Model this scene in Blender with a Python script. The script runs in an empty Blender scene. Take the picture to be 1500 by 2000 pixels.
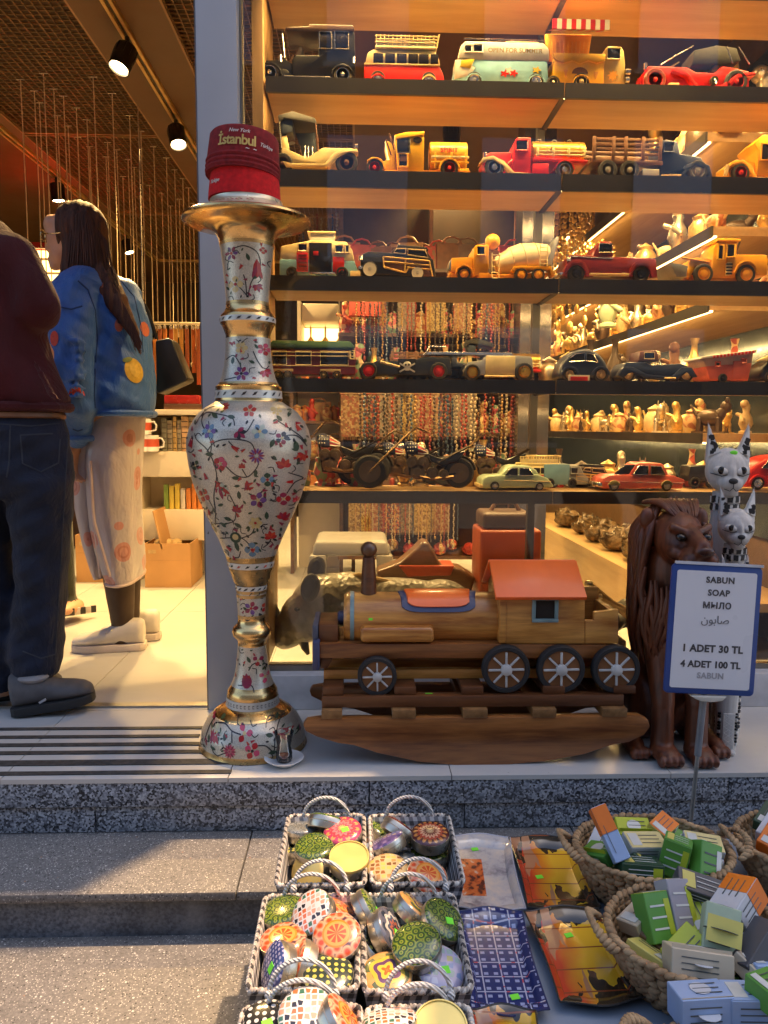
import bpy, bmesh, math, random
from mathutils import Vector, Matrix, Euler
random.seed(7)
R = math.radians
SC = bpy.context.scene
COL = SC.collection
# ---------------------------------------------------------------- camera
CAMZ, PITCH = 0.82, R(6.2)
cam_d = bpy.data.cameras.new('camera'); cam = bpy.data.objects.new('camera', cam_d); COL.objects.link(cam)
YAW, ROLL = R(2.0), R(0.35)
CAM_M = Matrix.Rotation(-YAW, 3, 'Z') @ Matrix.Rotation(math.pi/2 - PITCH, 3, 'X') @ Matrix.Rotation(ROLL, 3, 'Z')
cam.location = (0, 0, CAMZ); cam.rotation_euler = CAM_M.to_euler()
cam_d.sensor_fit = 'VERTICAL'; cam_d.sensor_height = 24; cam_d.lens = 18
cam_d.clip_start = 0.05; cam_d.clip_end = 500
SC.camera = cam
# ---------------------------------------------------------------- sky, sun, exposure
SUN_TRAVEL = Vector((-0.36, -0.15, -1.0)).normalized()
wd = bpy.data.worlds.new('World'); SC.world = wd; wd.use_nodes = True
_n = wd.node_tree.nodes; _l = wd.node_tree.links
sky = _n.new('ShaderNodeTexSky'); sky.sky_type = 'NISHITA'; sky.sun_disc = False
sky.sun_elevation = math.asin(-SUN_TRAVEL.z); sky.sun_rotation = math.atan2(-SUN_TRAVEL.x, -SUN_TRAVEL.y)
sky.air_density = 1.0; sky.dust_density = 1.5
bg = _n['Background']; bg.inputs['Strength'].default_value = 0.14
_l.new(sky.outputs[0], bg.inputs['Color'])
sun_d = bpy.data.lights.new('sun', 'SUN'); sun_d.energy = 3.0; sun_d.angle = R(1.0); sun_d.color = (1.0, 0.66, 0.36)
sun = bpy.data.objects.new('sun', sun_d); COL.objects.link(sun)
sun.rotation_euler = SUN_TRAVEL.to_track_quat('-Z', 'Y').to_euler(); sun.location = (5, 3, 6)
SC.view_settings.view_transform = 'Standard'; SC.view_settings.look = 'None'
SC.view_settings.exposure = 1.3; SC.view_settings.gamma = 1.0
SC.cycles.use_denoising = True
SC.cycles.max_bounces = 8; SC.cycles.transparent_max_bounces = 12; SC.cycles.diffuse_bounces = 4
SC.cycles.glossy_bounces = 4; SC.cycles.transmission_bounces = 6; SC.cycles.caustics_reflective = False; SC.cycles.caustics_refractive = False
SC.cycles.sample_clamp_indirect = 4.0
# ---------------------------------------------------------------- measuring helpers (photograph survey -> metres)
def ray(px, py): return CAM_M @ Vector(((px-750)/1500, (1000-py)/1500, -1.0))
def W(px, py, Y):
    r = ray(px, py); return Vector((r.x*Y/r.y, Y, CAMZ + r.z*Y/r.y))
def WZ(px, py, z):
    r = ray(px, py); t = (z-CAMZ)/r.z; return Vector((r.x*t, r.y*t, z))
def depth(p): return -(CAM_M.transposed() @ (Vector(p)-Vector((0, 0, CAMZ)))).z
# ---------------------------------------------------------------- mesh builder
class MB:
    def __init__(s, T=None):
        s.v = []; s.f = []; s.m = []; s.mi = 0; s.T = T or Matrix.Identity(4)
    def add(s, vs, fs, mi=None):
        o = len(s.v); T = s.T
        s.v += [T @ Vector(v) for v in vs]
        s.f += [[i+o for i in f] for f in fs]
        s.m += [s.mi if mi is None else mi]*len(fs)
        return s
    def box(s, c, d, rot=None, mi=None):
        x, y, z = d[0]/2, d[1]/2, d[2]/2
        vs = [Vector((i*x, j*y, k*z)) for i in (-1, 1) for j in (-1, 1) for k in (-1, 1)]
        if rot is not None:
            Rm = rot if isinstance(rot, Matrix) else Euler(rot).to_matrix()
            vs = [Rm @ v for v in vs]
        c = Vector(c)
        return s.add([v+c for v in vs], [(0,1,3,2),(4,6,7,5),(0,4,5,1),(2,3,7,6),(0,2,6,4),(1,5,7,3)], mi)
    def bx(s, x0, x1, y0, y1, z0, z1, mi=None):
        return s.box(((x0+x1)/2, (y0+y1)/2, (z0+z1)/2), (abs(x1-x0), abs(y1-y0), abs(z1-z0)), None, mi)
    def cyl(s, p0, p1, r0, r1=None, n=16, caps=True, mi=None):
        r1 = r0 if r1 is None else r1
        p0, p1 = Vector(p0), Vector(p1); q = (p1-p0).to_track_quat('Z', 'Y')
        vs = []
        for p, r in ((p0, r0), (p1, r1)):
            for i in range(n):
                a = 2*math.pi*i/n; vs.append(p + q @ Vector((r*math.cos(a), r*math.sin(a), 0)))
        fs = [(i, (i+1) % n, n+(i+1) % n, n+i) for i in range(n)]
        if caps: fs += [tuple(range(n-1, -1, -1)), tuple(range(n, 2*n))]
        return s.add(vs, fs, mi)
    def tube(s, pts, r, n=8, closed=False, mi=None, flat=1.0):
        pts = [Vector(p) for p in pts]; k = len(pts); vs = []; rr = r if isinstance(r, (list, tuple)) else [r]*k
        up = None
        for i, p in enumerate(pts):
            a = pts[(i-1) % k] if (closed or i > 0) else p
            b = pts[(i+1) % k] if (closed or i < k-1) else p
            t = (b-a).normalized()
            if up is None: up = t.orthogonal().normalized()
            up = (up - t*up.dot(t)); up = up.normalized() if up.length > 1e-6 else t.orthogonal().normalized()
            w = t.cross(up)
            for j in range(n):
                g = 2*math.pi*j/n; vs.append(p + (up*math.cos(g) + w*math.sin(g)*flat)*rr[i])
        fs = []
        for i in range(k if closed else k-1):
            for j in range(n):
                a, b = i*n, ((i+1) % k)*n
                fs.append((a+j, a+(j+1) % n, b+(j+1) % n, b+j))
        if not closed: fs += [tuple(range(n-1, -1, -1)), tuple(range((k-1)*n, k*n))]
        return s.add(vs, fs, mi)
    def lathe(s, prof, n=32, c=(0, 0, 0), mi=None, mis=None):
        c = Vector(c); vs = []; fs = []; ms = []
        for r, z in prof:
            for j in range(n):
                a = 2*math.pi*j/n; vs.append(c + Vector((r*math.cos(a), r*math.sin(a), z)))
        for i in range(len(prof)-1):
            for j in range(n):
                fs.append((i*n+j, i*n+(j+1) % n, (i+1)*n+(j+1) % n, (i+1)*n+j)); ms.append(mis[i] if mis else None)
        if prof[0][0] > 1e-5: fs.append(tuple(range(n-1, -1, -1))); ms.append(mis[0] if mis else None)
        if prof[-1][0] > 1e-5: fs.append(tuple(range((len(prof)-1)*n, len(prof)*n))); ms.append(mis[-1] if mis else None)
        o = len(s.m); s.add(vs, fs, mi)
        if mis:
            for i, q in enumerate(ms): s.m[o+i] = q
        return s
    def prism(s, poly, y0, y1, mi=None):           # polygon in XZ, extruded along Y
        n = len(poly); vs = [(x, y0, z) for x, z in poly] + [(x, y1, z) for x, z in poly]
        fs = [tuple(range(n)), tuple(range(2*n-1, n-1, -1))] + [(i, n+i, n+(i+1) % n, (i+1) % n) for i in range(n)]
        return s.add(vs, fs, mi)
    def ell(s, c, r, n=12, m=8, rot=None, mi=None):
        if not isinstance(r, (tuple, list)): r = (r, r, r)
        Rm = Euler(rot).to_matrix() if rot is not None and not isinstance(rot, Matrix) else rot
        c = Vector(c); vs = []; fs = []
        def T(v):
            v = Vector((v[0]*r[0], v[1]*r[1], v[2]*r[2]))
            return c + (Rm @ v if Rm is not None else v)
        vs.append(T((0, 0, -1)))
        for i in range(1, m):
            ph = -math.pi/2 + math.pi*i/m
            for j in range(n):
                a = 2*math.pi*j/n; vs.append(T((math.cos(ph)*math.cos(a), math.cos(ph)*math.sin(a), math.sin(ph))))
        vs.append(T((0, 0, 1))); L = len(vs)-1
        for j in range(n): fs.append((0, 1+(j+1) % n, 1+j))
        for i in range(m-2):
            for j in range(n): fs.append((1+i*n+j, 1+i*n+(j+1) % n, 1+(i+1)*n+(j+1) % n, 1+(i+1)*n+j))
        b = 1+(m-2)*n
        for j in range(n): fs.append((b+j, b+(j+1) % n, L))
        return s.add(vs, fs, mi)
    def loft(s, rings, caps=True, mi=None):
        n = len(rings[0]); vs = [p for r in rings for p in r]; fs = []
        for i in range(len(rings)-1):
            for j in range(n): fs.append((i*n+j, i*n+(j+1) % n, (i+1)*n+(j+1) % n, (i+1)*n+j))
        if caps: fs += [tuple(range(n-1, -1, -1)), tuple(range((len(rings)-1)*n, len(rings)*n))]
        return s.add(vs, fs, mi)
    def limb(s, p0, p1, r0, r1, n=12, mi=None):     # capsule with taper, for fused bodies
        p0, p1 = Vector(p0), Vector(p1); k = 6
        s.ell(p0, r0, n, 8, mi=mi); s.ell(p1, r1, n, 8, mi=mi); s.cyl(p0, p1, r0*.99, r1*.99, n, mi=mi)
        return s
    def mesh(s, name, smooth=35, bev=0, seg=2):
        me = bpy.data.meshes.new(name); me.from_pydata([tuple(v) for v in s.v], [], s.f)
        bm = bmesh.new(); bm.from_mesh(me)
        for f, m in zip(bm.faces, s.m): f.material_index = m
        bmesh.ops.recalc_face_normals(bm, faces=bm.faces)
        if bev:
            es = [e for e in bm.edges if len(e.link_faces) == 2 and e.calc_face_angle(0) > R(30)]
            bmesh.ops.bevel(bm, geom=es, offset=bev, segments=seg, profile=0.5, affect='EDGES', clamp_overlap=True)
        bm.to_mesh(me); bm.free()
        if smooth:
            me.polygons.foreach_set('use_smooth', [True]*len(me.polygons))
            try: me.set_sharp_from_angle(angle=R(smooth))
            except Exception: pass
        return me
    def build(s, name, mats, parent=None, local=False, smooth=35, bev=0, seg=2, origin=None, kind=None):
        if parent is not None and not local:
            o = parent_loc(parent); s.v = [v-o for v in s.v]
        elif origin is not None: s.v = [v-Vector(origin) for v in s.v]
        me = s.mesh(name, smooth, bev, seg)
        for m in (mats if isinstance(mats, (list, tuple)) else [mats]): me.materials.append(m)
        ob = bpy.data.objects.new(name, me); COL.objects.link(ob)
        if parent is not None: ob.parent = parent
        elif origin is not None: ob.location = origin
        if kind: ob['kind'] = kind
        return ob
def parent_loc(p):
    v = Vector((0, 0, 0))
    while p is not None: v += p.location; p = p.parent
    return v
def tag(o, label, cat, group=None):
    o['label'] = label; o['category'] = cat
    if group: o['group'] = group
    return o
def thing(name, label, cat, loc=(0, 0, 0), group=None, rot=None):
    o = bpy.data.objects.new(name, None); COL.objects.link(o); o.location = loc; o.empty_display_size = .02
    if rot: o.rotation_euler = rot
    return tag(o, label, cat, group)
def kids(o): return KIDS.get(o.name, [])
def copy_tree(o, parent=None):
    c = o.copy(); COL.objects.link(c); c.parent = parent
    for ch in list(o.children): copy_tree(ch, c)
    return c
def fuse(mb, voxel=.006, smooth=4, fac=.5):
    """voxel-fuse overlapping shapes to one continuous skin; returns an MB-like list of verts, faces"""
    me = mb.mesh('tmp', smooth=0); ob = bpy.data.objects.new('tmp', me); COL.objects.link(ob)
    r = ob.modifiers.new('r', 'REMESH'); r.mode = 'VOXEL'; r.voxel_size = voxel; r.use_smooth_shade = True
    if smooth:
        k = ob.modifiers.new('s', 'SMOOTH'); k.iterations = smooth; k.factor = fac
    dg = bpy.context.evaluated_depsgraph_get(); ev = ob.evaluated_get(dg)
    m2 = bpy.data.meshes.new_from_object(ev, depsgraph=dg)
    out = MB(); out.v = [v.co.copy() for v in m2.vertices]; out.f = [list(p.vertices) for p in m2.polygons]; out.m = [0]*len(out.f)
    bpy.data.objects.remove(ob); bpy.data.meshes.remove(m2)
    return out
def warp(mb, fn):
    mb.v = [Vector(fn(v)) for v in mb.v]; return mb
def struct(o): o['kind'] = 'structure'; return o
# ---------------------------------------------------------------- materials
MATS = {}
class NT:
    def __init__(s, name):
        s.m = bpy.data.materials.new(name); s.m.use_nodes = True; s.t = s.m.node_tree
        s.b = s.t.nodes['Principled BSDF']; s.out = s.t.nodes['Material Output']
        s.co = s.n('ShaderNodeTexCoord').outputs['Object']
    def n(s, t, **k):
        q = s.t.nodes.new(t)
        for a, b in k.items(): setattr(q, a, b)
        return q
    def put(s, q, inp, val):
        if val is None: return
        if hasattr(val, 'is_linked') or isinstance(val, bpy.types.NodeSocket): s.t.links.new(val, q.inputs[inp])
        else: q.inputs[inp].default_value = val
    def mapping(s, scale=(1, 1, 1), rot=(0, 0, 0), loc=(0, 0, 0), src=None):
        q = s.n('ShaderNodeMapping'); s.put(q, 'Vector', src or s.co)
        q.inputs['Scale'].default_value = scale; q.inputs['Rotation'].default_value = rot; q.inputs['Location'].default_value = loc
        return q.outputs[0]
    def noise(s, scale, src=None, detail=3, rough=.5, dist=0):
        q = s.n('ShaderNodeTexNoise'); s.put(q, 'Vector', src or s.co); q.inputs['Scale'].default_value = scale
        q.inputs['Detail'].default_value = detail; q.inputs['Roughness'].default_value = rough; q.inputs['Distortion'].default_value = dist
        return q.outputs['Fac']
    def voro(s, scale, src=None, feature='F1', out='Distance', rnd=1.0):
        q = s.n('ShaderNodeTexVoronoi', feature=feature); s.put(q, 'Vector', src or s.co); q.inputs['Scale'].default_value = scale
        if 'Randomness' in q.inputs: q.inputs['Randomness'].default_value = rnd
        return q.outputs[out]
    def math(s, op, a, b=None, c=None):
        q = s.n('ShaderNodeMath', operation=op); s.put(q, 0, a); s.put(q, 1, b); s.put(q, 2, c); return q.outputs[0]
    def ramp(s, fac, stops, interp='LINEAR'):
        q = s.n('ShaderNodeValToRGB'); s.put(q, 'Fac', fac); e = q.color_ramp.elements; q.color_ramp.interpolation = interp
        while len(e) < len(stops): e.new(.5)
        for el, (p, c) in zip(e, stops): el.position = p; el.color = (*c, 1) if len(c) == 3 else c
        return q.outputs['Color']
    def mix(s, fac, a, b, mode='MIX'):
        q = s.n('ShaderNodeMix', data_type='RGBA', blend_type=mode); s.put(q, 'Factor', fac)
        for i, v in ((6, a), (7, b)):
            if isinstance(v, tuple): q.inputs[i].default_value = (*v[:3], 1)
            else: s.t.links.new(v, q.inputs[i])
        return q.outputs[2]
    def sep(s, src=None):
        q = s.n('ShaderNodeSeparateXYZ'); s.put(q, 0, src or s.co); return q.outputs
    def bump(s, h, strength=.3, dist=.002):
        q = s.n('ShaderNodeBump'); s.put(q, 'Height', h); q.inputs['Strength'].default_value = strength; q.inputs['Distance'].default_value = dist
        s.t.links.new(q.outputs[0], s.b.inputs['Normal']); return q
    def base(s, col=None, rough=None, metal=None, **k):
        if col is not None: s.put(s.b, 'Base Color', (*col, 1) if isinstance(col, tuple) else col)
        s.put(s.b, 'Roughness', rough); s.put(s.b, 'Metallic', metal)
        for a, v in k.items(): s.put(s.b, a.replace('_', ' '), v)
        return s.m
def mul(c, k): return tuple(max(0, min(1, x*k)) for x in c)
def mat(name, col, rough=.5, metal=0, var=.18, vs=14, bump=.15, bs=90, bd=.001, coat=0, emit=None, es=1, sheen=0):
    if name in MATS: return MATS[name]
    t = NT(name)
    f = t.noise(vs, detail=4)
    c = t.ramp(f, [(.3, mul(col, 1-var)), (.7, mul(col, 1+var))])
    r = t.math('ADD', t.math('MULTIPLY', t.noise(vs*2.3), .22), max(.02, rough-.11))
    t.base(c, r, metal)
    if bump: t.bump(t.noise(bs, detail=3), bump, bd)
    if coat: t.b.inputs['Coat Weight'].default_value = coat; t.b.inputs['Coat Roughness'].default_value = .12
    if sheen: t.b.inputs['Sheen Weight'].default_value = sheen
    if emit: t.b.inputs['Emission Color'].default_value = (*emit, 1); t.b.inputs['Emission Strength'].default_value = es
    MATS[name] = t.m; return t.m
def wood(name, c1, c2, axis=0, sc=9, stretch=9, rough=.42, coat=.15, bump=.15):
    if name in MATS: return MATS[name]
    t = NT(name); s = [sc*stretch/2]*3; s[axis] = sc/3
    mp = t.mapping(tuple(s)); n1 = t.noise(1, mp, 5, .6, .6); n2 = t.noise(4.5, mp, 3, .6)
    blot = t.noise(5)
    f = t.math('ADD', t.math('MULTIPLY', n1, .75), t.math('MULTIPLY', n2, .25))
    c = t.ramp(f, [(.37, c1), (.5, tuple((a+b)/2 for a, b in zip(c1, c2))), (.63, c2)])
    c = t.mix(t.math('MULTIPLY', blot, .4), c, mul(c1, .75))
    t.base(c, t.math('ADD', t.math('MULTIPLY', n2, .3), rough-.15)); t.bump(f, bump, .001)
    if coat: t.b.inputs['Coat Weight'].default_value = coat; t.b.inputs['Coat Roughness'].default_value = .2
    MATS[name] = t.m; return t.m
def emis(name, col, st):
    if name in MATS: return MATS[name]
    t = NT(name); t.base((.8, .8, .8), .5); t.b.inputs['Emission Color'].default_value = (*col, 1); t.b.inputs['Emission Strength'].default_value = st
    MATS[name] = t.m; return t.m
WARM = (1.0, 0.63, 0.225)
def spot(name, loc, to, watts, deg=80, blend=.6, parent=None, size=.04, col=WARM):
    d = bpy.data.lights.new(name, 'SPOT'); d.energy = watts; d.spot_size = R(deg); d.spot_blend = blend; d.color = col; d.shadow_soft_size = size
    o = bpy.data.objects.new(name, d); COL.objects.link(o)
    o.rotation_euler = (Vector(to)-Vector(loc)).to_track_quat('-Z', 'Y').to_euler()
    if parent is not None: o.parent = parent; o.location = Vector(loc)-parent_loc(parent)
    else: o.location = loc
    return o
def area(name, loc, to, sx, sy, watts, parent=None, col=WARM, xdir=None):
    d = bpy.data.lights.new(name, 'AREA'); d.shape = 'RECTANGLE'; d.size = sx; d.size_y = sy; d.energy = watts; d.color = col
    o = bpy.data.objects.new(name, d); COL.objects.link(o)
    z = (Vector(loc)-Vector(to)).normalized(); x = Vector(xdir or (1, 0, 0)); x = (x - z*x.dot(z)).normalized(); y = z.cross(x)
    o.rotation_euler = Matrix((x, y, z)).transposed().to_euler()
    if parent is not None: o.parent = parent; o.location = Vector(loc)-parent_loc(parent)
    else: o.location = loc
    return o
def text_mesh(body, size, depth_=.0006, align='CENTER', bold=0.0, shear=0, spacing=1):
    cu = bpy.data.curves.new('t', 'FONT'); cu.body = body; cu.size = size; cu.align_x = align; cu.align_y = 'CENTER'
    cu.extrude = depth_; cu.offset = bold; cu.shear = shear; cu.resolution_u = 3; cu.space_character = spacing
    ob = bpy.data.objects.new('t', cu); COL.objects.link(ob)
    dg = bpy.context.evaluated_depsgraph_get(); me = bpy.data.meshes.new_from_object(ob.evaluated_get(dg), depsgraph=dg)
    out = MB(); out.v = [v.co.copy() for v in me.vertices]; out.f = [list(p.vertices) for p in me.polygons]; out.m = [0]*len(out.f)
    bpy.data.objects.remove(ob); bpy.data.curves.remove(cu); bpy.data.meshes.remove(me)
    return out
# ================================================================ the setting
XR = 1.62          # right wall of the shop
def granite():
    t = NT('granite')
    v = t.voro(210, feature='F1', out='Color'); g = t.n('ShaderNodeRGBToBW'); t.put(g, 0, v)
    n = t.noise(60, detail=4); big = t.noise(3, detail=3)
    f = t.math('ADD', t.math('MULTIPLY', g.outputs[0], .7), t.math('MULTIPLY', n, .3))
    c = t.ramp(f, [(.30, (.012, .014, .018)), (.42, (.09, .10, .125)), (.56, (.27, .295, .345)), (.74, (.48, .51, .56))])
    c = t.mix(t.ramp(big, [(.45, (0, 0, 0)), (.75, (.4, .4, .4))]), c, (.12, .12, .12))
    t.base(c, .5); t.bump(f, .2, .001); return t.m
def concrete():
    t = NT('step_stone'); c = t.ramp(t.noise(190, detail=5, rough=.75), [(.3, (.10, .095, .09)), (.5, (.17, .16, .152)), (.7, (.27, .255, .24))])
    for sc, th, sel, col in ((260, .36, .62, (.50, .47, .43)), (120, .26, .80, (.66, .62, .57)), (60, .20, .90, (.70, .66, .62)), (170, .32, .26, (.045, .042, .04)), (75, .2, .12, (.34, .20, .13))):
        d = t.voro(sc); g = t.n('ShaderNodeRGBToBW'); t.put(g, 0, t.voro(sc, out='Color')); k = t.math('GREATER_THAN' if sel > .5 else 'LESS_THAN', g.outputs[0], sel if sel > .5 else sel)
        c = t.mix(t.math('MULTIPLY', t.math('LESS_THAN', t.math('ADD', d, t.math('MULTIPLY', t.noise(400), .12)), th+.05), k), c, col)
    c = t.mix(t.ramp(t.noise(3.2, detail=6, rough=.65), [(.42, (0, 0, 0)), (.72, (.55, .55, .55))]), c, (.10, .092, .085))
    t.base(c, .75); t.bump(t.noise(150, detail=5, rough=.7), .45, .002); return t.m
def riser_mat():
    t = NT('dark_riser'); n = t.noise(160, detail=4); big = t.noise(4, detail=5, rough=.65)
    c = t.ramp(n, [(.35, (.055, .065, .085)), (.65, (.16, .18, .215))])
    c = t.mix(t.ramp(big, [(.42, (0, 0, 0)), (.65, (.7, .7, .7))]), c, (.035, .036, .04))
    streak = t.noise(9, t.mapping((1, 1, .12)), 4)
    c = t.mix(t.ramp(streak, [(.55, (0, 0, 0)), (.75, (.5, .5, .5))]), c, (.25, .26, .28))
    t.base(c, .6); t.bump(n, .25, .001); return t.m
def tile_mat():
    t = NT('pale_tile'); n = t.noise(2.2, detail=5, rough=.6); f = t.noise(40, t.mapping((.3, 1, 1)), 3)
    c = t.ramp(n, [(.2, (.53, .52, .50)), (.8, (.60, .585, .56))])
    c = t.mix(t.math('MULTIPLY', f, .18), c, (.36, .34, .32))
    sp = t.voro(22); c = t.mix(t.ramp(sp, [(.03, (.5, .5, .5)), (.06, (0, 0, 0))]), c, (.25, .23, .2))
    t.base(c, t.math('ADD', t.math('MULTIPLY', t.noise(7), .06), .2)); t.bump(n, .03, .001); return t.m
GRAN, CONC, RISER, TILE = granite(), concrete(), riser_mat(), tile_mat()
GROUT = mat('grout', (.13, .12, .11), .9)
ground = MB().bx(-60, 60, -60, 1.55, -.40, -.245).build('ground', CONC, smooth=0); struct(ground)
# lower step
lower_step = thing('lower_step', 'speckled grey stone step below the shop entrance', 'step'); struct(lower_step); del lower_step['category']
MB().bx(-4, 4, 1.528, 1.80, -.26, -.1605).build('riser', RISER, lower_step, smooth=0)
for i, x in enumerate((-4, -1.02, -.25, .52, 1.29, 2.06)):
    x1 = (-1.02, -.25, .52, 1.29, 2.06, 4)[i]
    MB().bx(x+.0012, x1-.0012, 1.512, 1.80, -.16, -.14).build('tread', CONC, lower_step, smooth=40, bev=.003)
# entrance platform: granite courses and pale tiles
platform = thing('platform', 'pale tiled entrance platform on a granite edge', 'platform'); struct(platform); del platform['category']
MB().bx(-4, 4, 1.80, 9.5, -.3, -.006).build('bed', GROUT, platform, smooth=0)
for row, (z0, z1, yf, off) in enumerate(((-.072, -.0115, 1.745, -.85), (-.139, -.076, 1.755, -.62))):
    xs = [-4, off-.9, off, off+.88, off+1.75, 4]
    for a, b in zip(xs, xs[1:]):
        MB().bx(a+.001, b-.001, yf, 1.82, z0, z1).build('granite_block', GRAN, platform, smooth=40, bev=.003)
xs = [.226+.529*k for k in range(-8, 7)]
rows = [1.741, 2.185, 3.40, 4.60, 5.80, 7.0, 8.2, 9.4]
for a, b in zip(xs, xs[1:]):
    for c, d in zip(rows, rows[1:]):
        MB().bx(a+.0012, b-.0012, c+.0012, d-.0012, -.0112, 0).build('floor_tile', TILE, platform, smooth=0)
STRIP = mat('anti_slip', (.045, .042, .04), .75, var=.4, vs=60, bump=.6, bs=300)
for k, (yy, w) in enumerate(((2.046, .017), (1.990, .018), (1.938, .02), (1.889, .02), (1.829, .03), (1.772, .019))):
    MB().bx(-2.4, -.28-.02*(k % 2)-(.12 if k < 3 else 0), yy-w/2, yy+w/2, .0005, .0025).build('grip_strip', STRIP, platform, smooth=0)
# walls, ceiling, facade
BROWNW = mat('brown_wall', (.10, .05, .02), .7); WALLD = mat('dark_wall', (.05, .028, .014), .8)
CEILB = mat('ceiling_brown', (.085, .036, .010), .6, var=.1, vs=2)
struct(MB().bx(-3.3, -3.2, 2.2, 9.3, 0, 2.9).build('wall_left', BROWNW, smooth=0))
struct(MB().bx(XR, XR+.1, 2.2, 9.3, 0, 2.9).build('wall_right', BROWNW, smooth=0))
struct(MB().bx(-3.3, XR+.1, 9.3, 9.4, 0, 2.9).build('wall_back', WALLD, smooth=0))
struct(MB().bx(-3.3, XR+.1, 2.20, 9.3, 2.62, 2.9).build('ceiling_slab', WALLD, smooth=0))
struct(MB().bx(-.3235, 12.0, 2.20, 2.34, 2.42, 3.0).build('wall_fascia', mat('fascia', (.2, .2, .21), .6), smooth=0))
struct(MB().bx(-4.0, -.328, 2.20, 2.34, 2.55, 3.0).build('wall_lintel', mat('fascia', (.2, .2, .21), .6), smooth=0))
struct(MB().bx(XR+.1, 12.0, 2.20, 2.34, 0, 2.42).build('wall_facade', mat('fascia', (.2, .2, .21), .6), smooth=0))
struct(MB().bx(-4.0, -3.3, 2.20, 2.34, 0, 2.55).build('wall_facade', mat('fascia', (.2, .2, .21), .6), smooth=0))
# plain ceiling bays with recessed wire grilles between
CZ = 2.5
bays = [(-3.2, -1.94), (-1.16, -.79), (-.02, XR)]
for a, b in bays: struct(MB().bx(a, b, 2.34, 9.3, CZ, 2.615).build('ceiling_bay', CEILB, smooth=0))
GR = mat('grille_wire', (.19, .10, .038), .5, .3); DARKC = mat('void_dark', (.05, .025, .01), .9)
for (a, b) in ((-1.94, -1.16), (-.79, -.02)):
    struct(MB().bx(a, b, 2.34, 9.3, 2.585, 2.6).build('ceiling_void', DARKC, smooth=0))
    ys = [2.36, 4.73, 6.4, 9.28]
    for c, d in zip(ys, ys[1:]):
        g = MB(); n = int((b-a)/.036)
        for i in range(n+1):
            x = a+.012+(b-a-.024)*i/n; g.bx(x-.0016, x+.0016, c+.01, d-.03, CZ+.012, CZ+.018)
        n = int((d-c)/.036)
        for i in range(n+1):
            y = c+.012+(d-c-.05)*i/n; g.bx(a+.005, b-.005, y-.0016, y+.0016, CZ+.0185, CZ+.0245)
        gr = thing('ceiling_grille', 'brown wire ceiling grille %s, %s' % ('above the hanging strings' if a < -1 else 'beside the grey pillar', ('nearest the street', 'in the middle of the shop', 'at the back of the shop')[ys.index(c)]), 'grille', ((a+b)/2, (c+d)/2, CZ), 'wire grilles set in the shop ceiling')
        g.build('wire_mesh', GR, gr, smooth=0)
        fr = MB(); fr.bx(a, b, c, c+.012, CZ, CZ+.03); fr.bx(a, b, d-.03, d-.018, CZ, CZ+.03); fr.bx(a, a+.01, c, d, CZ+.001, CZ+.03); fr.bx(b-.01, b, c, d, CZ+.001, CZ+.03)
        fr.build('frame', mat('grille_frame', (.24, .125, .05), .45, .3), gr, smooth=0)
# added canopy, never in view, cut to shade the platform and entrance step
canopy = thing('added_shade_canopy', 'grey canopy added unseen to shade the shop front', 'canopy', (0, 2.2, 3.2)); struct(canopy); del canopy['category']
MB().add([(x, y, z) for z in (2.96, 2.995) for x, y in ((-4, 2.199), (.70, 2.199), (.69, 2.17), (.54, 1.975), (-4, 1.975))], [(4, 3, 2, 1, 0), (5, 6, 7, 8, 9)]+[(i, (i+1) % 5, 5+(i+1) % 5, 5+i) for i in range(5)]).build('slab', mat('fascia', (.2, .2, .21), .6), canopy, smooth=0)
SHADE_CLOTH = NT('added_shade_canvas'); _t = SHADE_CLOTH.n('ShaderNodeBsdfTranslucent'); _t.inputs[0].default_value = (.95, .94, .92, 1); _d = SHADE_CLOTH.n('ShaderNodeBsdfDiffuse'); SHADE_CLOTH.put(_d, 0, SHADE_CLOTH.ramp(SHADE_CLOTH.noise(60), [(.3, (.76, .74, .70)), (.7, (.82, .80, .76))])); _m = SHADE_CLOTH.n('ShaderNodeMixShader'); _m.inputs[0].default_value = .8
SHADE_CLOTH.put(_m, 1, _d.outputs[0]); SHADE_CLOTH.put(_m, 2, _t.outputs[0]); SHADE_CLOTH.t.links.new(_m.outputs[0], SHADE_CLOTH.out.inputs['Surface'])
MB().add([(1.10, .60, 2.90), (4.2, .60, 2.90), (4.2, 2.19, 2.93), (1.10, 2.19, 2.93)], [(0, 1, 2, 3)]).build('added_shade_canvas', SHADE_CLOTH.m, canopy, smooth=0)  # unseen awning added over the sales table to soften its sun
for x in (1.10, 4.2): MB().cyl((x, .60, 2.89), (x, 2.19, 2.92), .012, n=8).build('shade_canvas_bar', mat('fascia', (.2, .2, .21), .6), canopy)
# pillar, plinth, glass
PAINT = NT('pillar_paint')
_n1 = PAINT.noise(3, detail=5); _c = PAINT.ramp(_n1, [(.3, (.36, .37, .40)), (.7, (.43, .44, .47))])
_ch = PAINT.noise(16, PAINT.mapping((1, 1, .7)), 5, .75); _c = PAINT.mix(PAINT.ramp(_ch, [(.70, (0, 0, 0)), (.72, (1, 1, 1))]), _c, (.03, .03, .03))
PAINT.base(_c, .38); PAINT.bump(_n1, .05, .002); PAINT = PAINT.m
pl = thing('pillar', 'light grey painted pillar with black chips behind the tall vase', 'pillar', (-.378, 2.2, 0))
MB().bx(-.432, -.324, 2.18, 2.33, .0005, 2.54).build('shaft', PAINT, pl, smooth=40, bev=.002)
MB().bx(-.4365, -.4325, 2.185, 2.325, .0005, 2.54).build('edge_trim', mat('edge_trim', (.15, .15, .16), .4, .6), pl, smooth=0)
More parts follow.
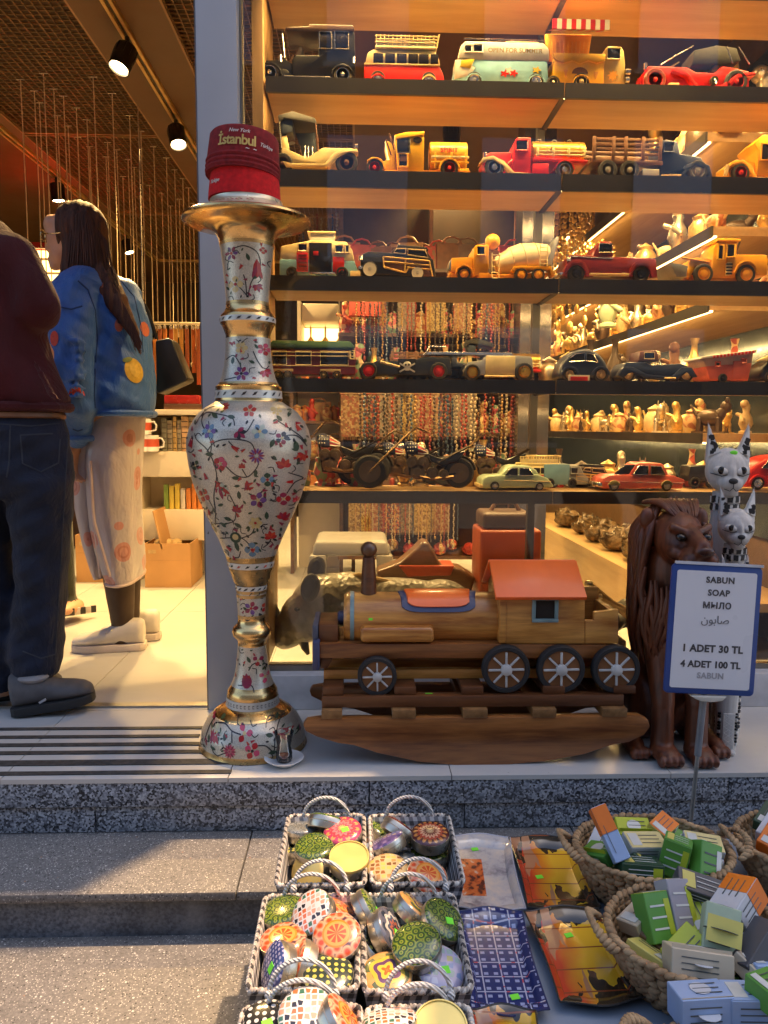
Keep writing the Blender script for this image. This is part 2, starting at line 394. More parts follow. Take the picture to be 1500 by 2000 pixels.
MB().bx(-.323, 2.4, 2.18, 2.32, .0005, .102).build('window_plinth', mat('plinth_white', (.52, .52, .54), .45, bump=.05), smooth=40, bev=.002)
pp = bpy.data.objects['window_plinth']; tag(pp, 'low pale grey plinth under the shop window behind the train', 'plinth')
# glass with a thin dusty film
def glass_mat(name, tint=(.97, .98, .98), film=.02, filmcol=(.6, .68, .8)):
    t = NT(name); tr = t.n('ShaderNodeBsdfTransparent'); tr.inputs[0].default_value = (*tint, 1)
    gl = t.n('ShaderNodeBsdfGlossy'); gl.inputs['Roughness'].default_value = .015
    fr = t.n('ShaderNodeFresnel'); fr.inputs[0].default_value = 1.5
    mx = t.n('ShaderNodeMixShader'); t.put(mx, 0, fr.outputs[0]); t.put(mx, 1, tr.outputs[0]); t.put(mx, 2, gl.outputs[0])
    df = t.n('ShaderNodeBsdfDiffuse'); df.inputs[0].default_value = (*filmcol, 1)
    m2 = t.n('ShaderNodeMixShader')
    t.put(m2, 0, t.math('MULTIPLY', t.ramp(t.noise(3.5, detail=5), [(.35, (.2, .2, .2)), (.75, (1, 1, 1))]), film)); t.put(m2, 1, mx.outputs[0]); t.put(m2, 2, df.outputs[0])
    t.t.links.new(m2.outputs[0], t.out.inputs['Surface']); return t.m
GLASS = glass_mat('window_glass', film=.003)
win = thing('shop_window', 'large clear glass shop window in front of the toy shelves', 'window', (.5, 2.24, .102))
MB().bx(-.317, 2.35, 2.236, 2.246, .118, 2.419).build('pane', GLASS, win, smooth=0)
FR = mat('window_frame', (.22, .2, .17), .4, .5)
MB().bx(-.323, 2.4, 2.226, 2.256, .1025, .117).build('bottom_rail', FR, win, smooth=0)
MB().bx(-.323, -.318, 2.226, 2.256, .1175, 2.4195).build('side_rail', FR, win, smooth=0)
# sliding-door leaf parked behind the pillar: lower rail line on the floor
MB().bx(-3.2, -.438, 2.205, 2.235, .0005, .006).build('door_track', mat('door_track', (.4, .38, .34), .35, .8), smooth=0)
tag(bpy.data.objects['door_track'], 'flat metal sliding-door track across the entrance floor', 'track')

# the house across the street: seen only as a reflection in the glass and the polished vase
ob = thing('street_house', 'dim house front across the street mirrored in the shop window', 'building', (0, -8.5, -.245))
MB().bx(-14, 14, -9.2, -8.5, -.246, 9.4).build('wall', mat('house_wall', (.10, .095, .09), .8, var=.2, vs=2), ob, smooth=0)
for k in range(11):
    for z in (.6, 3.6, 6.6):
        x = -13+2.5*k; wn_ = MB().bx(x, x+1.3, -8.499, -8.44, z, z+1.9).build('window', mat('house_window', (.26, .29, .34), .08, .9, var=.1, vs=1, bump=0), ob, smooth=0); MB().bx(x-.06, x+1.36, -8.439, -8.40, z-.08, z-.001).build('sill', mat('house_trim', (.3, .3, .3), .7), wn_, smooth=0)
# ================================================================ window shelves
MAPLE = wood('maple_board', (.42, .25, .10), (.56, .36, .16), 0, 6, 7, .45, .1, .05)
SHDARK = mat('shelf_edge_dark', (.030, .022, .016), .45, var=.25, vs=4, bump=.05)
SF, SB = 2.30, 2.55
SHELVES = {0: (2.09, 2.05), 1: (1.807, 1.770), 2: (1.556, 1.514), 3: (1.26, 1.223), 4: (.965, .930), 5: (.632, .600)}
XL, XM, XE = -.262, .592, 1.585
ORD = {0: 'topmost', 1: 'second', 2: 'third', 3: 'fourth', 4: 'fifth', 5: 'lowest'}
for k, (zt, zb) in SHELVES.items():
    sh = thing('display_shelf', '%s long dark-edged wooden display shelf behind the shop window' % ORD[k], 'shelf', (.6, 2.42, zb), 'shelves in the shop window')
    for a, b in ((XL, XM-.002), (XM+.002, XE)):
        MB().bx(a, b, SF+.012, SB, zb+.006, zt).build('board', MAPLE, sh, smooth=0)
        MB().bx(a, b, SF, SF+.011, zb-.004, zt+.001).build('front_edge', SHDARK, sh, smooth=0)
    MB().bx(XM-.008, XM+.008, SF+.013, SB, zb+.001, zb+.0055).build('seam_strip', SHDARK, sh, smooth=0)
    if k:   # led strip under the front lip
        pass
    MB().bx(XL+.01, XE-.01, SF+.014, SF+.020, zb+.001, zb+.0055).build('led_channel', emis('led_warm', WARM, 4), sh, smooth=0)
    if k < 5:
        area('shelf_led', (.62, SF+.017, zb-.001), (.62, SF+.06, zb-.2), 1.7, .008, (6.5, 5, 4.2, 2.8, 2.2)[k], sh)
SIDEP = wood('side_panel_wood', (.30, .17, .07), (.40, .24, .1), 2, 5, 8, .5)
sp = MB().bx(-.300, -.268, 2.30, 2.56, .105, 2.4).build('shelf_side_panel', SIDEP, smooth=40, bev=.002)
tag(sp, 'brown wooden end panel of the window shelves beside the pillar', 'panel')
for x in (.585, 1.56):
    u = thing('shelf_upright', 'dark upright post carrying the window shelves %s' % ('at the board seam' if x < 1 else 'near the cats'), 'post', (x, 2.565, 0))
    MB().bx(x-.012, x+.012, 2.553, 2.58, .001, 2.42).build('post_tube', SHDARK, u, smooth=0)
# ================================================================ toy vehicles
def cm(n, c, **k):
    k.setdefault('rough', .32); k.setdefault('var', .16); k.setdefault('vs', 25); k.setdefault('bump', .12); k.setdefault('bs', 120)
    return mat('tin_'+n, c, **k)
BLK = cm('black', (.012, .011, .010)); TYRE = mat('toy_tyre', (.02, .018, .016), .7); CREAM = cm('cream', (.78, .62, .30)); REDT = cm('red', (.60, .018, .012)); YEL = cm('yellow', (.80, .42, .02))
ORG = cm('orange_yellow', (.78, .34, .015)); LBLUE = cm('light_blue', (.25, .50, .62)); NAVY = cm('navy', (.025, .035, .075)); MAROON = cm('maroon', (.20, .015, .015)); CHROME = mat('chrome', (.75, .7, .62), .25, 1, bump=.02)
GOLDT = mat('gold_tank', (.62, .36, .06), .3, .8); BROWNT = wood('toy_wood', (.12, .05, .02), (.24, .11, .045), 0, 20, 6); DGL = mat('toy_glass_dark', (.02, .016, .012), .1, bump=0)
MINT = cm('mint', (.50, .62, .42)); PINK = cm('pink_red', (.66, .13, .09)); WHITEC = cm('white', (.75, .72, .62)); GREYC = cm('grey', (.22, .22, .22)); LEATH = mat('toy_leather', (.11, .035, .015), .5)
BLUEV = cm('van_blue', (.14, .26, .36)); SILV = cm('silver', (.45, .44, .4), metal=.5); GREENR = cm('roof_green', (.06, .12, .05)); TAN = cm('tan', (.55, .40, .2))
class Toy:
    def __init__(s, name, label, cat, x0, yb, shelf, Y=2.345, w=.10, tilt=0):
        zt = SHELVES[shelf][0] + .0005 if isinstance(shelf, int) else shelf
        p = W(x0, yb, Y); s.k = depth(p)/1500/ math.cos(0); s.x0, s.yb, s.w = x0, yb, w
        s.root = thing(name, label, cat, (p.x, Y, zt), 'model vehicles on the window shelves', (0, 0, tilt))
    def q(s, x, y): return ((x-s.x0)*s.k, (s.yb-y)*s.k)
    def ext(s, part, poly, m, d0=0, d1=None, bev=.003, parent=None, seg=2):
        d1 = s.w if d1 is None else d1
        return MB().prism([s.q(*p) for p in poly], d0, d1).build(part, m, parent or s.root, local=True, bev=bev, seg=seg)
    def box(s, part, x0, y0, x1, y1, m, d0=0, d1=None, bev=.002, parent=None):
        return s.ext(part, [(x0, y0), (x1, y0), (x1, y1), (x0, y1)], m, d0, d1, bev, parent)
    def win(s, poly, frame=None, part='window', inset=.0016, fw=2.0):
        if len(poly) == 2: (a, b), (c, d) = poly; poly = [(a, b), (c, b), (c, d), (a, d)]
        pts = [s.q(*p) for p in poly]
        w = MB().prism(pts, -inset, .004).build(part, DGL, s.root, local=True, bev=.0006)
        if frame is not None:
            pc = [Vector((p[0], -inset, p[1])) for p in pts]
            MB().tube(pc, fw*s.k, 6, True).build('frame', frame, w, local=True)
        return w
    def bar(s, part, pts, r, m, d=0.0, parent=None, n=6):
        return MB().tube([Vector((s.q(*p)[0], d if len(p) < 3 else p[2], s.q(*p[:2])[1])) for p in [(*p[:2],) if len(p) == 2 else p for p in pts]] if False else
                         [Vector((s.q(p[0], p[1])[0], (p[2] if len(p) > 2 else d), s.q(p[0], p[1])[1])) for p in pts], r*s.k, n).build(part, m, parent or s.root, local=True)
    def wheel(s, cx, cy, r, rim=CHROME, spokes=8, tw=.016, tyre=None, white=False, both=True, d=None, hub=.2):
        tyre = tyre or TYRE; x, z = s.q(cx, cy); rr = r*s.k; z = max(z, rr*1.0)
        for dd in ((-.004 if d is None else d), s.w-tw+.004)[:2 if both else 1]:
            m = MB(); a = dd; b = dd+tw
            prof = [(rr*.66, 0), (rr*.9, 0), (rr, tw*.25), (rr, tw*.75), (rr*.9, tw), (rr*.66, tw)]
            T = Matrix.Translation((x, a, z)) @ Matrix.Rotation(-math.pi/2, 4, 'X')
            m.T = T; n = 24
            vs = []
            for (q, h) in prof:
                for j in range(n): g = 2*math.pi*j/n; vs.append((q*math.cos(g), q*math.sin(g), h))
            fs = [(i*n+j, i*n+(j+1) % n, ((i+1) % 6)*n+(j+1) % n, ((i+1) % 6)*n+j) for i in range(6) for j in range(n)]
            m.add(vs, fs); w = m.build('wheel', tyre, s.root, local=True)
            m = MB(T)
            if spokes:
                for j in range(spokes):
                    g = math.pi*2*j/spokes
                    m.box((math.cos(g)*rr*.36, math.sin(g)*rr*.36, tw*.35), (rr*.66, rr*.09, tw*.25), (0, 0, g))
                m.lathe([(rr*.60, tw*.1), (rr*.69, tw*.05), (rr*.69, tw*.5), (rr*.60, tw*.5), (rr*.60, tw*.1)], 24)
            else:
                m.lathe([(0, tw*.02), (rr*.25, -.001), (rr*.3, tw*.25), (rr*.55, tw*.2), (rr*.68, tw*.02), (rr*.68, tw*.5), (0, tw*.5)], 24)
            m.lathe([(0, -.002), (rr*hub, 0), (rr*hub, tw*.5), (0, tw*.5)], 14)
            m.build('rim', rim, w, local=True)
            if white:
                MB(T).lathe([(rr*.67, -.0008), (rr*.86, -.0012), (rr*.86, .001), (rr*.67, .001), (rr*.67, -.0008)], 24).build('whitewall', WHITEC, w, local=True)
def arch(x0, x1, ytop, yb, n=9):     # arched fender outline, for polygons
    return [(x0+(x1-x0)*(.5-.5*math.cos(math.pi*i/n)), yb-(yb-ytop)*math.sin(math.pi*i/n)) for i in range(n+1)]
def fender(t, cx, cy, r, m, a0=0, a1=180, th=3.5, both=True, part='fender', wd=.03):
    for d in (-.006, t.w-wd+.006)[:2 if both else 1]:
        o = [(cx+math.cos(R(a))*(r+th), cy-math.sin(R(a))*(r+th)) for a in [a0+(a1-a0)*i/12 for i in range(13)]]
        i_ = [(cx+math.cos(R(a))*r, cy-math.sin(R(a))*r) for a in [a1-(a1-a0)*i/12 for i in range(13)]]
        t.ext(part, o+i_, m, d, d+wd, .0012)
# --- top row --------------------------------------------------------------
t = Toy('vintage_limousine', 'black vintage limousine model with white framed windows on the top row', 'toy car', 600, 152, 1, w=.11)
t.ext('chassis', [(508, 136), (530, 118), (560, 122), (575, 138), (640, 138), (652, 122), (678, 118), (694, 138), (694, 146), (508, 146)], BLK, .01, .10)
t.ext('body', [(570, 108), (578, 98), (622, 98), (622, 54), (690, 52), (693, 60), (694, 136), (572, 138)], BLK)
t.ext('hood', [(512, 104), (556, 100), (572, 110), (572, 134), (530, 132), (512, 128)], BLK, .02, .09)
t.ext('roof', [(558, 49), (604, 46), (604, 42), (690, 42), (692, 53), (620, 56), (560, 55)], cm('brown_roof', (.06, .03, .015)), -.004, .114)
t.win([(624, 55), (648, 86)], CHROME, fw=1.6); t.win([(654, 54), (681, 86)], CHROME, fw=1.6)
t.bar('windscreen_post', [(556, 104), (552, 55)], 1.2, CHROME); t.bar('windscreen_post', [(556, 104, .10), (552, 55, .10)], 1.2, CHROME)
t.ext('seat', [(572, 104), (584, 78), (592, 78), (586, 108)], TAN, .015, .095); t.bar('steering_wheel', [(565, 100, .05), (570, 84, .05)], 2.2, TAN)
t.bar('running_board', [(556, 139), (648, 139)], 2.2, CHROME)
t.wheel(527, 136, 20, CHROME, 10, hub=.22); t.wheel(669, 136, 19, CHROME, 10, hub=.22); fender(t, 527, 138, 21, BLK, 0, 150); fender(t, 669, 138, 20, BLK, 20, 180)
for x in (548, 690): t.bar('lamp', [(x, 100), (x, 112)], 3, CHROME)
t = Toy('camper_bus', 'red and cream toy bus with a railed roof rack on the top row', 'toy bus', 795, 153, 1, w=.115)
t.ext('body', [(711, 112), (858, 112), (866, 128), (871, 152), (711, 152)], REDT, bev=.006)
t.ext('upper_body', [(713, 112), (718, 90), (728, 84), (848, 84), (857, 96), (860, 112)], CREAM, .003, .112, bev=.006)
for x in (729, 752, 775, 797, 818, 841): t.win([(x, 93), (min(x+19, 856), 110)], None)
t.bar('trim_line', [(711, 113), (859, 113)], 1.5, CREAM)
t.ext('rack_base', [(732, 78), (852, 78), (852, 84), (732, 84)], CREAM, .0, .115)
for y in (60, 66, 72): t.bar('rack_rail', [(732, y), (855, y)], 1.1, CREAM, .002)
for x in range(734, 858, 8): t.bar('rack_bar', [(x, 79), (x+1, 58)], .7, CREAM, .002)
t.box('rack_panel', 734, 66, 850, 79, WHITEC, .006, .01); t.bar('rack_rail', [(732, 58, .11), (857, 58, .11)], 1.4, CREAM); t.bar('rack_rail', [(857, 57, 0), (857, 57, .11)], 1.4, CREAM)
t.wheel(838, 146, 14, CHROME, 0, hub=.3); t.wheel(738, 147, 14, CHROME, 0, hub=.3); fender(t, 838, 148, 14, CREAM, 0, 180, 2); fender(t, 738, 148, 14, REDT, 0, 180, 2)
t.box('bumper', 858, 144, 876, 151, CREAM, .004, .11)
t = Toy('surf_van', 'pale blue and white toy van with surf shop lettering on the top row', 'toy van', 978, 155, 1, w=.115)
t.ext('body', [(882, 154), (888, 116), (895, 100), (1070, 100), (1074, 154)], LBLUE, bev=.007)
t.ext('upper_body', [(893, 102), (898, 78), (908, 68), (1060, 68), (1072, 80), (1073, 102), (960, 104)], WHITEC, -.0015, .1165, bev=.006)
t.ext('nose_wedge', [(888, 104), (905, 104), (928, 118), (918, 132), (887, 140)], WHITEC, -.001, .05, .001)
t.ext('yellow_flash', [(900, 105), (926, 102), (918, 120), (898, 117)], cm('sunny', (.8, .55, .03)), -.0025, .01, .001)
t.win([(906, 77), (920, 90)], WHITEC); t.win([(923, 75), (941, 90)], WHITEC)
m = text_mesh('OPEN FOR SUMMER', 12*t.k, .0006, bold=.0002); m.T = Matrix.Identity(4)
m.v = [Vector((v.x+t.q(1005, 86)[0], -.0035, v.y+t.q(1005, 86)[1])) for v in m.v]; m.build('lettering', cm('sign_orange', (.6, .3, .06)), t.root, local=True, smooth=0)
for (x, y, c) in ((985, 128, REDT), (1003, 127, REDT), (994, 122, WHITEC), (1048, 120, cm('sunny', (.8, .55, .03)))):
    t.ext('painted_flower', [(x+9*math.cos(a)*(.7+.3*math.cos(5*a)), y+7*math.sin(a)*(.7+.3*math.cos(5*a))) for a in [i*math.pi/12 for i in range(24)]], c, -.002, .002, 0)
t.bar('roof_rail', [(905, 65), (1062, 66)], 1.5, CHROME); t.bar('roof_rail', [(905, 65, .11), (1062, 66, .11)], 1.5, CHROME)
t.ext('surfboard', [(960, 62), (1000, 57), (1055, 58), (1066, 62), (1000, 66)], cm('board_orange', (.7, .3, .06)), .03, .08); t.ext('board_fin', [(1040, 60), (1052, 55), (1056, 61)], REDT, .05, .055, .0005)
t.wheel(926, 143, 15, CHROME, 0, hub=.3); t.wheel(1048, 143, 15, CHROME, 0, hub=.3); fender(t, 926, 146, 15, LBLUE, 0, 180, 2); fender(t, 1048, 146, 15, LBLUE, 0, 180, 2)
t.box('bumper', 878, 146, 900, 153, CREAM, -.003, .117)
t = Toy('ice_cream_truck', 'yellow toy ice cream truck with a raised striped awning', 'toy truck', 1150, 158, 1, w=.11)
t.ext('body', [(1074, 158), (1080, 108), (1084, 92), (1180, 92), (1180, 158)], YEL, bev=.005)
t.ext('cab', [(1178, 158), (1180, 80), (1186, 74), (1212, 74), (1218, 82), (1222, 106), (1224, 158)], cm('pale_yellow', (.74, .52, .16)), .002, .108, .006)
t.win([(1184, 79), (1210, 100)], CREAM, fw=1.8)
t.ext('side_flap', [(1076, 92), (1180, 92), (1180, 104), (1164, 109), (1148, 104), (1132, 110), (1116, 105), (1098, 110), (1082, 104)], YEL, -.006, .002, .001)
for i in range(12):
    x = 1070+i*9.2; MB().add([(t.q(x, 40)[0], .03, t.q(x, 40)[1]), (t.q(x+9.2, 40)[0], .03, t.q(x, 40)[1]), (t.q(x+9.2, 57)[0], -.028, t.q(x, 57)[1]), (t.q(x, 57)[0], -.028, t.q(x, 57)[1])], [(0, 1, 2, 3)]).build('awning_stripe', (REDT, WHITEC)[i % 2], t.root, local=True, smooth=0)
for i in range(12): t.box('valance_stripe', 1070+i*9.2, 39, 1079+i*9.2, 57, (cm('stripe_red', (.42, .012, .01)), cm('stripe_white', (.62, .56, .44)))[i % 2], -.034, -.030, 0)
t.ext('back_board', [(1072, 96), (1068, 44), (1160, 44), (1154, 90)], ORG, .036, .05, .001)
for i in range(11): t.bar('board_rib', [(1073+i*8, 58), (1076+i*7.4, 92)], .9, YEL, .034)
t.ext('painted_sun', [(1197+11*math.cos(a)*(.75+.25*math.cos(8*a)), 129+11*math.sin(a)*(.75+.25*math.cos(8*a))) for a in [i*math.pi/20 for i in range(40)]], ORG, .0005, .004, 0)
t.ext('painted_cone', [(1100, 122), (1108, 122), (1104, 136)], cm('board_orange', (.7, .3, .06)), -.0015, .002, 0); t.ext('painted_cone', [(1160, 124), (1168, 124), (1164, 138)], cm('board_orange', (.7, .3, .06)), -.0015, .002, 0)
t.ext('painted_shell', [(1132+16*math.cos(a), 128-12*math.sin(a)) for a in [i*math.pi/10 for i in range(11)]], LEATH, -.0012, .002, 0)
t.wheel(1135, 146, 16, CREAM, 6, hub=.3); t.wheel(1080, 148, 13, CREAM, 6); fender(t, 1135, 148, 16, YEL, 0, 180, 2)
t.box('bumper', 1216, 148, 1232, 157, CREAM, 0, .11); t.bar('lamp', [(1222, 122), (1231, 122)], 5, CHROME); t.bar('lamp', [(1222, 137), (1230, 137)], 5, CHROME)
t = Toy('red_roadster', 'red open vintage touring car model with a folded black hood', 'toy car', 1360, 164, 1, w=.11)
t.ext('body', [(1262, 120), (1268, 112), (1345, 113), (1362, 122), (1400, 122), (1412, 108), (1436, 112), (1468, 118), (1470, 150), (1395, 152), (1290, 156), (1262, 152)], REDT, .012, .098, .005)
t.ext('running_sill', [(1338, 122), (1352, 140), (1366, 153), (1410, 150), (1440, 128), (1476, 124), (1476, 130), (1446, 136), (1416, 160), (1360, 162), (1340, 136), (1310, 124)], REDT, -.004, .114, .002)
t.ext('folded_top', [(1352, 110), (1356, 82), (1400, 72), (1440, 76), (1450, 100), (1420, 108)], mat('toy_canvas', (.02, .018, .014), .8), .01, .1, .004)
t.bar('hood_stay', [(1288, 114), (1350, 78)], 1.2, CHROME); t.bar('hood_stay', [(1430, 108), (1416, 78)], 1.2, CHROME); t.bar('hood_stay', [(1464, 110), (1440, 78)], 1.2, CHROME); t.bar('hood_stay', [(1288, 114, .1), (1350, 78, .1)], 1.2, CHROME)
t.ext('seat', [(1392, 120), (1402, 100), (1410, 100), (1408, 124)], LEATH, .014, .096)
t.wheel(1278, 145, 22, REDT, 10, tyre=cm('tyre_red', (.25, .05, .03)), hub=.2); t.wheel(1439, 149, 22, REDT, 10, hub=.2)
t.wheel(1393, 143, 8, CHROME, 4, both=False, d=-.012); t.box('step', 1305, 148, 1325, 154, CREAM, -.006, .02)
for x in (1246, 1252): t.bar('lamp', [(x, 140), (x+2, 152)], 3, REDT)
t.bar('lamp', [(1258, 112), (1258, 124)], 3.4, CHROME)
# --- second row -----------------------------------------------------------
t = Toy('cream_tourer', 'cream vintage touring car model with a dark folding roof on the second row', 'toy car', 625, 332, 2, w=.11)
t.ext('body', [(548, 290), (552, 280), (600, 300), (630, 280), (640, 280), (690, 280), (698, 292), (676, 300), (640, 316), (575, 318), (552, 306)], CREAM, bev=.005)
t.ext('seat_back', [(548, 290), (550, 258), (560, 256), (566, 290), (600, 302), (560, 304)], CREAM, .01, .10)
t.ext('roof', [(544, 222), (572, 214), (616, 226), (620, 238), (600, 234), (556, 228), (546, 236)], mat('toy_canvas', (.02, .018, .014), .8), -.002, .112)
t.bar('roof_post', [(546, 230), (550, 284)], 1.3, BLK); t.bar('roof_post', [(617, 234), (621, 288)], 1.3, LEATH); t.bar('roof_post', [(617, 234, .1), (621, 288, .1)], 1.3, LEATH)
t.ext('back_curtain', [(548, 232), (572, 226), (572, 252), (550, 256)], cm('slate', (.04, .05, .065)), .006, .104)
t.bar('steering_wheel', [(570+16*math.cos(a), 278+16*math.sin(a), .03) for a in [i*math.pi/8 for i in range(17)]], 1, LEATH)
for x in (596, 602, 610): t.bar('lever', [(x, 300), (x-1, 274)], 1.2, CHROME, .02)
t.ext('windscreen', [(575, 244), (614, 242), (618, 284), (590, 286)], cm('slate', (.04, .05, .065)), .045, .048, .0005)
t.ext('mudguard', [(634, 312), (652, 292), (676, 282), (698, 284), (700, 290), (680, 290), (660, 300), (644, 318), (560, 320), (552, 308), (570, 312)], CREAM, -.006, .03, .002)
t.wheel(677, 308, 22, LEATH, 10, hub=.25); t.wheel(552, 312, 20, LEATH, 10); t.bar('lamp', [(692, 277), (699, 277)], 4, CHROME)
t = Toy('spirit_tanker', 'yellow toy tanker truck lettered with SPIRIT on the second row', 'toy truck', 818, 332, 2, w=.105)
t.ext('chassis', [(716, 318), (920, 316), (920, 328), (716, 330)], ORG, .01, .095)
t.ext('cab', [(772, 262), (790, 254), (826, 250), (828, 258), (828, 326), (776, 324)], YEL, bev=.004); t.ext('roof', [(770, 256), (792, 250), (828, 248), (828, 254), (772, 264)], YEL, -.004, .109, .001)
t.ext('hood', [(752, 262), (770, 268), (774, 322), (740, 322), (736, 304), (760, 298)], YEL, .012, .093)
t.win([(776, 262), (800, 288)], BLK, fw=1.4); t.ext('round_window', [(815+9*math.cos(a), 264+6*math.sin(a)) for a in [i*math.pi/8 for i in range(16)]], DGL, -.002, .002, 0)
t.win([(778, 290), (796, 314)], YEL, part='door_panel'); t.ext('painted_badge', [(781, 294), (794, 294), (794, 304), (781, 304)], LEATH, -.003, .0, 0)
x, z = t.q(841, 282); x2, _ = t.q(915, 282); rr = 26*t.k
T = Matrix.Translation((0, .052, z)); mm = MB(T); mm.cyl((x, 0, 0), (x2, 0, 0), rr, n=28); mm.build('tank', mat('tin_tank', (.70, .38, .04), .28), t.root, local=True, bev=.003)
m = text_mesh('SPIRIT', 13*t.k, .0005, bold=.0004)
c = t.q(878, 278)
m.v = [Vector((c[0]+v.x, .052-math.sqrt(max(0, (rr+.0006)**2-(c[1]+v.y-z)**2))-v.z, c[1]+v.y)) for v in m.v]; m.build('lettering', REDT, t.root, local=True, smooth=0)
t.box('tank_rail', 842, 292, 916, 297, CREAM, -.002, .004); t.box('tank_rail', 842, 302, 916, 306, YEL, -.002, .004)
for x in (848, 880, 908): t.box('tank_post', x, 286, x+4, 316, YEL, -.002, .003)
t.wheel(732, 317, 16, REDT, 8, hub=.25); t.wheel(878, 316, 17, REDT, 8, hub=.25); fender(t, 732, 318, 17, YEL, 0, 140); fender(t, 878, 318, 18, YEL, 0, 180)
t.box('tail_box', 902, 310, 918, 328, YEL, .02, .08); t.bar('ladder', [(754, 262), (764, 290)], 1.4, LEATH, .01); t.bar('ladder', [(760, 250), (770, 280)], 1.4, LEATH, .01)
t = Toy('barrel_truck', 'red toy truck carrying gold barrels behind cream rails', 'toy truck', 1045, 335, 2, w=.11)
t.ext('cab', [(1000, 328), (1002, 268), (1010, 257), (1036, 257), (1038, 324)], REDT, bev=.005); t.win([(1006, 264), (1029, 283)], REDT)
t.ext('hood', [(942, 300), (956, 283), (1000, 282), (1002, 326), (950, 326)], REDT, .014, .096, .006)
t.ext('mudguard', [(934, 310), (942, 298), (962, 294), (984, 304), (1004, 324), (1036, 326), (1036, 332), (1000, 332), (980, 312), (962, 302), (946, 304)], CREAM, -.005, .03, .0015)
t.ext('bed', [(1040, 294), (1148, 298), (1148, 304), (1040, 303)], REDT, -.002, .112); t.ext('side_box', [(1040, 306), (1072, 306), (1072, 330), (1040, 330)], REDT, -.002, .112)
x, z = t.q(1044, 275); x2, _ = t.q(1148, 275); rr = 19*t.k
mm = MB(Matrix.Translation((0, .055, z))); mm.cyl((x, 0, 0), (x2, 0, 0), rr*1.12, n=24)
for f in (.12, .35, .62, .9): mm.cyl((x+(x2-x)*f, 0, 0), (x+(x2-x)*f+.003, 0, 0), rr*1.17, n=24)
mm.build('barrel', GOLDT, t.root, local=True, bev=.001)
for x in (1060, 1090, 1120): t.bar('filler_ring', [(x+5*math.cos(a), 254+5*math.sin(a), .055) for a in [i*math.pi/5 for i in range(11)]], 1.1, BLK)
for y in (281, 288): t.box('rail', 1046, y, 1146, y+3.5, CREAM, -.001, .004)
for x in (1047, 1078, 1108, 1140): t.box('rail_post', x, 276, x+5, 294, CREAM, -.002, .003)
t.wheel(965, 315, 19, CHROME, 5, hub=.3); t.wheel(1103, 319, 18, CHROME, 5, hub=.3); fender(t, 1103, 320, 18, REDT, 10, 170, 2)
t.bar('lamp', [(946, 288), (946, 296)], 4, CHROME); t.bar('mascot', [(1000, 300), (990, 308)], 1, CREAM)
t = Toy('stake_truck', 'dark navy toy stake truck with a brown slatted wooden bed', 'toy truck', 1270, 338, 2, w=.115)
t.ext('cab', [(1290, 330), (1290, 262), (1300, 258), (1324, 262), (1330, 284), (1372, 290), (1380, 306), (1380, 330)], NAVY, .006, .109, .005)
t.ext('mudguard', [(1326, 330), (1338, 308), (1362, 300), (1386, 308), (1394, 332), (1386, 332), (1378, 314), (1360, 308), (1344, 316), (1334, 332), (1290, 332), (1290, 328)], NAVY, -.004, .03, .002)
t.ext('bed', [(1152, 296), (1294, 300), (1294, 309), (1152, 306)], BROWNT, -.002, .117)
for i, y in enumerate((258, 267, 276, 285)): t.box('slat', 1154, y+1, 1290, y+6.5, BROWNT, .0, .004, .0006)
for x in (1154, 1192, 1216, 1250, 1284): t.box('stake', x, 257, x+7, 300, BROWNT, -.004, -.0005, .0006)
for i, y in enumerate((258, 267, 276, 285)): t.box('slat', 1154, y+1, 1290, y+6.5, BROWNT, .111, .115, .0006)
t.win([(1294, 266), (1314, 284)], NAVY); t.box('tool_box', 1254, 316, 1288, 337, SILV, -.002, .03)
t.box('sill', 1292, 326, 1330, 331, TAN, -.006, .02)
for cx in (1186, 1229): t.wheel(cx, 322, 19, GREYC, 5, hub=.3)
t.wheel(1364, 323, 20, GREYC, 0, hub=.3)
t = Toy('orange_truck', 'orange vintage truck model with red wheels at the row end', 'toy truck', 1460, 342, 2, w=.11)
t.ext('cab', [(1478, 330), (1478, 280), (1470, 268), (1486, 252), (1560, 250), (1560, 330)], ORG, bev=.004)
t.ext('hood', [(1424, 306), (1440, 296), (1478, 300), (1478, 334), (1430, 334)], ORG, .015, .095)
t.ext('mudguard', [(1418, 316), (1428, 304), (1450, 300), (1468, 312), (1476, 332), (1560, 334), (1560, 340), (1470, 340), (1460, 318), (1446, 308), (1430, 312)], ORG, -.004, .03, .002)
t.wheel(1446, 325, 18, REDT, 8, hub=.28); t.bar('lamp', [(1420, 310), (1416, 330)], 4, TAN); t.win([(1484, 270), (1500, 300)], ORG)
# --- third row ------------------------------------------------------------
t = Toy('open_camper_van', 'pale blue and cream toy camper van with its side door open', 'toy van', 620, 536, 3, w=.115)
t.ext('body', [(546, 532), (546, 498), (692, 500), (699, 520), (697, 534)], LBLUE, bev=.006)
t.ext('upper_body', [(547, 500), (549, 474), (610, 462), (676, 464), (688, 480), (693, 502)], CREAM, .002, .113, .005)
t.box('roof_hatch', 604, 445, 652, 462, WHITEC, .02, .09); t.box('roof_hatch_lid', 600, 443, 655, 447, CREAM, .015, .095)
t.ext('doorway', [(604, 468), (648, 468), (648, 526), (604, 526)], DGL, -.002, .01, .0008)
t.box('open_door', 580, 488, 602, 524, REDT, -.012, -.004); t.win([(583, 470), (600, 484)], CREAM)
for y in (492, 499, 506, 513): t.box('louvre', 584, y, 600, y+3, cm('dark_red', (.2, .02, .015)), -.0145, -.0118, 0)
t.ext('red_panel', [(650, 494), (672, 494), (672, 520), (650, 528)], REDT, -.002, .01, .0005); t.win([(655, 472), (670, 486)], CREAM); t.win([(674, 472), (682, 486)], CREAM)
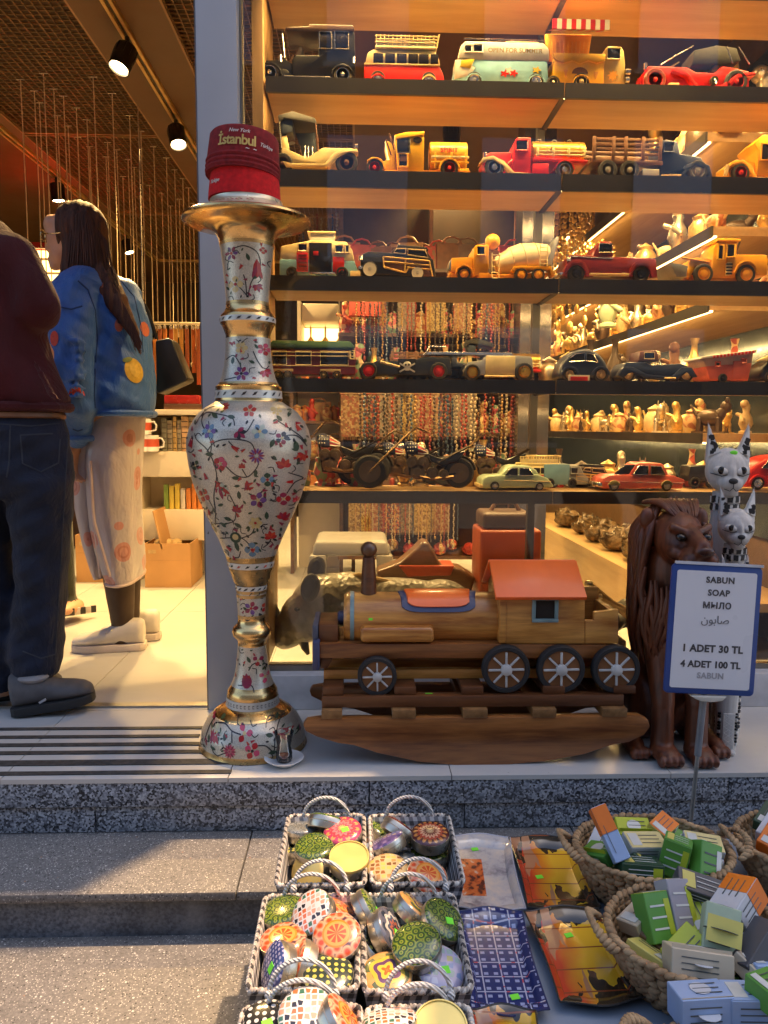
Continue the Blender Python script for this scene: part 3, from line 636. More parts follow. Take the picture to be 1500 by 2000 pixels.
t.box('step', 604, 524, 655, 528, CHROME, -.01, .01); t.box('bumper', 684, 520, 704, 536, CREAM, -.002, .117)
t.wheel(570, 524, 11, BLK, 0, hub=.4); t.wheel(668, 525, 12, BLK, 0, hub=.4)
t.box('cup', 612, 484, 622, 492, REDT, -.004, .0, .0005)
t = Toy('woody_wagon', 'black toy station wagon with wooden side panels and whitewall tyres', 'toy car', 780, 540, 3, w=.11, tilt=0)
t.ext('body', [(704, 506), (706, 492), (720, 486), (762, 488), (846, 498), (852, 534), (706, 530)], BLK, bev=.006)
t.ext('cabin', [(760, 490), (772, 478), (832, 480), (846, 500)], cm('brown_roof', (.06, .03, .015)), .006, .104, .004)
t.win([(768, 489), (774, 481), (792, 481), (791, 491)], TAN, fw=1.2); t.win([(797, 482), (830, 484), (836, 498), (796, 493)], TAN, fw=1.2)
t.ext('wood_panel', [(748, 498), (838, 504), (844, 532), (816, 534), (806, 520), (790, 524), (750, 516)], BROWNT, -.0015, .004, .0005)
for a in ([(748, 497), (838, 504)], [(748, 506), (838, 512)], [(750, 517), (792, 526)], [(838, 503), (845, 533)], [(748, 497), (750, 517)], [(792, 500), (790, 525)], [(795, 516), (840, 520)], [(792, 526), (800, 514)]): t.bar('wood_trim', a, 1.7, cm('trim_yellow', (.68, .42, .1)), -.002)
t.ext('luggage', [(776, 470), (834, 474), (838, 480), (776, 477)], BLK, .02, .09, .002)
t.wheel(722, 521, 15, SILV, 0, white=True, hub=.3); t.wheel(815, 531, 13, SILV, 0, white=True, hub=.3); t.bar('lamp', [(704, 496), (704, 504)], 4, CHROME); t.box('bumper', 700, 514, 712, 520, CHROME, 0, .11)
t = Toy('cement_mixer', 'yellow toy cement mixer truck with a cream drum', 'toy truck', 980, 541, 3, w=.115)
t.ext('cab', [(924, 532), (924, 478), (930, 472), (954, 472), (954, 530)], ORG, bev=.004); t.win([(930, 476), (946, 492)], YEL)
t.ext('hood', [(882, 522), (882, 496), (924, 494), (924, 524)], ORG, .014, .10); t.box('grille', 879, 500, 883, 518, CHROME, .02, .095)
t.ext('frame_rail', [(878, 522), (954, 526), (1078, 520), (1078, 526), (1060, 534), (878, 532)], ORG, .02, .095)
mm = MB(); p0 = Vector((t.q(972, 505)[0], .058, t.q(972, 505)[1])); p1 = Vector((t.q(1080, 470)[0], .058, t.q(1080, 478)[1])); d = p1-p0; qq = d.to_track_quat('Z', 'Y').to_matrix().to_4x4(); mm.T = Matrix.Translation(p0) @ qq; L = d.length
mm.lathe([(.006, 0), (.024, .003), (.043, L*.3), (.047, L*.5), (.040, L*.75), (.026, L), (.0, L)], 28); mm.build('drum', mat('tin_drum', (.66, .55, .33), .4), t.root, local=True)
mm = MB(); mm.T = Matrix.Translation(p0) @ qq
for f in (.3, .52, .76): r_ = {.3: .0435, .52: .0473, .76: .0402}[f]; mm.lathe([(r_, L*f), (r_+.0012, L*f+.001), (r_, L*f+.002)], 28)
mm.build('drum_band', TAN, t.root, local=True)
mm = MB(); x, z = t.q(966, 459); mm.ell((x, .05, z), 15*t.k, 20, 12); mm.build('water_tank', ORG, t.root, local=True)
t.ext('chute', [(1072, 500), (1090, 450), (1096, 452), (1082, 510)], GREYC, .03, .085, .002)
for x0_, yt, yb_ in ((960, 488, 540), (1054, 472, 512)):
    for dx in (0, 14): t.bar('ladder_rail', [(x0_+dx, yt), (x0_+dx, yb_)], 1.2, CREAM, -.004)
    for k in range(5): t.bar('ladder_rung', [(x0_, yt+4+k*(yb_-yt-8)/4), (x0_+14, yt+4+k*(yb_-yt-8)/4)], 1, CREAM, -.004)
t.ext('rear_guard', [(1000, 520), (1004, 512), (1076, 512), (1084, 530), (1078, 532), (1072, 518), (1008, 518), (1004, 524)], ORG, -.004, .03, .001)
for cx in (906, 1018, 1052): t.wheel(cx, 528, 13, ORG, 0, hub=.5)
fender(t, 906, 528, 14, ORG, 0, 180, 3); t.box('fuel_tank', 934, 526, 956, 540, ORG, -.003, .02)
t = Toy('maroon_pickup', 'maroon vintage toy pickup truck on the third row', 'toy truck', 1190, 543, 3, w=.115)
t.ext('body', [(1104, 530), (1106, 498), (1112, 490), (1160, 492), (1282, 496), (1286, 532)], MAROON, bev=.005)
t.ext('cab', [(1156, 494), (1166, 468), (1174, 464), (1192, 464), (1197, 470), (1198, 498)], MAROON, .004, .111, .005); t.win([(1168, 470), (1193, 486)], CHROME, fw=1.3)
t.box('bed_opening', 1202, 494, 1280, 497, BLK, .01, .105, 0)
for cx in (1124, 1252):
    t.ext('fender', [(cx-26, 530)]+[(cx+25*math.cos(a), 531-31*math.sin(a)) for a in [math.pi-i*math.pi/12 for i in range(13)]]+[(cx+34, 532)]+[(cx+19*math.cos(a), 533-22*math.sin(a)) for a in [i*math.pi/12 for i in range(13)]], MAROON, -.008, .03, .002)
    t.wheel(cx, 528, 17, BLK, 0, hub=.35)
t.box('running_board', 1150, 526, 1230, 531, TAN, -.008, .02); t.bar('lamp', [(1112, 500), (1105, 501)], 4.5, CHROME); t.bar('trim_line', [(1112, 494), (1160, 496), (1196, 497)], .9, CHROME); t.box('bumper', 1092, 524, 1104, 530, CHROME, 0, .115)
t = Toy('wheel_loader', 'yellow toy wheel loader with a lowered front bucket', 'toy loader', 1410, 547, 3, w=.115)
t.ext('rear_body', [(1418, 526), (1420, 490), (1496, 490), (1500, 500), (1500, 530)], ORG, bev=.004); t.ext('cab', [(1390, 535), (1394, 478), (1402, 464), (1440, 464), (1440, 535)], ORG, .01, .105, .003); t.box('cab_roof', 1398, 460, 1444, 466, ORG, .002, .113)
t.win([(1399, 474), (1410, 500)], YEL); t.win([(1416, 472), (1432, 496)], YEL); t.ext('arm', [(1344, 532), (1350, 500), (1362, 494), (1392, 498), (1392, 512), (1364, 508), (1352, 534)], ORG, .02, .095, .002); t.bar('arm_link', [(1334, 496), (1388, 504)], 2.4, ORG, .018)
t.ext('bucket', [(1304, 508), (1330, 512), (1340, 514), (1338, 536), (1318, 536)], GREYC, -.006, .12, .002); t.box('step', 1418, 506, 1428, 530, CREAM, -.002, .01)
for y in (508, 514, 520, 526): t.box('step_slot', 1417, y, 1429, y+3, BLK, -.0032, .0, 0)
for cx in (1373, 1457): t.wheel(cx, 528, 19, ORG, 0, hub=.4)
fender(t, 1457, 526, 20, ORG, 0, 180, 4); t.bar('exhaust', [(1442, 490), (1452, 458)], 2, BLK, .03); t.bar('mirror_arm', [(1452, 458, .06), (1458, 488, .06)], 1, CHROME)
# --- fourth row -----------------------------------------------------------
t = Toy('tram_car', 'maroon toy tram carriage with a green roof on the fourth row', 'toy tram', 610, 738, 4, w=.11)
t.box('body', 530, 680, 694, 728, MAROON); t.ext('roof', [(526, 672), (534, 664), (684, 664), (692, 674), (692, 678), (526, 678)], GREENR, -.004, .114, .002)
for (a, b) in ((532, 560), (578, 608), (626, 680)): t.win([(a, 684), (b, 710)], CREAM, fw=1.2)
for y in (686, 693): t.bar('trim_line', [(530, y), (692, y)], .9, TAN, -.003)
t.bar('trim_line', [(530, 712), (694, 712)], 1, TAN, -.002); t.win([(684, 682), (692, 698)], CREAM)
for cx in (544, 562, 632, 658): t.wheel(cx, 730, 9, TAN, 6)
for cx in (553, 645): t.box('bogie', cx-20, 718, cx+20, 724, TAN, -.004, .02)
t = Toy('pirate_hot_rod', 'dark toy hot rod with red hubs and a skull and crossbones flag', 'toy car', 780, 739, 4, w=.11)
t.ext('body', [(700, 716), (740, 700), (800, 702), (830, 692), (880, 694), (884, 728), (706, 730)], cm('gunmetal', (.05, .055, .06), metal=.6), .01, .1, .004)
t.box('flag', 776, 698, 812, 728, BLK, -.006, -.002, .0008)
mm = MB(); x, z = t.q(795, 712); s_ = t.k
mm.T = Matrix.Translation((x, -.0075, z)); mm.ell((0, 0, 2*s_), (8*s_, .0015, 7*s_), 14, 8); mm.box((0, 0, -6*s_), (8*s_, .002, 5*s_))
for g in (.5, -.5): mm.box((0, .0006, -3*s_), (34*s_, .0015, 3*s_), (0, g, 0))
mm.build('skull_emblem', WHITEC, t.root, local=True)
mm = MB(); mm.T = Matrix.Translation((x, -.0092, z))
for dx in (-3, 3): mm.ell((dx*s_, 0, 2.4*s_), (2*s_, .0006, 2*s_), 8, 6)
mm.build('skull_eyes', BLK, t.root, local=True)
t.bar('bone_shaft', [(742, 704), (780, 714)], 2.4, CREAM, -.01); t.bar('windscreen', [(828, 692), (838, 674), (870, 674)], 1.5, CHROME)
t.wheel(720, 721, 17, REDT, 0, hub=.4); t.wheel(857, 721, 17, REDT, 0, hub=.4)
t = Toy('cream_landau', 'silver and cream vintage toy car with gold hubs on the fourth row', 'toy car', 970, 740, 4, w=.11)
t.ext('body', [(905, 720), (912, 704), (940, 700), (950, 690), (1010, 690), (1040, 692), (1044, 728), (906, 730)], SILV, .004, .106, .005); t.box('door_panel', 948, 692, 1006, 728, CREAM, -.001, .005); t.ext('roof', [(820, 690), (838, 684), (1000, 684), (1004, 690)], CHROME, .01, .1, .002)
t.wheel(922, 724, 16, GOLDT, 0, hub=.5); t.wheel(1024, 722, 18, GOLDT, 0, hub=.45); t.bar('running_board', [(946, 731), (1006, 731)], 2, CREAM)
t = Toy('blue_beetle_car', 'small dark blue rounded toy car beside a red white sign', 'toy car', 1150, 740, 4, w=.10)
t.ext('body', arch(1090, 1192, 676, 734, 16), NAVY, bev=.012, seg=3); t.win([(1112, 694), (1124, 686), (1140, 685), (1140, 700), (1110, 702)], CHROME, fw=.9); t.win([(1144, 685), (1158, 688), (1166, 702), (1144, 700)], CHROME, fw=.9)
t.wheel(1112, 727, 13, TAN, 0); t.wheel(1173, 727, 14, TAN, 0)
for cx in (1112, 1173): fender(t, cx, 728, 14, NAVY, 0, 180, 4)
t.box('price_sign', 1106, 728, 1148, 741, WHITEC, -.02, -.017, .0004); t.box('sign_panel', 1110, 731, 1144, 739, REDT, -.0215, -.0198, .0002)
t = Toy('navy_roadster', 'dark navy vintage open toy car with a brown top', 'toy car', 1285, 741, 4, w=.11)
t.ext('body', [(1212, 716), (1222, 702), (1262, 702), (1270, 708), (1330, 704), (1352, 712), (1356, 730), (1214, 730)], NAVY, bev=.006); t.ext('top', [(1246, 702), (1250, 680), (1284, 678), (1290, 700)], LEATH, .01, .1, .006); t.win([(1256, 684), (1276, 696)], TAN, fw=1)
t.ext('sweep_fender', [(1206, 728), (1216, 712), (1234, 712), (1262, 726), (1310, 730), (1330, 712), (1350, 712), (1362, 730), (1352, 732), (1340, 722), (1322, 736), (1260, 734), (1232, 722), (1214, 734)], NAVY, -.005, .03, .002)
t.wheel(1226, 728, 14, TAN, 0, hub=.4); t.wheel(1340, 729, 15, TAN, 0, hub=.4); t.bar('running_board', [(1296, 733), (1318, 733)], 1.6, CREAM, -.007)
t = Toy('pink_caravan', 'pink and white toy caravan with a scalloped roof edge', 'toy caravan', 1430, 744, 4, w=.115)
t.ext('body', [(1386, 740), (1376, 712), (1468, 704), (1462, 740)], PINK, bev=.004); t.ext('upper_body', [(1376, 713), (1368, 696), (1470, 684), (1468, 706)], cm('rose_white', (.66, .42, .34)), .001, .114, .003)
t.ext('roof', [(1364, 698), (1366, 694), (1474, 680), (1474, 685)], WHITEC, -.005, .12, .0008)
for i in range(12): t.box('roof_scallop', 1388+i*7, 694-i*.9-2, 1392+i*7, 697-i*.9, REDT, -.007, -.004, 0)
t.win([(1395, 704), (1404, 712)], PINK); t.win([(1446, 698), (1455, 705)], PINK); t.ext('door', [(1430, 702), (1456, 700), (1454, 736), (1430, 738)], PINK, -.002, .002, .0008); t.wheel(1411, 736, 9, BLK, 0)
t = Toy('grey_coupe', 'dark toy car half hidden at the fourth row end', 'toy car', 1530, 744, 4, w=.11)
t.ext('body', arch(1482, 1600, 690, 738, 14), BLK, bev=.01, seg=3); t.wheel(1504, 732, 12, TAN, 0); t.ext('cream_hood', [(1474, 702), (1500, 690), (1540, 690), (1540, 698)], CREAM, -.003, .02, .001)
# --- lowest row -----------------------------------------------------------
FLAGB, FLAGR = cm('flag_blue', (.03, .04, .09)), cm('flag_red', (.5, .04, .04))
IRON = mat('dark_iron', (.035, .026, .018), .38, .75, bump=.2); BRONZE = mat('bronze_engine', (.16, .10, .05), .35, .85, bump=.2)
def moto(name, label, ox, w1, w2, tank, Y, big=1.0):
    t = Toy(name, label, 'toy motorcycle', ox, 956, 5, Y=Y, w=.05)
    for (cx, cy, r) in (w1, w2): t.wheel(cx, cy, r, BRONZE, 9, tw=.02, both=False, d=.015, hub=.25)
    tx, ty = tank
    e = MB(); a = t.q(tx, ty); s = t.k
    def ring(x, ry, rz, zc): return [Vector((a[0]+x*s, .025+ry*s*math.cos(g), a[1]+zc*s+rz*s*math.sin(g))) for g in [i*math.pi/8 for i in range(16)]]
    e.loft([ring(-22, 3, 4, 5), ring(-18, 10, 12, 3), ring(-8, 13, 14, 2), ring(4, 12, 11, 0)]); e.build('tank_front', FLAGB, t.root, local=True)
    rings = [(4, 12, 11, 0), (14, 9, 8, -3), (24, 4, 4, -6)]
    tk = MB(); tk.loft([ring(*q) for q in rings]); tb = tk.build('tank_tail', FLAGR, t.root, local=True)
    for k in range(3):
        st = MB(); st.tube([Vector((a[0]+x*s, .025-ry*s*math.cos(R(50-k*45))-.0004, a[1]+zc*s+rz*s*math.sin(R(50-k*45)))) for x, ry, rz, zc in rings], 1.3*s, 6); st.build('white_stripe', WHITEC, tb, local=True)
    for i in range(11):
        gx = -16+5*(i % 4); gz = 9-7*(i//4); st = MB(); st.ell((a[0]+gx*s, .025-12.6*s*math.sqrt(max(.05, 1-(gz/14)**2)), a[1]+(gz+2)*s), 1.5*s, 6, 4); st.build('star', WHITEC, t.root, local=True)
    return t, a, s
def moto_rest(t, w1, w2, tank):
    (x1, y1, r1), (x2, y2, r2) = w1, w2; tx, ty = tank
    t.bar('frame', [(tx-18, ty), (tx-10, y1+6), (tx+40, y1+10), (x2, y2)], 2.4, IRON, .018); t.bar('frame', [(tx-18, ty), (tx-10, y1+6), (tx+40, y1+10), (x2, y2)], 2.4, IRON, .032)
    for d in (.010, .040):
        t.bar('fork', [(x1, y1, d), (tx-10, ty-34, d)], 2.2, BRONZE)
        t.bar('handlebar', [(tx-10, ty-34, d), (tx+2, ty-42, d-(.02 if d < .02 else -.02)), (tx+26, ty-32, d-(.03 if d < .02 else -.03))], 1.6, BRONZE)
        t.bar('rear_strut', [(tx+44, ty+26, d), (tx+104, ty-6, d)], 2.0, IRON); t.bar('exhaust_pipe', [(tx-6, ty+50, d), (tx+30, ty+58, d), (tx+74, ty+54, d)], 4, BRONZE)
    t.ext('seat', [(tx+24, ty+8), (tx+50, ty+18), (tx+78, ty+8), (tx+98, ty+2), (tx+84, ty+24), (tx+52, ty+34), (tx+30, ty+24)], BLK, .008, .042, .005)
    m = MB(); 
    for (ax, ay, r) in ((tx-6, ty+26, 12), (tx+14, ty+26, 12), (tx+4, ty+44, 15), (tx+34, ty+46, 11), (tx+56, ty+48, 9)):
        x, z = t.q(ax, ay); m.cyl((x, .006, z), (x, .044, z), r*t.k, r*t.k, 14); m.cyl((x, .002, z), (x, .01, z), r*.5*t.k, r*.45*t.k, 12)
    m.build('engine', BRONZE, t.root, local=True, bev=.001)
    t.bar('rear_guard', [(x2+(r2+3)*math.cos(a), y2-(r2+3)*math.sin(a), .025) for a in [R(10+i*14) for i in range(11)]], 3.4, IRON); t.bar('headlamp', [(tx-24, ty-6, .025), (tx-34, ty-6, .025)], 6, CHROME)
a1, a2, tk = (722, 920, 33), (898, 922, 30), (812, 876)
t, a, s = moto('chopper_motorcycle', 'bronze toy chopper with starred tank in the middle of the lowest shelf', 800, a1, a2, tk, 2.335); moto_rest(t, a1, a2, tk)
a1, a2, tk = (560, 918, 30), (734, 918, 30), (640, 866)
t, a, s = moto('chopper_motorcycle', 'bronze toy chopper with starred tank half hidden by the tall vase', 640, a1, a2, tk, 2.43); moto_rest(t, a1, a2, tk)
t = Toy('mint_sedan', 'pale mint green rounded toy sedan on the lowest shelf', 'toy car', 1010, 958, 5, w=.11)
t.ext('body', [(940, 946), (942, 936), (952, 930), (980, 928), (1050, 926), (1070, 934), (1082, 948), (1080, 952), (942, 954)], MINT, bev=.006, seg=3); t.ext('cabin', [(978, 930), (992, 912), (1004, 909), (1034, 910), (1048, 918), (1056, 930)], MINT, .008, .102, .006, seg=3)
t.win([(986, 928), (996, 915), (1010, 914), (1010, 928)], CHROME, fw=.8); t.win([(1014, 914), (1032, 915), (1042, 928), (1014, 928)], CHROME, fw=.8)
t.wheel(966, 950, 9, SILV, 0, tw=.012, hub=.4); t.wheel(1054, 951, 8, SILV, 0, tw=.012); t.bar('trim_line', [(984, 938), (1076, 940)], .8, CREAM, -.001); t.box('bumper', 936, 946, 944, 953, CREAM, 0, .11); t.bar('taxi_lamp', [(1012, 907, .05), (1022, 907, .05)], 3, CREAM)
t = Toy('blue_delivery_van', 'dull blue toy delivery van behind the mint sedan', 'toy van', 1100, 950, 5, Y=2.46, w=.08)
t.box('body', 1062, 904, 1112, 944, BLUEV); t.ext('cab', [(1110, 944), (1110, 906), (1132, 906), (1142, 924), (1150, 928), (1152, 944)], GREYC, .002, .078, .004); t.win([(1114, 910), (1128, 922)], GREYC); t.wheel(1118, 940, 9, BLK, 0); t.wheel(1074, 940, 9, BLK, 0)
t = Toy('coral_sedan', 'coral pink boxy toy sedan on the lowest shelf', 'toy car', 1250, 962, 5, w=.11)
t.ext('body', [(1172, 950), (1176, 938), (1190, 932), (1230, 930), (1316, 932), (1338, 940), (1334, 957), (1176, 958)], PINK, bev=.004); t.ext('cabin', [(1228, 932), (1242, 910), (1250, 907), (1292, 908), (1298, 912), (1308, 932)], PINK, .008, .102, .005)
t.win([(1234, 930), (1245, 913), (1264, 913), (1264, 930)], CHROME, fw=.8); t.win([(1269, 913), (1290, 914), (1298, 930), (1270, 930)], CHROME, fw=.8); t.bar('trim_line', [(1180, 944), (1336, 946)], .9, cm('dark_red', (.2, .02, .015)), -.001)
for cx in (1198, 1302): t.wheel(cx, 952, 10, SILV, 0, tw=.012, hub=.4); fender(t, cx, 953, 11, CREAM, 10, 170, 1.2)
t.box('bumper', 1166, 946, 1176, 954, CHROME, 0, .11); t.ext('windscreen', [(1203, 930), (1232, 930), (1242, 911), (1222, 912)], DGL, .012, .03, .0005)
t = Toy('black_jalopy', 'small black toy car behind the wooden cats', 'toy car', 1375, 960, 5, Y=2.45, w=.08)
t.ext('body', [(1342, 946), (1346, 916), (1392, 914), (1398, 946)], BLK, bev=.004); t.wheel(1356, 948, 11, LEATH, 6); t.wheel(1390, 948, 11, LEATH, 6)
t = Toy('red_bug_car', 'glossy red rounded toy car on the lowest shelf end', 'toy car', 1520, 966, 5, w=.11)
t.ext('body', arch(1450, 1600, 896, 958, 16), REDT, bev=.012, seg=3); t.wheel(1478, 950, 13, CHROME, 0); fender(t, 1478, 952, 14, REDT, 0, 180, 5); t.win([(1484, 920), (1500, 902), (1520, 900), (1520, 922)], CHROME, fw=.9)
# ================================================================ tall metal vase
VX, VY = -.271, 1.945
VS = [(1484, 0), (1478, 100), (1462, 104), (1455, 103), (1448, 102), (1440, 101), (1420, 98), (1400, 88), (1385, 74), (1376, 60), (1372, 51), (1368, 50), (1358, 49.5), (1346, 48), (1338, 43), (1332, 40), (1318, 35), (1300, 31.5), (1270, 28), (1254, 27), (1248, 29), (1240, 36), (1232, 38), (1224, 36), (1216, 28), (1208, 26),
      (1180, 27), (1150, 29), (1140, 30), (1134, 34), (1122, 38), (1112, 41), (1100, 44), (1088, 47), (1070, 54), (1050, 62), (1025, 74), (1000, 86), (970, 99), (940, 109), (910, 116), (880, 120), (858, 120), (838, 115), (820, 106), (806, 95), (797, 84), (790, 72), (785, 65), (783, 64), (778, 64.5), (770, 63.5), (760, 63.5), (756, 64), (752, 58), (738, 52), (715, 47), (690, 44), (664, 43), (656, 43), (648, 46), (640, 49), (634, 53), (627, 53.5), (618, 52), (610, 45), (603, 42), (595, 41), (560, 43), (520, 47), (488, 51), (470, 54), (458, 60), (450, 70), (444, 86), (441, 104), (438, 120), (434, 124.5), (430, 124), (427, 119), (420, 100), (412, 84), (406, 73), (400, 70), (396, 70), (396, 0)]
def vz(y): return max(0.0, W(490, y, VY).z)
VP = []
for y, hw in VS:
    p = W(490, y, VY); VP.append((hw*depth(p)/1500, max(0.001, p.z)))
def vrad(z):
    for (r0, z0), (r1, z1) in zip(VP[1:], VP[2:]):
        if (z0-z)*(z1-z) <= 0 and abs(z1-z0) > 1e-6: return r0+(r1-r0)*(z-z0)/(z1-z0)
    return VP[-2][0]
vase = thing('floor_vase', 'tall silver and gold vase painted with colourful flowers in front of the pillar', 'vase', (VX, VY, 0))
def silver_mat():
    t = NT('vase_silver'); v = t.voro(420, feature='DISTANCE_TO_EDGE', out='Distance'); n = t.noise(500, detail=2)
    c = t.ramp(v, [(.0, (.30, .27, .22)), (.10, (.64, .57, .45)), (.4, (.82, .74, .59))])
    c = t.mix(t.math('MULTIPLY', t.noise(6), .25), c, (.3, .29, .28))
    t.base(c, t.math('ADD', t.math('MULTIPLY', n, .2), .26), .55); t.bump(v, .35, .0006); return t.m
VSIL = silver_mat(); VGOLD = mat('vase_gold', (.78, .50, .20), .24, 1, var=.12, vs=30, bump=.03); VBRASS = mat('vase_brass', (.55, .36, .15), .30, .9, var=.2, vs=40, bump=.05); VWHITE = mat('vase_band', (.62, .60, .54), .35, .3)
BANDS = [('foot', 1484, 1440, VBRASS), ('base_dome', 1440, 1386, VSIL), ('dome_collar', 1386, 1334, VGOLD), ('lower_stem', 1334, 1258, VSIL), ('lower_knob', 1258, 1204, VGOLD), ('stem_panel', 1204, 1156, VSIL), ('stem_rings', 1156, 1083, VBRASS),
         ('body', 1083, 785, VSIL), ('shoulder_flange', 785, 750, VGOLD), ('lower_neck', 750, 662, VSIL), ('neck_collar', 662, 594, VGOLD), ('upper_neck', 594, 478, VSIL), ('trumpet_mouth', 478, 428, VGOLD), ('mouth_top', 428, 396, mat('vase_mouth', (.70, .60, .42), .3, .6))]
for name, ya, yb, m in BANDS:
    za, zb = vz(ya), vz(yb)
    if name == 'foot': za = .001
    pr = [(r, z) for (r, z), (y, h) in zip(VP, VS) if yb <= y <= ya]
    if name in ('foot', ): pr = [(.0, .001)] + [(r, z) for r, z in pr if r > .01]
    if pr[0][1] < za-1e-4 or pr[0][1] > za+1e-4: pr = [(vrad(za), za)] + pr
    if pr[-1][1] < zb-1e-4: pr = pr + [(vrad(zb), zb)]
    n = len(pr); dense = []
    for (r0, z0), (r1, z1) in zip(pr, pr[1:]):
        k = max(1, int((abs(z1-z0)+abs(r1-r0))/.008))
        for i in range(k): dense.append((r0+(r1-r0)*i/k, z0+(z1-z0)*i/k))
    dense.append(pr[-1]); lo = dense
    MB().lathe(lo, 72, (VX, VY, 0)).build(name, m, vase, smooth=50)
# enamel flowers wrapped on the surface
ENAM = [mat('enamel_'+n, c, .3, 0, var=.12, bump=0, coat=.3) for n, c in (('red', (.36, .012, .014)), ('crimson', (.25, .015, .05)), ('orange', (.46, .05, .02)), ('pink', (.52, .06, .12)), ('violet', (.13, .05, .20)), ('blue', (.13, .22, .30)), ('green', (.03, .055, .025)), ('black', (.02, .016, .018)), ('yellow', (.55, .42, .18)), ('pale', (.40, .44, .34)), ('gold', VBRASS.diffuse_color[:3] if False else (.45, .28, .10)))]
RE, CR, OR_, PK, VI, BL, GN, BK, YE, PA, GD = range(11)
class Wrap:
    def __init__(s): s.mb = MB()
    def pt(s, px, py, off, rot=0):
        z = vz(py); r = vrad(z); p = W(px, py, VY); cx = VX
        dx = max(-.985, min(.985, (p.x-cx)/max(r, 1e-3)))
        th = math.asin(dx)+rot; r += off
        return Vector((VX+r*math.sin(th), VY-r*math.cos(th), z))
    def poly(s, pts, mi, off=.0006, both=True):
        cx = sum(p[0] for p in pts)/len(pts); cy = sum(p[1] for p in pts)/len(pts); n = len(pts)
        for rot in ((0, math.pi) if both else (0,)):
            vs = [s.pt(cx, cy, off, rot)] + [s.pt(x, y, off, rot) for x, y in pts]
            s.mb.add(vs, [(0, 1+i, 1+(i+1) % n) for i in range(n)], mi)
    def stem(s, pts, w=2.1, mi=BK, off=.0004):
        # smooth through points (catmull)
        P = [pts[0]]+list(pts)+[pts[-1]]; out = []
        for i in range(1, len(P)-2):
            for k in range(6):
                t = k/6; a, b, c, d = P[i-1], P[i], P[i+1], P[i+2]
                out.append(tuple(.5*((2*b[j])+(-a[j]+c[j])*t+(2*a[j]-5*b[j]+4*c[j]-d[j])*t*t+(-a[j]+3*b[j]-3*c[j]+d[j])*t**3) for j in (0, 1)))
        out.append(pts[-1])
        for rot in (0, math.pi):
            vs = []
            for i, p in enumerate(out):
                a = out[max(0, i-1)]; b = out[min(len(out)-1, i+1)]; dx, dy = b[0]-a[0], b[1]-a[1]; L = math.hypot(dx, dy) or 1
                nx, ny = -dy/L*w/2, dx/L*w/2
                vs += [s.pt(p[0]+nx, p[1]+ny, off, rot), s.pt(p[0]-nx, p[1]-ny, off, rot)]
            s.mb.add(vs, [(2*i, 2*i+1, 2*i+3, 2*i+2) for i in range(len(out)-1)], mi)
    def petal(s, x, y, a, L, w, mi, off=.0006, r0=0):
        ca, sa = math.cos(a), math.sin(a); pts = []
        for u, v in ((0, 0), (.3, .8), (.6, 1), (.85, .6), (1, 0), (.85, -.6), (.6, -1), (.3, -.8)):
            q, h = r0+u*(L-r0), v*w/2; pts.append((x+q*ca-h*sa, y+q*sa+h*ca))
        s.poly(pts, mi, off)
    def flower(s, x, y, L, n, mi, mi2, w=None, rot=0, c=None):
        L *= .98; w = w and w*.95
        for k in range(n): s.petal(x, y, rot+2*math.pi*k/n, L, w or L*1.5*math.pi/n*.8, (mi, mi2)[k % 2], r0=L*.18)
        s.poly([(x+L*.2*math.cos(a), y+L*.2*math.sin(a)) for a in [i*math.pi/4 for i in range(8)]], c if c is not None else YE, .0009)
    def tulip(s, x, y, a, L, mi, mi2):
        L *= 1.12
        s.petal(x, y, a, L, L*.42, mi); s.petal(x+math.cos(a)*L*.35, y+math.sin(a)*L*.35, a+.35, L*.72, L*.2, mi2, .0008); s.petal(x+math.cos(a)*L*.35, y+math.sin(a)*L*.35, a-.35, L*.72, L*.2, mi, .0008)
    def leaf5(s, x, y, L, mi, mi2, rot=-math.pi/2):
        L *= 1.1
        for k, f in ((-2, .7), (-1, .9), (0, 1), (1, .9), (2, .7)): s.petal(x, y, rot+k*.62, L*f, L*.42, (mi, mi2)[k % 2], .0006+.0001*abs(k))
    def leaf(s, x, y, a, L, mi=GN): s.petal(x, y, a, L*1.25, L*.6, mi)
w = Wrap()
F, T_, L5, LF, ST = w.flower, w.tulip, w.leaf5, w.leaf, w.stem
# body: stems first, then blossoms
ST([(430, 1020), (434, 990), (434, 960), (442, 920), (428, 880), (402, 858), (396, 846)]); ST([(424, 880), (440, 862), (470, 856), (505, 862), (515, 885)]); ST([(466, 860), (478, 872)])
ST([(430, 890), (432, 860), (410, 826), (415, 808), (440, 810), (470, 818), (476, 832)]); ST([(460, 905), (480, 922), (500, 924), (516, 908), (520, 895)]); ST([(490, 910), (498, 924)]); ST([(395, 830), (412, 803), (432, 795)])
ST([(510, 820), (500, 840), (490, 848)]); ST([(560, 850), (585, 850), (602, 870)]); ST([(548, 820), (590, 850), (600, 868)]); ST([(500, 955), (514, 960), (530, 945)]); ST([(465, 958), (474, 980), (472, 1005), (455, 1014), (432, 1016), (416, 1024)])
ST([(570, 918), (594, 930), (580, 938), (566, 958)]); ST([(480, 1042), (500, 1034), (508, 1018)]); ST([(436, 1046), (460, 1042), (482, 1042), (498, 1058)]); ST([(470, 1020), (474, 1036)]); ST([(520, 1062), (530, 1054), (534, 1046)]); ST([(420, 966), (430, 985), (434, 1000)])
ST([(384, 900), (392, 914), (398, 908)]); ST([(380, 880), (388, 882), (396, 876)]); ST([(557, 962), (545, 972), (538, 966)]); ST([(478, 1068), (474, 1080), (466, 1082)]); ST([(440, 870), (432, 852), (424, 840)])
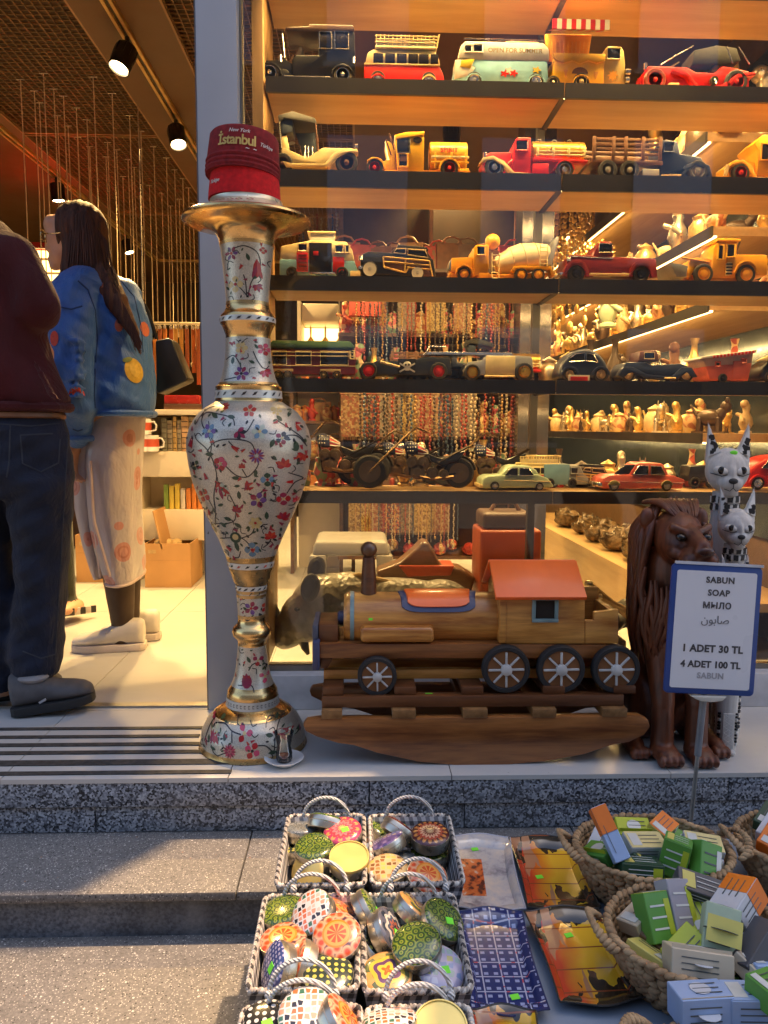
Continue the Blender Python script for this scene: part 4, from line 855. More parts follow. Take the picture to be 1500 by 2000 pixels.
F(428, 842, 15, 6, VI, BL); F(521, 842, 15, 6, BL, PA); F(516, 886, 15, 14, CR, VI, 4, c=PA); F(450, 901, 14, 5, PK, RE, 13); F(516, 968, 16, 5, VI, CR, 11); F(509, 1012, 13, 6, YE, YE, c=RE); F(534, 930, 13, 4, BL, GN, c=RE); F(560, 968, 13, 4, RE, CR, 13); F(500, 1065, 15, 4, BL, BL, 15, c=RE)
F(500, 804, 13, 5, RE, OR_, 9, rot=-.3); F(412, 962, 14, 4, RE, OR_, 12, rot=.4); F(398, 906, 11, 4, BK, GN, 9, rot=.5); F(560, 854, 13, 5, BK, CR, 9)
L5(482, 842, 17, CR, BK, R(40)); L5(564, 908, 17, RE, OR_, R(-100)); L5(555, 1008, 15, RE, CR, R(-60)); L5(534, 1045, 15, RE, OR_, R(-95)); L5(490, 908, 9, RE, OR_); L5(450, 797, 11, RE, OR_, R(-20)); L5(476, 990, 13, CR, RE, R(-80)); L5(596, 885, 14, RE, OR_, R(120)); L5(582, 976, 11, PK, RE)
T_(438, 932, R(55), 32, RE, CR); T_(392, 852, R(110), 20, RE, CR); T_(470, 868, R(30), 15, RE, OR_); T_(498, 930, R(90), 18, RE, CR); T_(582, 828, R(60), 13, OR_, RE); T_(419, 988, R(90), 12, RE, RE); T_(404, 878, 0, 9, RE, RE); T_(390, 884, .5, 9, RE, RE); T_(416, 918, 1.2, 13, RE, CR); T_(448, 1060, .6, 13, RE, OR_); T_(545, 1060, 2, 10, RE, RE); T_(565, 936, 0, 12, RE, RE)
w.poly([(470+11*math.cos(a), 1041+11*math.sin(a)) for a in [i*math.pi/8 for i in range(16)]], GN); w.petal(468, 1046, R(75), 24, 9, GN); w.poly([(470+6*math.cos(a), 1040+6*math.sin(a)) for a in [i*math.pi/6 for i in range(12)]], YE, .0009)
for x, y, a, l in ((428, 808, .6, 14), (460, 814, .2, 13), (470, 826, 2.2, 8), (548, 812, .8, 12), (568, 815, -1.4, 11), (582, 858, 1.4, 17), (576, 874, .3, 9), (540, 872, -1.2, 14), (542, 888, .6, 9), (512, 925, -1.3, 11), (470, 926, .1, 12), (440, 980, -.3, 10), (450, 1002, .3, 13), (442, 1012, .7, 12), (470, 1012, .6, 13), (494, 1030, -1.2, 9), (482, 950, 1.5, 13), (474, 942, -.1, 9), (530, 990, 1.6, 13), (544, 1000, .4, 8), (578, 950, 1.2, 9), (590, 944, .1, 7), (536, 1024, -1.1, 7), (418, 1020, .9, 16), (388, 926, .2, 9), (403, 930, .2, 7), (392, 820, 1.4, 8), (420, 884, 0, 14), (436, 898, .9, 12), (564, 1022, 1, 9), (410, 948, 1, 8), (584, 905, -1, 9)): LF(x, y, a, l)
w.poly([(540+4*math.cos(a), 800+4*math.sin(a)) for a in [i*math.pi/6 for i in range(12)]], YE); F(548, 804, 9, 5, YE, YE, 6); F(452, 948, 12, 4, PA, PA, 10, c=GN)
# necks, stem panel, lower stem and base dome
F(459, 505, 14, 6, VI, CR, 7, c=OR_); ST([(462, 497), (485, 492), (508, 503), (512, 530), (496, 560), (490, 588)]); ST([(466, 560), (480, 575), (491, 588)]); ST([(452, 515), (450, 535)]); ST([(488, 588), (486, 560), (482, 545)])
T_(507, 514, R(90), 32, RE, CR); F(466, 563, 16, 4, YE, YE, 14, c=RE); L5(506, 563, 13, CR, RE, R(70)); T_(474, 536, -1, 10, RE, OR_); F(518, 497, 7, 4, RE, OR_); LF(488, 505, 1.2, 12); LF(446, 565, .8, 8); LF(498, 552, -.4, 8)
F(478, 684, 13, 5, YE, YE, 10, c=GD); F(519, 685, 13, 5, PK, RE, 9, c=RE); F(479, 733, 15, 6, VI, CR, 8, c=BK); L5(520, 726, 14, RE, PK, R(60)); ST([(446, 705), (462, 698), (474, 712), (479, 725)]); ST([(444, 745), (470, 740)]); ST([(500, 690), (508, 708), (518, 722)]); LF(462, 700, 1.7, 12); LF(492, 708, .4, 10); LF(502, 676, .9, 9); T_(452, 672, .5, 10, RE, CR)
F(494, 1182, 14, 5, CR, VI, 9, c=RE); F(523, 1184, 12, 5, RE, OR_, 8); LF(508, 1192, 1.1, 10, BK); LF(494, 1203, 3, 10, BK); LF(478, 1180, .6, 9); LF(522, 1166, -.7, 7)
F(507, 1282, 11, 3, CR, RE, 9, rot=-.4); L5(486, 1318, 12, CR, RE, R(-90)); w.poly([(487+10*math.cos(a), 1320+12*math.sin(a)) for a in [i*math.pi/5 for i in range(10)]], CR); F(520, 1314, 12, 3, PK, PK, 8, rot=R(90)); ST([(490, 1300), (496, 1290), (504, 1286)]); ST([(470, 1328), (495, 1326), (502, 1338)]); LF(486, 1274, 1, 11, GN); LF(524, 1295, 2.6, 9, GN)
F(490, 1398, 16, 3, PK, RE, 11, rot=0); T_(427, 1388, R(80), 30, RE, CR); F(464, 1428, 13, 14, CR, PK, 4, c=PK); F(506, 1426, 15, 4, PK, RE, 12, rot=.5, c=BK); T_(540, 1400, R(20), 32, RE, CR); F(436, 1402, 12, 4, PA, PA, 9); F(566, 1412, 16, 5, PA, PA, 10); T_(565, 1368, R(30), 22, RE, OR_); T_(585, 1392, R(70), 22, CR, CR)
ST([(430, 1392), (450, 1388), (466, 1396), (484, 1400)]); ST([(440, 1440), (455, 1432)]); ST([(466, 1396), (468, 1414)]); ST([(545, 1430), (546, 1410), (552, 1385), (570, 1380)]); ST([(512, 1418), (530, 1420), (545, 1436)]); ST([(410, 1425), (418, 1400), (428, 1385)]); ST([(426, 1425), (432, 1436), (442, 1440)])
for x, y, a, l in ((456, 1396, 1.8, 14), (424, 1386, -2, 10), (440, 1384, -.6, 9), (424, 1428, .2, 10), (528, 1402, .3, 12), (544, 1388, -1.4, 9), (576, 1416, -.4, 14), (534, 1433, 0, 12), (436, 1418, -1, 9), (574, 1384, .5, 9), (420, 1410, 1.6, 9)): LF(x, y, a, l, GN)
for x in (396, 410, 424, 440, 456, 476): F(x+24, 415-abs(x-436)*.05, 7, 4, RE, GD, 6)
rv = random.Random(8)
def scatter(n, y0, y1, k):
    for i in range(n):
        y = rv.uniform(y0, y1); r_ = vrad(vz(y))/depth(W(490, y, VY))*1500; x = W(490, y, VY); cx_ = 750+(490-750)+0; x = 490+r_*math.sin(rv.uniform(-1.35, 1.35))*.97; q = rv.random(); a = rv.uniform(0, 6.28)
        if q < .5: LF(x, y, a, 7*k, (GN, BK)[i % 2])
        elif q < .78: T_(x, y, a, 9*k, (RE, OR_, CR)[i % 3], CR)
        else: ST([(x, y), (x+8*math.cos(a), y+8*math.sin(a)), (x+14*math.cos(a+.7), y+14*math.sin(a+.7))], 1.6)
scatter(150, 800, 1078, 1.0); scatter(26, 488, 590, .8); scatter(22, 668, 745, .8); scatter(14, 1160, 1200, .7); scatter(18, 1262, 1326, .7); scatter(40, 1385, 1436, .8)
w.mb.build('enamel_flowers', ENAM, vase, smooth=0)
# printed bands with slanted leaves, thin gold lines
lv = MB()
def ringband(y0, y1, mi, n=72, off=.0008):
    z0, z1 = vz(y0), vz(y1); 
    lv.lathe([(vrad(z0)+off, z0), (vrad((z0+z1)/2)+off, (z0+z1)/2), (vrad(z1)+off, z1)], n, (VX, VY, 0), mi) if False else None
    vs = []; fs = []
    for k, z in enumerate((z0, (z0+z1)/2, z1)):
        for j in range(n): a = 2*math.pi*j/n; vs.append((VX+(vrad(z)+off)*math.cos(a), VY+(vrad(z)+off)*math.sin(a), z))
    for k in range(2):
        for j in range(n): fs.append((k*n+j, k*n+(j+1) % n, (k+1)*n+(j+1) % n, (k+1)*n+j))
    lv.add(vs, fs, mi)
for y0, y1 in () and ((632, 622), (779, 764), (1106, 1094), (1150, 1141), (1372, 1356), (1474, 1458)): ringband(y0, y1, 0)
for y0, y1, mi_ in [(a, b, 0) for a, b in ((632, 622), (779, 764), (1106, 1094), (1150, 1141), (1372, 1356), (1474, 1458))] + [(a, b, 1) for a, b in ((1092, 1088), (1112, 1108), (1152, 1150), (1164, 1158), (1204, 1198), (484, 478), (598, 592), (752, 748))]:
    lv = MB(); ringband(y0, y1, mi_, off=.0008 if mi_ else .0011); lv.build('printed_band', [VWHITE, VBRASS], vase, smooth=50)
bl = MB()
for yc, hh, n, mi in ((627, 3.2, 18, 0), (771, 4, 20, 0), (1100, 3.5, 16, 1), (1146, 3.2, 14, 0), (1364, 3.4, 40, 2), (1466, 4, 70, 2)):
    z = vz(yc); r = vrad(z)+.0018; h = hh*.0013
    for k in range(n):
        a = 2*math.pi*k/n; wd = (.007 if mi < 2 else .0026)/r
        P = lambda da, dz: Vector((VX+r*math.cos(a+da), VY+r*math.sin(a+da), z+dz))
        if mi < 2: bl.add([P(-wd, -h), P(-wd*.2, h*.5), P(wd, h), P(wd*.3, -h*.5)], [(0, 1, 2, 3)], (0, 1, 2)[k % 3] if mi else 0)
        else:
            for q in (0, 1): bl.add([P(-wd*(.9-.2*q), -h*(1-q*1.4)), P(wd*(.9), -h*(1-q*1.4)), P(wd*.9, -h*(.55-q*1.45)), P(-wd*.9, -h*(.55-q*1.45))], [(0, 1, 2, 3)], 3)
            bl.add([P(-wd*.9, -h), P(-wd*.5, -h), P(-wd*.5, h), P(-wd*.9, h)], [(0, 1, 2, 3)], 3)
bl.build('band_leaves', [ENAM[BK], ENAM[GN], ENAM[OR_], mat('band_ink', (.14, .12, .10), .5)], vase, smooth=0)
# ---------------------------------------------------------------- two stacked fezzes
FELT1 = mat('felt_maroon', (.20, .008, .010), .95, var=.3, vs=90, bump=.5, bs=500); FELT2 = mat('felt_red', (.58, .008, .010), .95, var=.2, vs=90, bump=.5, bs=500)
def fez(name, label, c, r0, r1, h, m, tilt):
    f = thing(name, label, 'hat', c, 'red hats stacked on the vase', tilt)
    MB().lathe([(r0*.96, 0), (r0, .0), (r0*.99, h*.2), ((r0+r1)/2, h*.55), (r1*1.0, h*.93), (r1*.955, h*.985), (r1*.8, h), (0, h*.995)], 64).build('crown', m, f, local=True, smooth=60)
    MB().lathe([(0, h*.995), (.004, h), (.0035, h+.008), (0, h+.009)], 10).build('top_stub', m, f, local=True)
    return f
zt = VP[-2][1]
f2 = fez('fez_hat', 'bright red felt fez under the maroon one on the vase mouth', (VX-.004, VY, zt+.001), .087, .080, .075, FELT2, (0, R(1.5), 0))
f1 = fez('fez_hat', 'dark maroon felt fez with gold Istanbul embroidery topping the stack', (VX-.008, VY, zt+.055), .0885, .082, .098, FELT1, (R(-3), R(3), 0))
for k in range(3): MB().lathe([(.0888-k*.0002, .004+k*.011), (.0900-k*.0002, .008+k*.011), (.0886-k*.0003, .012+k*.011)], 64).build('felt_fold', FELT1, f1, local=True)
EMG, EMW = mat('thread_gold', (.55, .36, .10), .5, .4, bump=.3, bs=600), mat('thread_white', (.75, .72, .66), .7)
def on_fez(par, mb, cz, th0, r0, r1, h, m, part):
    vs = []
    for v in mb.v:
        z = cz+v.y; r = r0+(r1-r0)*(z/h)+.0008+max(0, v.z); th = th0+v.x/r0
        vs.append(Vector((r*math.sin(th), -r*math.cos(th), z)))
    mb.v = vs; return mb.build(part, m, par, local=True, smooth=0)
on_fez(f1, text_mesh('\u0130stanbul', .033, .0008, bold=.0007, spacing=.9), .058, -.06, .089, .082, .098, EMG, 'embroidery')
on_fez(f1, text_mesh('New York', .012, .0006, shear=.3), .080, .0, .089, .082, .098, EMW, 'embroidery')
on_fez(f1, text_mesh('T\u00fcrkiye', .0125, .0006, shear=.35), .056, .80, .089, .082, .098, EMW, 'embroidery')
on_fez(f1, text_mesh('~  ~', .016, .0006), .041, .35, .089, .082, .098, EMW, 'embroidery')
on_fez(f2, text_mesh('T\u00fcrkiye', .0125, .0006, shear=.35), .030, -.85, .087, .080, .075, EMW, 'embroidery')
# ---------------------------------------------------------------- tea glass on a saucer
tp = WZ(555, 1492, 0); sau = thing('tea_saucer', 'small white saucer with dark painted stripes by the vase foot', 'saucer', (tp.x, tp.y, 0))
PORC = mat('porcelain', (.78, .77, .76), .15, bump=0, coat=.4)
MB().lathe([(0, .001), (.026, .001), (.03, .004), (.047, .016), (.0485, .0175), (.046, .0175), (.028, .007), (0, .006)], 40).build('dish', PORC, sau, local=True, smooth=50)
st = MB()
for k in range(12):
    a = 2*math.pi*k/12; ca, sa = math.cos(a), math.sin(a)
    st.add([(ca*r-sa*q, sa*r+ca*q, .0076+(r-.029)*.57) for r, q in ((.031, -.001), (.043, -.003), (.045, 0), (.043, .003), (.031, .001))], [(0, 1, 2, 3, 4)])
st.build('painted_stripes', mat('stripe_navy', (.03, .035, .07), .2, bump=0), sau, local=True, smooth=0)
TG = glass_mat('tea_glass_mat', (.99, .99, .99), .03, (.9, .9, .9))
tg = thing('tea_glass', 'small tulip shaped tea glass with a little tea left on the saucer', 'glass', (tp.x, tp.y+.001, .0078))
MB().lathe([(.0, 0), (.016, 0), (.0205, .008), (.020, .022), (.0165, .038), (.020, .058), (.0245, .074), (.0232, .074), (.0188, .058), (.0152, .038), (.0186, .022), (.0186, .009), (.014, .004), (0, .004)], 32).build('bowl', TG, tg, local=True, smooth=60)
MB().lathe([(0, .0045), (.0135, .0045), (.018, .010), (.0182, .014), (0, .014)], 24).build('tea', mat('tea_liquid', (.30, .06, .01), .1, bump=0), tg, local=True)
# ================================================================ wooden rocking train
WA = wood('train_wood', (.13, .036, .009), (.44, .165, .04), 0, 8, 7, .38, .25); WD = wood('train_wood_dark', (.075, .023, .008), (.19, .065, .018), 0, 8, 7, .42, .2)
WL = wood('train_wood_light', (.34, .11, .018), (.80, .39, .085), 0, 10, 6, .36, .25); WX = wood('train_end_grain', (.17, .075, .025), (.34, .17, .06), 1, 8, 6, .4)
ORP = mat('train_orange', (.95, .15, .015), .38, var=.12, vs=8, bump=.12, bs=40, coat=.2); NVP = mat('train_navy', (.05, .06, .13), .42, var=.2); TEALP = mat('train_teal', (.20, .30, .31), .5, var=.25); RUB = mat('train_tyre', (.018, .018, .02), .6); SPK = mat('spoke_paint', (.55, .54, .52), .5, var=.2)
TY0, TY1, TYC = 1.80, 2.07, 1.935
tr0 = WZ(930, 1497, 0); train = thing('rocking_train', 'wooden rocking locomotive with an orange cab roof in front of the window', 'ride-on toy', (tr0.x, TYC, 0))
def tq(px, py, Y): p = W(px, py, Y); return (p.x, p.z)
def tex(part, poly, y0, y1, m, bev=.003, ref=None, par=None, seg=2):
    return MB().prism([tq(x, y, ref or y0) for x, y in poly], y0, y1).build(part, m, par or train, bev=bev, seg=seg)
rk = [(598, 1408), (622, 1404), (1250, 1398), (1266, 1406), (1270, 1420), (1258, 1436), (1228, 1450), (1200, 1454), (1140, 1474), (1060, 1488), (980, 1495), (900, 1496), (820, 1489), (740, 1472), (690, 1456), (660, 1452), (620, 1440), (596, 1428), (592, 1416)]
tex('rocker', rk, TY0, TY0+.026, WA, .003)
pz = [(x, max(.001, z)) for x, z in [tq(x, y, TY0) for x, y in rk]]
dx = .0
MB().prism([(x+dx, z) for x, z in pz], TY1-.026, TY1).build('rocker', WA, train, bev=.003)
zr = tq(900, 1402, TY0)[1]
# cross bars on the rockers, long rails above
for x0, x1 in ((628, 668), (766, 812), (904, 952), (1040, 1086), (1176, 1224)):
    a = tq(x0, 1400, TY0)[0]; b = tq(x1, 1400, TY0)[0]
    MB().bx(a, b, TY0-.004, TY1+.004, zr, zr+.022).build('cross_bar', WX, train, bev=.002)
za = zr+.0225
for yy in (TY0+.012, TY1-.042):
    a = tq(628, 1370, TY0)[0]; b = tq(1222, 1370, TY0)[0]; MB().bx(a, b, yy, yy+.032, za, za+.028).build('track_rail', WD, train, bev=.002)
zs = za+.0285
for x0, x1 in ((634, 672), (766, 806), (890, 930), (1040, 1080), (1170, 1210)):
    a = tq(x0, 1340, TYC)[0]; b = tq(x1, 1340, TYC)[0]; MB().bx(a, b, TY0+.02, TY1-.02, zs, zs+.02).build('sleeper', WD, train, bev=.002)
for yy in (TYC-.055, TYC+.035):
    a = tq(634, 1310, TYC)[0]; b = tq(1210, 1310, TYC)[0]; MB().bx(a, b, yy, yy+.022, zs+.0205, zs+.045).build('long_beam', WL, train, bev=.002)
# locomotive
YF, YB = TYC-.085, TYC+.085
tex('chassis', [(622, 1258), (952, 1258), (1212, 1260), (1212, 1284), (1210, 1286), (622, 1286)], YF, YB, WA, .003)
tex('buffer_plate', [(610, 1254), (624, 1254), (624, 1310), (610, 1310)], YF-.01, YB+.01, NVP, .003); tex('buffer_block', [(625, 1286), (650, 1286), (640, 1306), (625, 1306)], YF+.02, YB-.02, WD, .003)
tex('front_box', [(622, 1220), (660, 1220), (660, 1257), (622, 1257)], YF+.02, YB-.02, WD, .003); tex('front_plate', [(610, 1222), (621, 1222), (621, 1253), (610, 1253)], YF+.01, YB-.01, mat('train_navy2', (.07, .08, .12), .5), .003)
bz = tq(800, 1206, TYC)[1]; br = .066; bx0, bx1 = tq(672, 1206, TYC)[0], tq(988, 1206, TYC)[0]
cl = MB(Matrix.Translation((bx0, TYC, bz)) @ Matrix.Rotation(math.pi/2, 4, 'Y')); Lb = bx1-bx0
cl.lathe([(0, 0), (br*.9, 0), (br*.97, .006), (br, .012), (br, Lb), (0, Lb)], 48); cl.build('boiler', WL, train, smooth=50)
cl = MB(Matrix.Translation((bx0+.004, TYC, bz)) @ Matrix.Rotation(math.pi/2, 4, 'Y')); cl.lathe([(br*1.0, .012), (br*1.03, .012), (br*1.03, .022), (br*1.0, .022)], 48); cl.build('boiler_band', TEALP, train, smooth=50)
cl = MB(Matrix.Translation((bx0-.016, TYC, bz)) @ Matrix.Rotation(math.pi/2, 4, 'Y')); cl.lathe([(0, 0), (.014, 0), (.018, .004), (.018, .0165), (0, .0165)], 24); cl.build('front_lamp', NVP, train)
# saddle wrapped on the boiler: orange pad with navy rim
def saddle(part, m, x0, x1, th, ry, off, thick):
    sm = MB(); na, nb = 14, 24; vs = []
    for lay in (0, 1):
        for i in range(nb+1):
            u = -1+2*i/nb; amax = th*(1-abs(u)**ry)**(1/ry) if abs(u) < 1 else 0
            for j in range(na+1):
                a = -amax+2*amax*j/na; r = br+off+(thick if lay else 0)
                vs.append((x0+(x1-x0)*i/nb, TYC-r*math.sin(a), bz+r*math.cos(a)))
    n1 = na+1; fs = []; o = (nb+1)*n1
    for i in range(nb):
        for j in range(na):
            fs.append((i*n1+j, i*n1+j+1, (i+1)*n1+j+1, (i+1)*n1+j)); fs.append((o+i*n1+j, o+(i+1)*n1+j, o+(i+1)*n1+j+1, o+i*n1+j+1))
        for j in (0, na): fs.append((i*n1+j, (i+1)*n1+j, o+(i+1)*n1+j, o+i*n1+j))
    sm.add(vs, fs); return sm.build(part, m, train, smooth=50)
sx0, sx1 = tq(778, 1170, TYC-.03)[0], tq(932, 1170, TYC-.03)[0]
saddle('saddle_rim', NVP, sx0, sx1, 1.14, 5, -.002, .006); saddle('saddle_pad', ORP, sx0+.016, sx1-.016, .96, 5, .0, .0085)
cz = bz+br-.004; px = tq(720, 1150, TYC)[0]
MB().lathe([(.021, 0), (.0205, .01), (.0165, .08), (.016, .095), (.011, .099)], 24, (px, TYC, cz)).build('chimney', WD, train); MB().ell((px, TYC, cz+.115), (.021, .021, .0205), 24, 16).build('chimney_ball', mat('ball_wood', (.12, .055, .022), .35, coat=.2), train)
tex('side_tank', [(704, 1226), (848, 1226), (848, 1256), (704, 1256)], YF-.008, YF+.03, WL, .010, seg=4)
tex('cab_wall', [(988, 1160), (1142, 1160), (1142, 1257), (988, 1257)], YF, YF+.014, WL, .001); tex('cab_wall', [(988, 1160), (1142, 1160), (1142, 1257), (988, 1257)], YB-.014, YB, WL, .001, ref=YF)
a, b = tq(976, 1200, YF)[0], tq(990, 1200, YF)[0]; z0, z1 = tq(1000, 1257, YF)[1], tq(1000, 1163, YF)[1]
MB().bx(a, b-.001, YF-.002, YB+.002, z0+.001, z1).build('cab_front', WL, train, bev=.002)
a2 = tq(1130, 1200, YF)[0]; b2 = tq(1142, 1200, YF)[0]; MB().bx(a2, b2-.001, YF+.015, YB-.015, z0+.001, z1-.002).build('cab_back', WD, train, bev=.001)
ga = MB(); ga.add([(a, YF-.001, z1+.001), (a, YB+.001, z1+.001), (a, TYC, z1+.062), (b-.001, YF-.001, z1+.001), (b-.001, YB+.001, z1+.001), (b-.001, TYC, z1+.062)], [(0, 1, 2), (3, 5, 4), (0, 3, 4, 1), (1, 4, 5, 2), (2, 5, 3, 0)]); ga.build('gable', WL, train)
rx0, rx1 = tq(966, 1120, YF)[0], tq(1143, 1120, YF)[0]
for s in (-1, 1):
    rf = MB(); e = (YF if s < 0 else YB)+s*.018
    zt, zb = z1+.066, z1-.008
    nrm = Vector((0, s*(zt-zb), abs(e-TYC))).normalized()*.011
    q = [Vector((rx0, TYC, zt)), Vector((rx1, TYC, zt)), Vector((rx1, e, zb)), Vector((rx0, e, zb))]
    rf.add(q+[v+nrm for v in q], [(0, 1, 2, 3), (4, 7, 6, 5), (0, 4, 5, 1), (1, 5, 6, 2), (2, 6, 7, 3), (3, 7, 4, 0)]); rf.build('roof_board', ORP, train, bev=.002)
wn = tex('cab_window', [(1045, 1170), (1084, 1170), (1084, 1208), (1045, 1208)], YF-.003, YF+.001, mat('cab_dark', (.02, .012, .008), .8), .0005)
fm = MB(); pts = [tq(x, y, YF) for x, y in ((1042, 1168), (1086, 1168), (1086, 1211), (1042, 1211))]
for (p, q) in zip(pts, pts[1:]+pts[:1]):
    fm.box(((p[0]+q[0])/2, YF-.004, (p[1]+q[1])/2), (abs(p[0]-q[0])+.009, .007, abs(p[1]-q[1])+.009) if abs(p[0]-q[0]) > abs(p[1]-q[1]) else (.009, .0065, abs(p[1]-q[1])-.009))
fm.build('window_frame', TEALP, wn, bev=.001)
tex('tender_side', [(1143, 1212), (1160, 1212), (1160, 1196), (1208, 1190), (1208, 1257), (1143, 1257)], YF, YF+.014, WL, .002); tex('tender_side', [(1143, 1172), (1208, 1172), (1208, 1257), (1143, 1257)], YB-.014, YB, WL, .002, ref=YF)
a3, b3 = tq(1198, 1200, YF)[0], tq(1209, 1200, YF)[0]; MB().bx(a3, b3, YF+.0145, YB-.0145, z0+.001, z0+.078).build('tender_back', WL, train, bev=.002)
def twheel(cx, cy, rpx, side=-1):
    Y = YF-.012 if side < 0 else YB+.012
    x, z = tq(cx, cy, YF-.03); rr = rpx*depth((x, YF, z))/1500
    T = Matrix.Translation((x, Y, z)) @ Matrix.Rotation(math.pi/2 if side < 0 else -math.pi/2, 4, 'X')
    m = MB(T); m.lathe([(rr*.78, -.012), (rr*.97, -.012), (rr, -.008), (rr, .010), (rr*.96, .014), (rr*.82, .014), (rr*.78, .010), (rr*.78, -.012)], 40); wh = m.build('wheel', RUB, train, smooth=40)
    MB(T).lathe([(0, -.01), (rr*.79, -.01), (rr*.79, .009), (0, .009)], 40).build('disc', mat('wheel_disc', (.24, .10, .035), .45, var=.25), wh, smooth=40)
    sp_ = MB(T)
    for k in range(8):
        g = 2*math.pi*k/8+.02; sp_.box((math.cos(g)*rr*.48, math.sin(g)*rr*.48, .0115), (rr*.52, rr*.085, .006), (0, 0, g))
    sp_.build('spokes', SPK, wh, bev=.001)
    MB(T).lathe([(0, .009), (rr*.24, .009), (rr*.23, .018), (rr*.12, .021), (0, .021)], 24).build('hub', SPK, wh)
for side in (-1, 1):
    twheel(737, 1324, 38, side)
    for cx in (990, 1098, 1206): twheel(cx, 1310, 46.5, side)
STK = mat('price_sticker', (.20, .85, .04), .6, var=.05, bump=.05)
def sticker(par, c, rot=(0, 0, 0), s=(.010, .006)): return MB().box(c, (s[0], s[1], .0006), rot).build('price_sticker', STK, par, smooth=0)
x, z = tq(724, 1190, TYC-br); sticker(train, (x, TYC-br*.98, bz+.012), (R(80), 0, 0)); x, z = tq(840, 1362, TY0); sticker(train, (x, TY0+.03, za+.0288), (R(0), 0, 0), (.018, .004))
# ================================================================ carved lion
LIONW = wood('lion_wood', (.062, .015, .005), (.22, .058, .018), 2, 14, 5, .5, .05, .6)
lp = WZ(1318, 1500, 0); LX, LYf = lp.x+.005, 1.775
lion = thing('carved_lion', 'sitting dark reddish carved wooden lion beside the sign', 'statue', (LX, LYf+.12, 0))
def lq(px, py, Y): return W(px, py, Y)
b = MB()
HX = LX-.014                                                     # head, turned a little to the sign
b.ell((LX+.02, LYf+.235, .13), (.098, .13, .135), 20, 14)
b.ell((LX-.055, LYf+.20, .10), (.055, .11, .10), 16, 12, (0, R(-8), 0)); b.ell((LX+.095, LYf+.20, .10), (.05, .10, .10), 16, 12)
b.limb((LX+.015, LYf+.17, .18), (LX+.005, LYf+.13, .40), .095, .085, 20)
b.ell((LX-.005, LYf+.10, .28), (.075, .07, .13), 18, 14)
b.ell((LX-.003, LYf+.135, .46), (.088, .088, .135), 20, 14)
b.ell((LX-.03, LYf+.14, .36), (.06, .08, .19), 18, 14); b.ell((LX+.045, LYf+.14, .36), (.055, .08, .18), 18, 14)
b.ell((HX, LYf+.085, .548), (.070, .080, .066), 20, 14)
b.ell((HX, LYf+.055, .530), (.062, .055, .050), 18, 12)
b.ell((HX+.012, LYf+.0, .514), (.050, .046, .027), 18, 12, (R(-10), 0, 0))
for s_ in (-1, 1): b.ell((HX+.012+s_*.024, LYf-.020, .508), (.030, .030, .022), 14, 10)
b.ell((HX+.012, LYf+.0, .452), (.034, .046, .015), 16, 10, (R(8), 0, 0)); b.ell((HX+.012, LYf-.046, .530), (.030, .013, .013), 12, 8)
b.limb((HX+.004, LYf+.022, .562), (HX+.012, LYf-.036, .540), .025, .021)
for ex in (HX-.085, HX+.075): b.ell((ex, LYf+.10, .590), (.024, .016, .028), 12, 8)
for s_ in (-1, 1):
    b.limb((HX+.006+s_*.016, LYf+.008, .566), (HX+.006+s_*.052, LYf+.022, .578), .010, .011); b.ell((HX+.006+s_*.046, LYf+.022, .520), (.020, .028, .018), 12, 8)
for fx, fy in ((LX-.045, LYf+.06), (LX+.055, LYf+.055)):
    b.limb((fx, LYf+.10, .27), (fx, fy+.0, .14), .045, .033); b.limb((fx, fy, .14), (fx, fy-.005, .04), .032, .033); b.ell((fx, fy-.028, .075), (.012, .012, .07), 10, 8)
    b.ell((fx, fy-.022, .023), (.040, .052, .0235), 14, 10)
    for k in (-1.5, -.5, .5, 1.5): b.ell((fx+k*.019, fy-.062, .018), (.0105, .02, .0165), 10, 8)
for fx in (LX-.115, LX+.13):
    b.ell((fx, LYf+.11, .024), (.032, .07, .0245), 14, 10)
    for k in (-1, 0, 1): b.ell((fx+k*.018, LYf+.045, .017), (.0105, .018, .016), 10, 8)
body = fuse(b, .0045, 2)
LW = lambda v: Vector((LX+.022+(v.x-LX)*.84, v.y, max(v.z*1.02, .0008)))
warp(body, LW)
body.build('body', LIONW, lion, smooth=70)
rn = random.Random(11); mn = MB()
for k in range(150):                                             # carved mane locks
    lay = k % 5; a = R(-165+330*((k*61) % 150)/149+rn.uniform(-3, 3)); aa = abs(a)
    z0 = (.625, .60, .55, .47, .40)[lay]+rn.uniform(-.012, .012); L = (.16, .17, .18, .18, .16)[lay]*rn.uniform(.8, 1.2)
    if aa < 1.0: z0 = min(z0, .445+rn.uniform(-.03, .0)) if lay > 1 else z0
    pts = []; rs = []; n = 9; wob = rn.uniform(0, 6.28)
    for i in range(n):
        u = i/(n-1); z = z0-L*u
        q = max(0, min(1, (.632-z)/.10)); rad = .030+.074*math.sin(q*math.pi/2)-.10*max(0, .36-z)
        if lay < 2 and aa < 1.0 and True: z = z0; rad = .010+.06*u; yy = .06+.10*u; pts.append((HX+.006+a*(.030+.055*u)+.003*math.sin(u*6+wob), LYf+yy-.012, .600+.030*math.sin(u*2.2))); rs.append(.0085*math.sin(math.pi*(.02+.8*u))+.0006); continue
        w_ = .10*math.sin(u*6+wob)*(.4+u)
        pts.append((LX-.010+rad*math.sin(a+w_)*1.04, LYf+.135-rad*math.cos(a+w_)*.95, z)); rs.append(.0125*math.sin(math.pi*(.12+.86*u))+.001)
    mn.tube(pts, rs, 7, flat=.8)
warp(mn, LW); mo = mn.build('mane', LIONW, lion, smooth=70); mo['kind'] = 'stuff'
EYE = mat('dark_eye', (.012, .008, .006), .15, bump=0)
